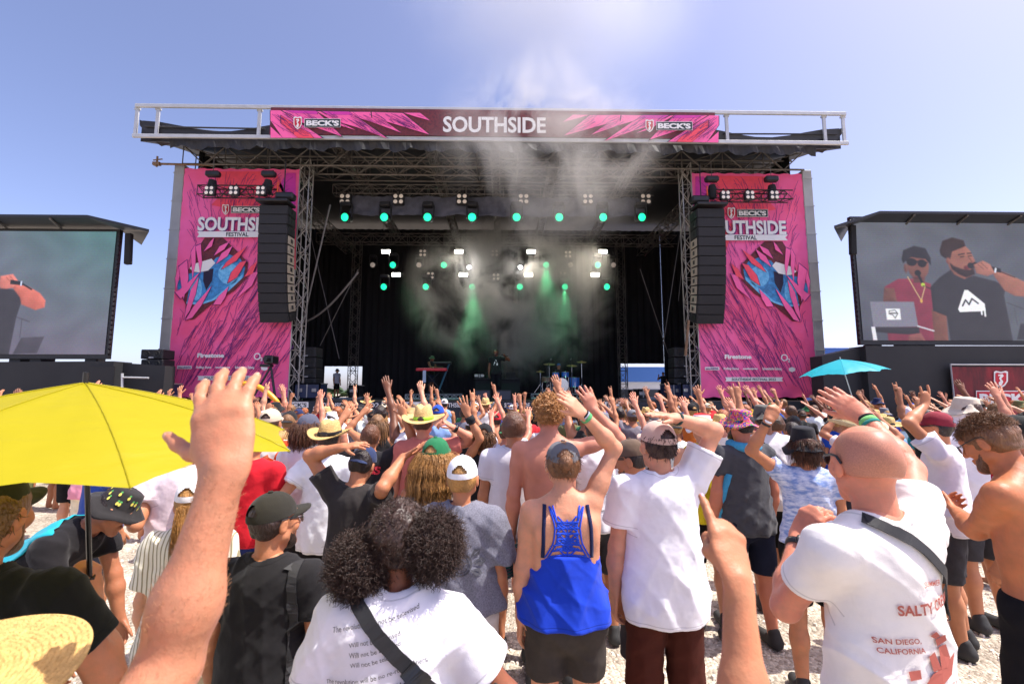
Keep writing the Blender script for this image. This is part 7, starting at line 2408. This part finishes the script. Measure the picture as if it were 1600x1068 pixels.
mb = MB(); mb.box((p.x - .1, 17.2, z0 + 1.14), (.65, .4, .07), bev=.015); mb.build('synth', M_BLACKMETAL, root)
# playback table, laptop, flight case, wedges
a, b = P(742, 622, 17.2), P(812, 592, 17.2)
root = empty('playback_table', ((a.x + b.x) / 2, 17.5, DECK), 0, 'black draped table behind the singer', 'table')
mb = MB(); mb.bx((a.x, 17.2, DECK), (b.x, 18.0, b.z), bev=.02); mb.build('drape', M_BLACKCLOTH, root)
mb = MB(); mb.bx((a.x - .02, 17.15, b.z + .002), (b.x + .02, 18.02, b.z + .035)); mb.build('table_top', M_BLACKMETAL, root)
a, b = P(740, 591, 17.3), P(757.5, 584, 17.3)
flight_case(((a.x + b.x) / 2, 17.55, (a.z + b.z) / 2 + .02), (b.x - a.x, .4, b.z - a.z), 'small black flight case with silver edges on the playback table', False)
p = P(798, 590, 17.4)
root = empty('laptop', (p.x, 17.5, p.z), 0, 'open laptop on the table beside the singer', 'laptop')
mb = MB(); mb.box((p.x, 17.5, p.z - .05), (.36, .25, .02)); mb.build('keyboard_half', M_ALUDARK, root)
mb = MB(); mb.box((p.x, 17.4, p.z + .08), (.36, .015, .24), Matrix.Rotation(R(15), 3, 'X')); mb.build('lid', M_BLACKMETAL, root)
for u, lab in ((754, 'left'), (787, 'right')):
    a, b = P(u - 12, 622, 14.6), P(u + 12, 609, 14.6)
    root = empty('wedge_monitor', ((a.x + b.x) / 2, 14.8, DECK), 0, f'{lab} of the two dark wedge monitors in front of the singer', 'loudspeaker', 'wedge monitors')
    x0, x1 = a.x, b.x
    mb = MB(); mb.add([(x0, 14.6, DECK), (x1, 14.6, DECK), (x1, 15.1, DECK), (x0, 15.1, DECK), (x0, 14.65, b.z), (x1, 14.65, b.z), (x1, 14.85, b.z), (x0, 14.85, b.z)], [(0, 1, 5, 4), (1, 2, 6, 5), (2, 3, 7, 6), (3, 0, 4, 7), (4, 5, 6, 7), (3, 2, 1, 0)]); mb.build('cabinet', M_SPEAKER, root)
    mb = MB(); mb.box(((x0 + x1) / 2, 14.598, DECK + (b.z - DECK) / 2), ((x1 - x0) * .9, .01, (b.z - DECK) * .8)); mb.build('grille', mat('grille_grey', (.06, .065, .08), rough=.7), root)
# drums
zr = DECK + .24
dx, dy = P(877, 592, 17.9).x, 17.9
root = empty('drum_kit', (dx, dy + .3, zr), 0, 'blue drum kit with chrome stands and cymbals on the riser', 'drum kit')
BLUE_SHELL = cmat('blue_drum_shell', (36, 110, 196), rough=.25, spec=.7); CHROME = mat('chrome', (.7, .7, .72), rough=.2, metal=.9); HEAD = mat('drum_head', (.75, .74, .7), rough=.5); CYM = mat('cymbal', (.7, .5, .2), rough=.3, metal=.8)
mb = MB(); mb.lathe([(.28, 0), (.28, .42)], 24, Matrix.Translation((dx, dy + .42, zr + .29)) @ Matrix.Rotation(R(90), 4, 'X')); bs = mb.build('bass_drum', BLUE_SHELL, root)
mb = MB(); mb.lathe([(.001, .425), (.265, .424)], 24, Matrix.Translation((dx, dy + .42, zr + .29)) @ Matrix.Rotation(R(90), 4, 'X')); mb.build('drum_head', mat('bass_head', (.03, .032, .04), rough=.4), bs, local=True)
mb = MB(); mb.lathe([(.285, .38), (.295, .40), (.285, .43)], 24, Matrix.Translation((dx, dy + .42, zr + .29)) @ Matrix.Rotation(R(90), 4, 'X')); mb.build('hoop', CHROME, bs, local=True)
for (ox, oz, r, h, m, nm) in ((-.55, .42, .19, .2, mat('snare_wood', (.2, .12, .07), rough=.35), 'snare_drum'), (-.18, .62, .14, .18, BLUE_SHELL, 'tom_drum'), (.2, .62, .15, .2, BLUE_SHELL, 'tom_drum'), (.56, .22, .2, .38, BLUE_SHELL, 'floor_tom')):
    mb = MB(); mb.lathe([(r, 0), (r, h)], 20, Matrix.Translation((dx + ox, dy + .3, zr + oz))); q = mb.build(nm, m, root)
    for hz in (0, h):
        mb = MB(); mb.lathe([(r + .004, hz - .012), (r + .012, hz), (r + .004, hz + .012)], 20, Matrix.Translation((dx + ox, dy + .3, zr + oz))); mb.build('hoop', CHROME, q, local=True)
    mb = MB(); mb.lathe([(.001, h + .004), (r - .004, h + .003)], 20, Matrix.Translation((dx + ox, dy + .3, zr + oz))); mb.build('drum_head', HEAD, q, local=True)
    for k in range(3):
        a = k * 2.09 + .5
        mb = MB(); mb.tube([(dx + ox + (r + .01) * math.cos(a), dy + .3 + (r + .01) * math.sin(a), zr), (dx + ox + r * math.cos(a), dy + .3 + r * math.sin(a), zr + oz + h * .5)], .012, 5); mb.build('leg', CHROME, q, local=True)
for (ox, oz, r) in ((-.42, 1.16, .24), (.5, 1.1, .22), (-.78, .86, .17), (.9, 1.25, .2)):
    mb = MB(); mb.lathe([(r, -.02), (r * .5, .0), (.05, .012), (.03, .03), (.001, .034)], 20, Matrix.Translation((dx + ox, dy + .5, zr + oz)) @ Matrix.Rotation(R(14), 4, 'X')); mb.build('cymbal', CYM, root)
    mb = MB(); mb.tube([(dx + ox, dy + .5, zr), (dx + ox, dy + .5, zr + oz + .03)], .013, 6)
    for k in range(3): mb.tube([(dx + ox, dy + .5, zr + .35), (dx + ox + .25 * math.cos(k * 2.1 - 1), dy + .5 + .25 * math.sin(k * 2.1 - 1), zr)], .011, 5)
    mb.build('cymbal_stand', CHROME, root)
for (u, v0, v1) in ((855, 562, 608), (893, 562, 608), (600, 0, 0)):
    if v0 == 0: continue
    a = P(u, v1, 17.6); b = P(u + (5 if u < 870 else -2), v0, 17.7)
    root = empty('microphone_stand', (a.x, 17.6, zr), 0, f'boom microphone stand at the {"left" if u < 870 else "right"} of the drum kit', 'microphone stand')
    mb = MB(); mb.tube([(a.x, 17.6, zr), (a.x, 17.6, b.z - .35), (b.x, 17.7, b.z)], .012, 5); mb.build('pole', M_BLACKMETAL, root)
    mb = MB(); mb.tube([(b.x, 17.7, b.z), (b.x + .05, 17.7, b.z + .06)], .022, 6); mb.build('capsule', M_ALU, root)
g = person('drummer in dark clothes and blue cap seated behind the drum kit', (873, 568), 18.9, yaw=178, skin='tan', zbase=DECK - .22, top=dict(color=lin(26, 30, 30)), bottom=dict(color=BLACK), hair=dict(color=HD), hat=dict(kind='cap', color=lin(40, 110, 180)), vox=.012, Rr=dict(ed=(.3, .4, -.7), wd=(-.2, 1, .2), hand='fist'), L=dict(ed=(-.3, .4, -.7), wd=(.2, 1, .3), hand='fist'))
g = person('crew member in pale shirt standing in the left backstage opening', (527, 576), 20.5, yaw=-120, skin='tan', zbase=DECK, top=dict(color=lin(190, 190, 200)), bottom=dict(color=BLACK), hair=dict(color=HD), hat=dict(kind='bucket', color=BLACK), vox=.013)
g = person('crew member in black standing in the right backstage opening', (1036, 581), 19.5, yaw=140, skin='tan', zbase=DECK, top=dict(color=BLACK), bottom=dict(color=BLACK), hair=dict(color=HD), vox=.013, Rr=dict(ed=(.3, .5, -.5), wd=(-.3, .3, 1)))
# camera on tripod in front of the left banner
p = P(424, 562, 13.4)
root = empty('camera_tripod', (p.x, 13.4, DECK), 0, 'black video camera on a tripod before the left pink banner', 'camera')
mb = MB(); mb.box(p, (.26, .4, .24), bev=.03); mb.box(p + Vector((-.1, -.05, -.17)), (.3, .25, .08), bev=.02); mb.build('camera_body', M_PLASTIC, root)
mb = MB(); mb.tube([p + Vector((0, -.2, 0)), p + Vector((0, -.36, 0))], .06, 10); mb.build('camera_lens', M_PLASTIC, root)
for dxx, dyy in ((-.42, -.2), (.28, -.2), (0, .4)):
    mb = MB(); mb.tube([p + Vector((0, 0, -.2)), Vector((p.x + dxx, 13.4 + dyy, DECK))], .03, 6); mb.build('leg', M_PLASTIC, root)
# tall orange inflatable arc waved above the crowd
root = empty('inflatable_tube', P(410, 640, 9), 0, 'curved orange inflatable tube held above the crowd', 'toy')
mb = MB(); pts = [P(352 + 85 * t, 612 - 22 * math.sin(.35 + t * 2.3) + 26 * t * t + 4, 9.0) for t in [k / 16 for k in range(17)]]
mb.tube(pts, [.05] * 15 + [.045, .03], 10); mb.build('tube', cmat('inflatable_orange', (244, 166, 40), rough=.35), root, True)
# ------------------------------------------------------------------ the crowd
CR = random.Random(21)
POSE_LIST = [
    ('both arms up', dict(R=((.55, .35, .45), (-.25, .35, .9), 'open'), L=((-.55, .4, .5), (-.1, .3, .9), 'open'))),
    ('right arm up', dict(R=((.45, .45, .5), (-.45, .35, .8), 'open'))),
    ('left arm up', dict(L=((-.5, .4, .45), (-.25, .3, .9), 'open'))),
    ('clapping overhead', dict(R=((.55, .5, .35), (-.6, .25, .75), 'flat'), L=((-.55, .5, .35), (.6, .25, .75), 'flat'))),
    ('arms down', dict()),
    ('right arm forward', dict(R=((.05, .8, .55), (-.35, .75, .6), 'flat'))),
    ('left arm forward', dict(L=((-.2, .7, .6), (-.5, .6, .65), 'flat'))),
    ('both arms forward', dict(R=((.15, .75, .5), (-.2, .7, .8), 'open'), L=((-.3, .7, .5), (-.3, .7, .7), 'open'))),
    ('right hand on head', dict(R=((.75, .2, .6), (-.85, .1, .25), 'flat'))),
    ('right hand pointing', dict(R=((.25, .3, .8), (-.25, .2, 1), 'point'))),
    ('left fist raised', dict(L=((-.35, .2, .8), (.1, .1, 1), 'fist'))),
    ('left hand making horns', dict(L=((-.45, .2, .7), (-.05, .2, 1), 'rock'))),
    ('both arms up', dict(R=((.2, .3, .85), (-.35, .3, .9), 'open'), L=((-.45, .2, .75), (-.25, .2, 1), 'open'))),
    ('right arm up', dict(R=((.45, .2, .7), (.05, .15, 1), 'relax'), L=((-.3, .3, -.8), (.3, .9, .3), 'relax'))),
]
POSE_LIST += [('right arm high', dict(R=((.12, .35, .95), (-.22, .25, 1), 'open'))), ('left arm high', dict(L=((-.15, .45, .85), (-.3, .3, .9), 'flat'))),
              ('both arms high', dict(R=((.2, .45, .8), (-.1, .3, 1), 'relax'), L=((-.3, .4, .8), (-.15, .3, 1), 'open')))]
VARS = []
for i, (nm, arms) in enumerate(POSE_LIST):
    sex = 'f' if i % 3 == 1 else 'm'
    g = Fig(1.75, sex, 1.0 + .06 * ((i * 7) % 3 - 1), lean=2, side=(i % 5 - 2) * 1.5)
    for sd, (ed, wd, hand) in arms.items():
        g.arm(sd, ed, wd, hand, None, (0, 1, -.2) if hand != 'flat' or 'forward' not in nm else (0, .3, -1))
    g.finish()
    G = Geo()
    pr = g.head_prims() + g.torso_prims(-.004)
    for sd in 'LR':
        ap, segs = g.arm_prims(sd, False)
        pr += ap
        for ch, rr in segs:
            mb = MB(); mb.tube(ch, [r * 1.12 for r in rr], 5); G.add(np.array(mb.v, F32), np.array([q for q in mb.f if len(q) == 4]))
    G.add(*sdf_mesh(pr, .0132)); G.add(*sdf_mesh(g.leg_prims(), .02))
    body = G.mesh('crowd_body'); body.materials.append(M_SKIN_FAR)
    tops = []
    for kind in ('tee', 'tank') if i % 2 else ('tee',):
        v_, f_ = sdf_mesh(g.shirt_prims(.022, .84, .56 if kind == 'tee' else 0, tank=kind == 'tank'), .0145, fold_fn(1, i * 3 + (kind == 'tank'), .009, .84))
        me = np_mesh('crowd_shirt', v_, f_, True); me.materials.append(M_CLOTH); tops.append(me)
    v_, f_ = sdf_mesh(g.pants_prims(.52, .02), .017); sh = np_mesh('crowd_shorts', v_, f_, True); sh.materials.append(M_DENIM)
    VARS.append((nm, g, body, tops, sh))


def head_mesh(kind):
    g = VARS[4][1]; Mi = g.hm().inverted()
    if kind == 'short' or kind == 'curly' or kind == 'long':
        G = Geo(); G.add(*sdf_mesh(g.hair_prims(.012 if kind != 'curly' else .022), .009, noise_fn(70, .005 if kind != 'curly' else .012, 5)))
        if kind == 'long': G.add(*hair_strands(g, 420, 3, .26, lambda p: (p[:, 1] < .01) & (p[:, 2] < .06), gravity=4, rad=.0035, segs=8, lift=.3, spread=.12))
        if kind == 'curly': G.add(*hair_strands(g, 300, 4, .04, TOPSCALP, gravity=.2, curl=.008, curlf=200, rad=.003, segs=7))
        me = G.mesh('crowd_hair'); me.materials.append(M_HAIR)
        for v in me.vertices: v.co = Mi @ v.co
        return me
    if kind == 'nape':
        G = Geo(); G.add(*sdf_mesh(g.hair_prims(.002), .009)); me = G.mesh('crowd_hair'); me.materials.append(M_HAIR)
        for v in me.vertices: v.co = Mi @ v.co
        return me
    mb, M = {'cap': lambda: cap_geo(), 'backcap': lambda: cap_geo(back=True), 'bucket': lambda: bucket_geo(), 'straw': lambda: straw_geo(.09, .115, .04)}[kind]()
    mb.v = [tuple(M @ Vector(p)) for p in mb.v]
    me = mb.mesh('crowd_hat', True); me.materials.append(M_STRAW if kind == 'straw' else M_CLOTH)
    return me


HEADS = {k: head_mesh(k) for k in ('short', 'curly', 'long', 'nape', 'cap', 'backcap', 'bucket', 'straw')}
COLS = {'white': (234, 232, 236), 'black': (34, 33, 35), 'grey': (120, 120, 126), 'navy': (40, 48, 86), 'red': (190, 34, 44), 'light blue': (130, 170, 214), 'olive': (104, 106, 70), 'pink': (226, 150, 166), 'teal': (40, 130, 136), 'yellow': (226, 200, 60), 'maroon': (120, 36, 48), 'cream': (222, 208, 180), 'royal blue': (36, 78, 176), 'orange': (222, 116, 50), 'green': (46, 112, 70)}
TOPW = ['white'] * 7 + ['black'] * 6 + ['grey'] * 4 + ['navy'] * 3 + ['red', 'red', 'light blue', 'olive', 'pink', 'teal', 'yellow', 'maroon', 'cream', 'royal blue', 'orange', 'green']
HATW = ['black'] * 5 + ['white'] * 4 + ['grey'] * 4 + ['navy'] * 2 + ['red', 'red', 'maroon', 'green', 'cream', 'cream', 'pink', 'olive', 'light blue', 'royal blue']
HAIRC = {'dark': (42, 30, 25), 'brown': (86, 58, 38), 'blond': (182, 138, 82), 'light brown': (126, 90, 56), 'ginger': (156, 88, 48)}
HEADW = ['short'] * 5 + ['curly', 'long', 'long'] + ['cap'] * 6 + ['backcap'] * 3 + ['bucket'] * 4 + ['straw'] * 2
HEADN = {'short': 'short {} hair', 'curly': 'curly {} hair', 'long': 'long {} hair', 'cap': '{} cap', 'backcap': 'backwards {} cap', 'bucket': '{} bucket hat', 'straw': 'straw hat'}
taken = [(g.loc.x, g.loc.y) for g in PEOPLE if g.loc.z < .5]


def crowd_person(x, y, k=None):
    vi = CR.choice([0, 1, 1, 2, 3, 4, 4, 4, 4, 4, 5, 5, 5, 6, 6, 7, 8, 8, 9, 10, 11, 12, 13, 14, 14, 15, 15, 16]) if k is None else k
    nm, g, body, tops, sh = VARS[vi]
    tc_ = CR.choice(TOPW); hk = CR.choice(HEADW)
    sk = CR.choice(['fair', 'pink', 'tan', 'tan', 'tan', 'olive', 'olive', 'brown'])
    bare = CR.random() < .06 and g.sex == 'm'
    tank = CR.random() < .4 and len(tops) > 1
    hc = CR.choice(list(HAIRC)); htc = CR.choice(HATW)
    depth = x * _sa * _ct + y * _ca * _ct
    u = 800 + FPX * (x * _ca - y * _sa) / max(depth, .1)
    where = ('below the left screen' if u < 250 else 'before the left banner' if u < 455 else 'left of the singer' if u < 700 else 'below the singer' if u < 860 else 'right of the singer' if u < 1085 else 'before the right banner' if u < 1285 else 'below the right screen')
    far = 'mid crowd' if y < 6.6 else 'far crowd' if y < 9.2 else 'front row'
    hn = HEADN[hk].format(hc if hk in ('short', 'curly', 'long') else htc)
    lab = f'{tc_} {"tank top" if tank else "t-shirt"}, {hn}, {nm}, {where}, {far}' if not bare else f'shirtless, {hn}, {nm}, {where}, {far}'
    if len(lab.split()) > 16: lab = lab.rsplit(',', 1)[0]
    h = CR.uniform(.91, 1.03) * (1 if g.sex == 'm' else .95)
    root = empty('person', (x, y, 0), R(CR.gauss(0, 14)), lab, 'person', 'festival crowd before the stage')
    root.scale = (h, h, h)
    def part(n, me, col):
        o = bpy.data.objects.new(n, me); o.color = (*col, 1); COL.objects.link(o); o.parent = root; return o
    sc_ = SKINS[sk]; j = CR.uniform(.88, 1.1)
    part('body', body, tuple(c * j for c in sc_))
    if not bare: part('tank_top' if tank else 't_shirt', tops[1 if tank else 0], tuple(min(.85, c * CR.uniform(.85, 1.1)) for c in lin(*COLS[tc_])))
    part('shorts', sh, lin(*COLS[CR.choice(['black', 'navy', 'grey', 'cream', 'olive'])]))
    M = g.hm()
    if hk not in ('short', 'curly', 'long'):
        o = part('hair', HEADS['nape'], lin(*HAIRC[hc])); o.matrix_local = M
        o = part({'cap': 'cap', 'backcap': 'cap', 'bucket': 'bucket_hat', 'straw': 'straw_hat'}[hk], HEADS[hk], lin(206, 176, 120) if hk == 'straw' else lin(*COLS[htc])); o.matrix_local = M
    else:
        o = part('hair', HEADS[hk], lin(*HAIRC[hc])); o.matrix_local = M
    return root


y = 4.75
n_crowd = 0
while y < 12.3:
    hw = y * 1.16 + .5
    x = -hw + CR.uniform(0, .5)
    while x < hw:
        px, py = x + CR.gauss(0, .09), y + CR.gauss(0, .13)
        if all((px - a) ** 2 + (py - b) ** 2 > .30 for a, b in taken):
            # a little open ground at the left and behind the nearest rows, as in the photograph
            if not (y < 5.4 and px < -1.5 and CR.random() < .55) and CR.random() > .08:
                crowd_person(px, py); taken.append((px, py)); n_crowd += 1
        x += CR.uniform(.62, .95) if y > 6 else CR.uniform(.7, 1.05)
    y += .78
# a few raised arms close to the front that the photograph shows clearly
print('crowd', n_crowd)
hp2 = P(1338, 640, 6.2)
umbrella('umbrella', P(1313, 561, 6.2), .52, .2, R(10), Matrix.Rotation(R(-6), 3, 'Y'), (40, 186, 204), 'open turquoise umbrella above the crowd at the right', .9, hp2)
# ------------------------------------------------------------------ stage smoke
def smoke(name, lo, hi, dens, scale, label, thresh=.46, col=(.86, .85, .83), stretch=(1, 1, .7), seed=0.0, soft=1.0):
    m = bpy.data.materials.new(name + '_volume'); m.use_nodes = True
    N, L = m.node_tree.nodes, m.node_tree.links
    N.remove(N['Principled BSDF'])
    pv = N.new('ShaderNodeVolumePrincipled'); pv.inputs['Color'].default_value = (*col, 1); pv.inputs['Anisotropy'].default_value = .2
    tc = N.new('ShaderNodeTexCoord')
    # soft edge: density falls to nothing before the box walls
    sub = N.new('ShaderNodeVectorMath'); sub.operation = 'SUBTRACT'; sub.inputs[1].default_value = (.5, .5, .5); L.new(tc.outputs['Generated'], sub.inputs[0])
    ln = N.new('ShaderNodeVectorMath'); ln.operation = 'LENGTH'; L.new(sub.outputs[0], ln.inputs[0])
    fall = N.new('ShaderNodeMapRange'); fall.interpolation_type = 'SMOOTHSTEP'
    fall.inputs['From Min'].default_value, fall.inputs['From Max'].default_value = .5, .5 - .42 * soft
    fall.inputs['To Min'].default_value, fall.inputs['To Max'].default_value = 0, 1
    L.new(ln.outputs['Value'], fall.inputs['Value'])
    mp = N.new('ShaderNodeMapping'); mp.inputs['Scale'].default_value = stretch; mp.inputs['Location'].default_value = (seed, seed * .7, 0); L.new(tc.outputs['Object'], mp.inputs['Vector'])
    nz = N.new('ShaderNodeTexNoise'); nz.inputs['Scale'].default_value = scale; nz.inputs['Detail'].default_value = 4; nz.inputs['Roughness'].default_value = .6; nz.inputs['Distortion'].default_value = .7
    L.new(mp.outputs[0], nz.inputs['Vector'])
    rg = N.new('ShaderNodeMapRange'); rg.inputs['From Min'].default_value, rg.inputs['From Max'].default_value = thresh, thresh + .22
    L.new(nz.outputs['Fac'], rg.inputs['Value'])
    mu = N.new('ShaderNodeMath'); mu.operation = 'MULTIPLY'; L.new(fall.outputs[0], mu.inputs[0]); L.new(rg.outputs[0], mu.inputs[1])
    mu2 = N.new('ShaderNodeMath'); mu2.operation = 'MULTIPLY'; mu2.inputs[1].default_value = dens; L.new(mu.outputs[0], mu2.inputs[0])
    L.new(mu2.outputs[0], pv.inputs['Density']); L.new(pv.outputs[0], N['Material Output'].inputs['Volume'])
    mb = MB(); mb.bx(lo, hi)
    o = mb.build(name, m); tag(o, label, 'smoke', kind='stuff')
    return o


a, b = P(610, 600, 18.5), P(990, 360, 18.5)
smoke('stage_smoke', (a.x, 16.9, 1.8), (b.x, 20.4, 10.2), 2.4, .7, 'drifting grey smoke cloud around the singer on stage', .43, (.90, .86, .80), (1, 1, .9))
a, b = P(650, 330, 12.2), P(1060, 215, 12.2)
smoke('rising_smoke', (a.x, 11.3, 5.4), (b.x, 12.68, 12.4), 1.7, .7, 'pale smoke rolling out under the roof edge', .42, (.90, .87, .82), (1, 1, .9), 3)
a, b = P(520, 160, 12.2), P(1240, 0, 12.2)
smoke('drifting_smoke', (a.x, 12.9, 10.6), (b.x, 16.9, 25.0), .36, .16, 'thin pale smoke rising into the sky above the roof', .28, (.97, .97, .97), (1, 1, .9), 7)
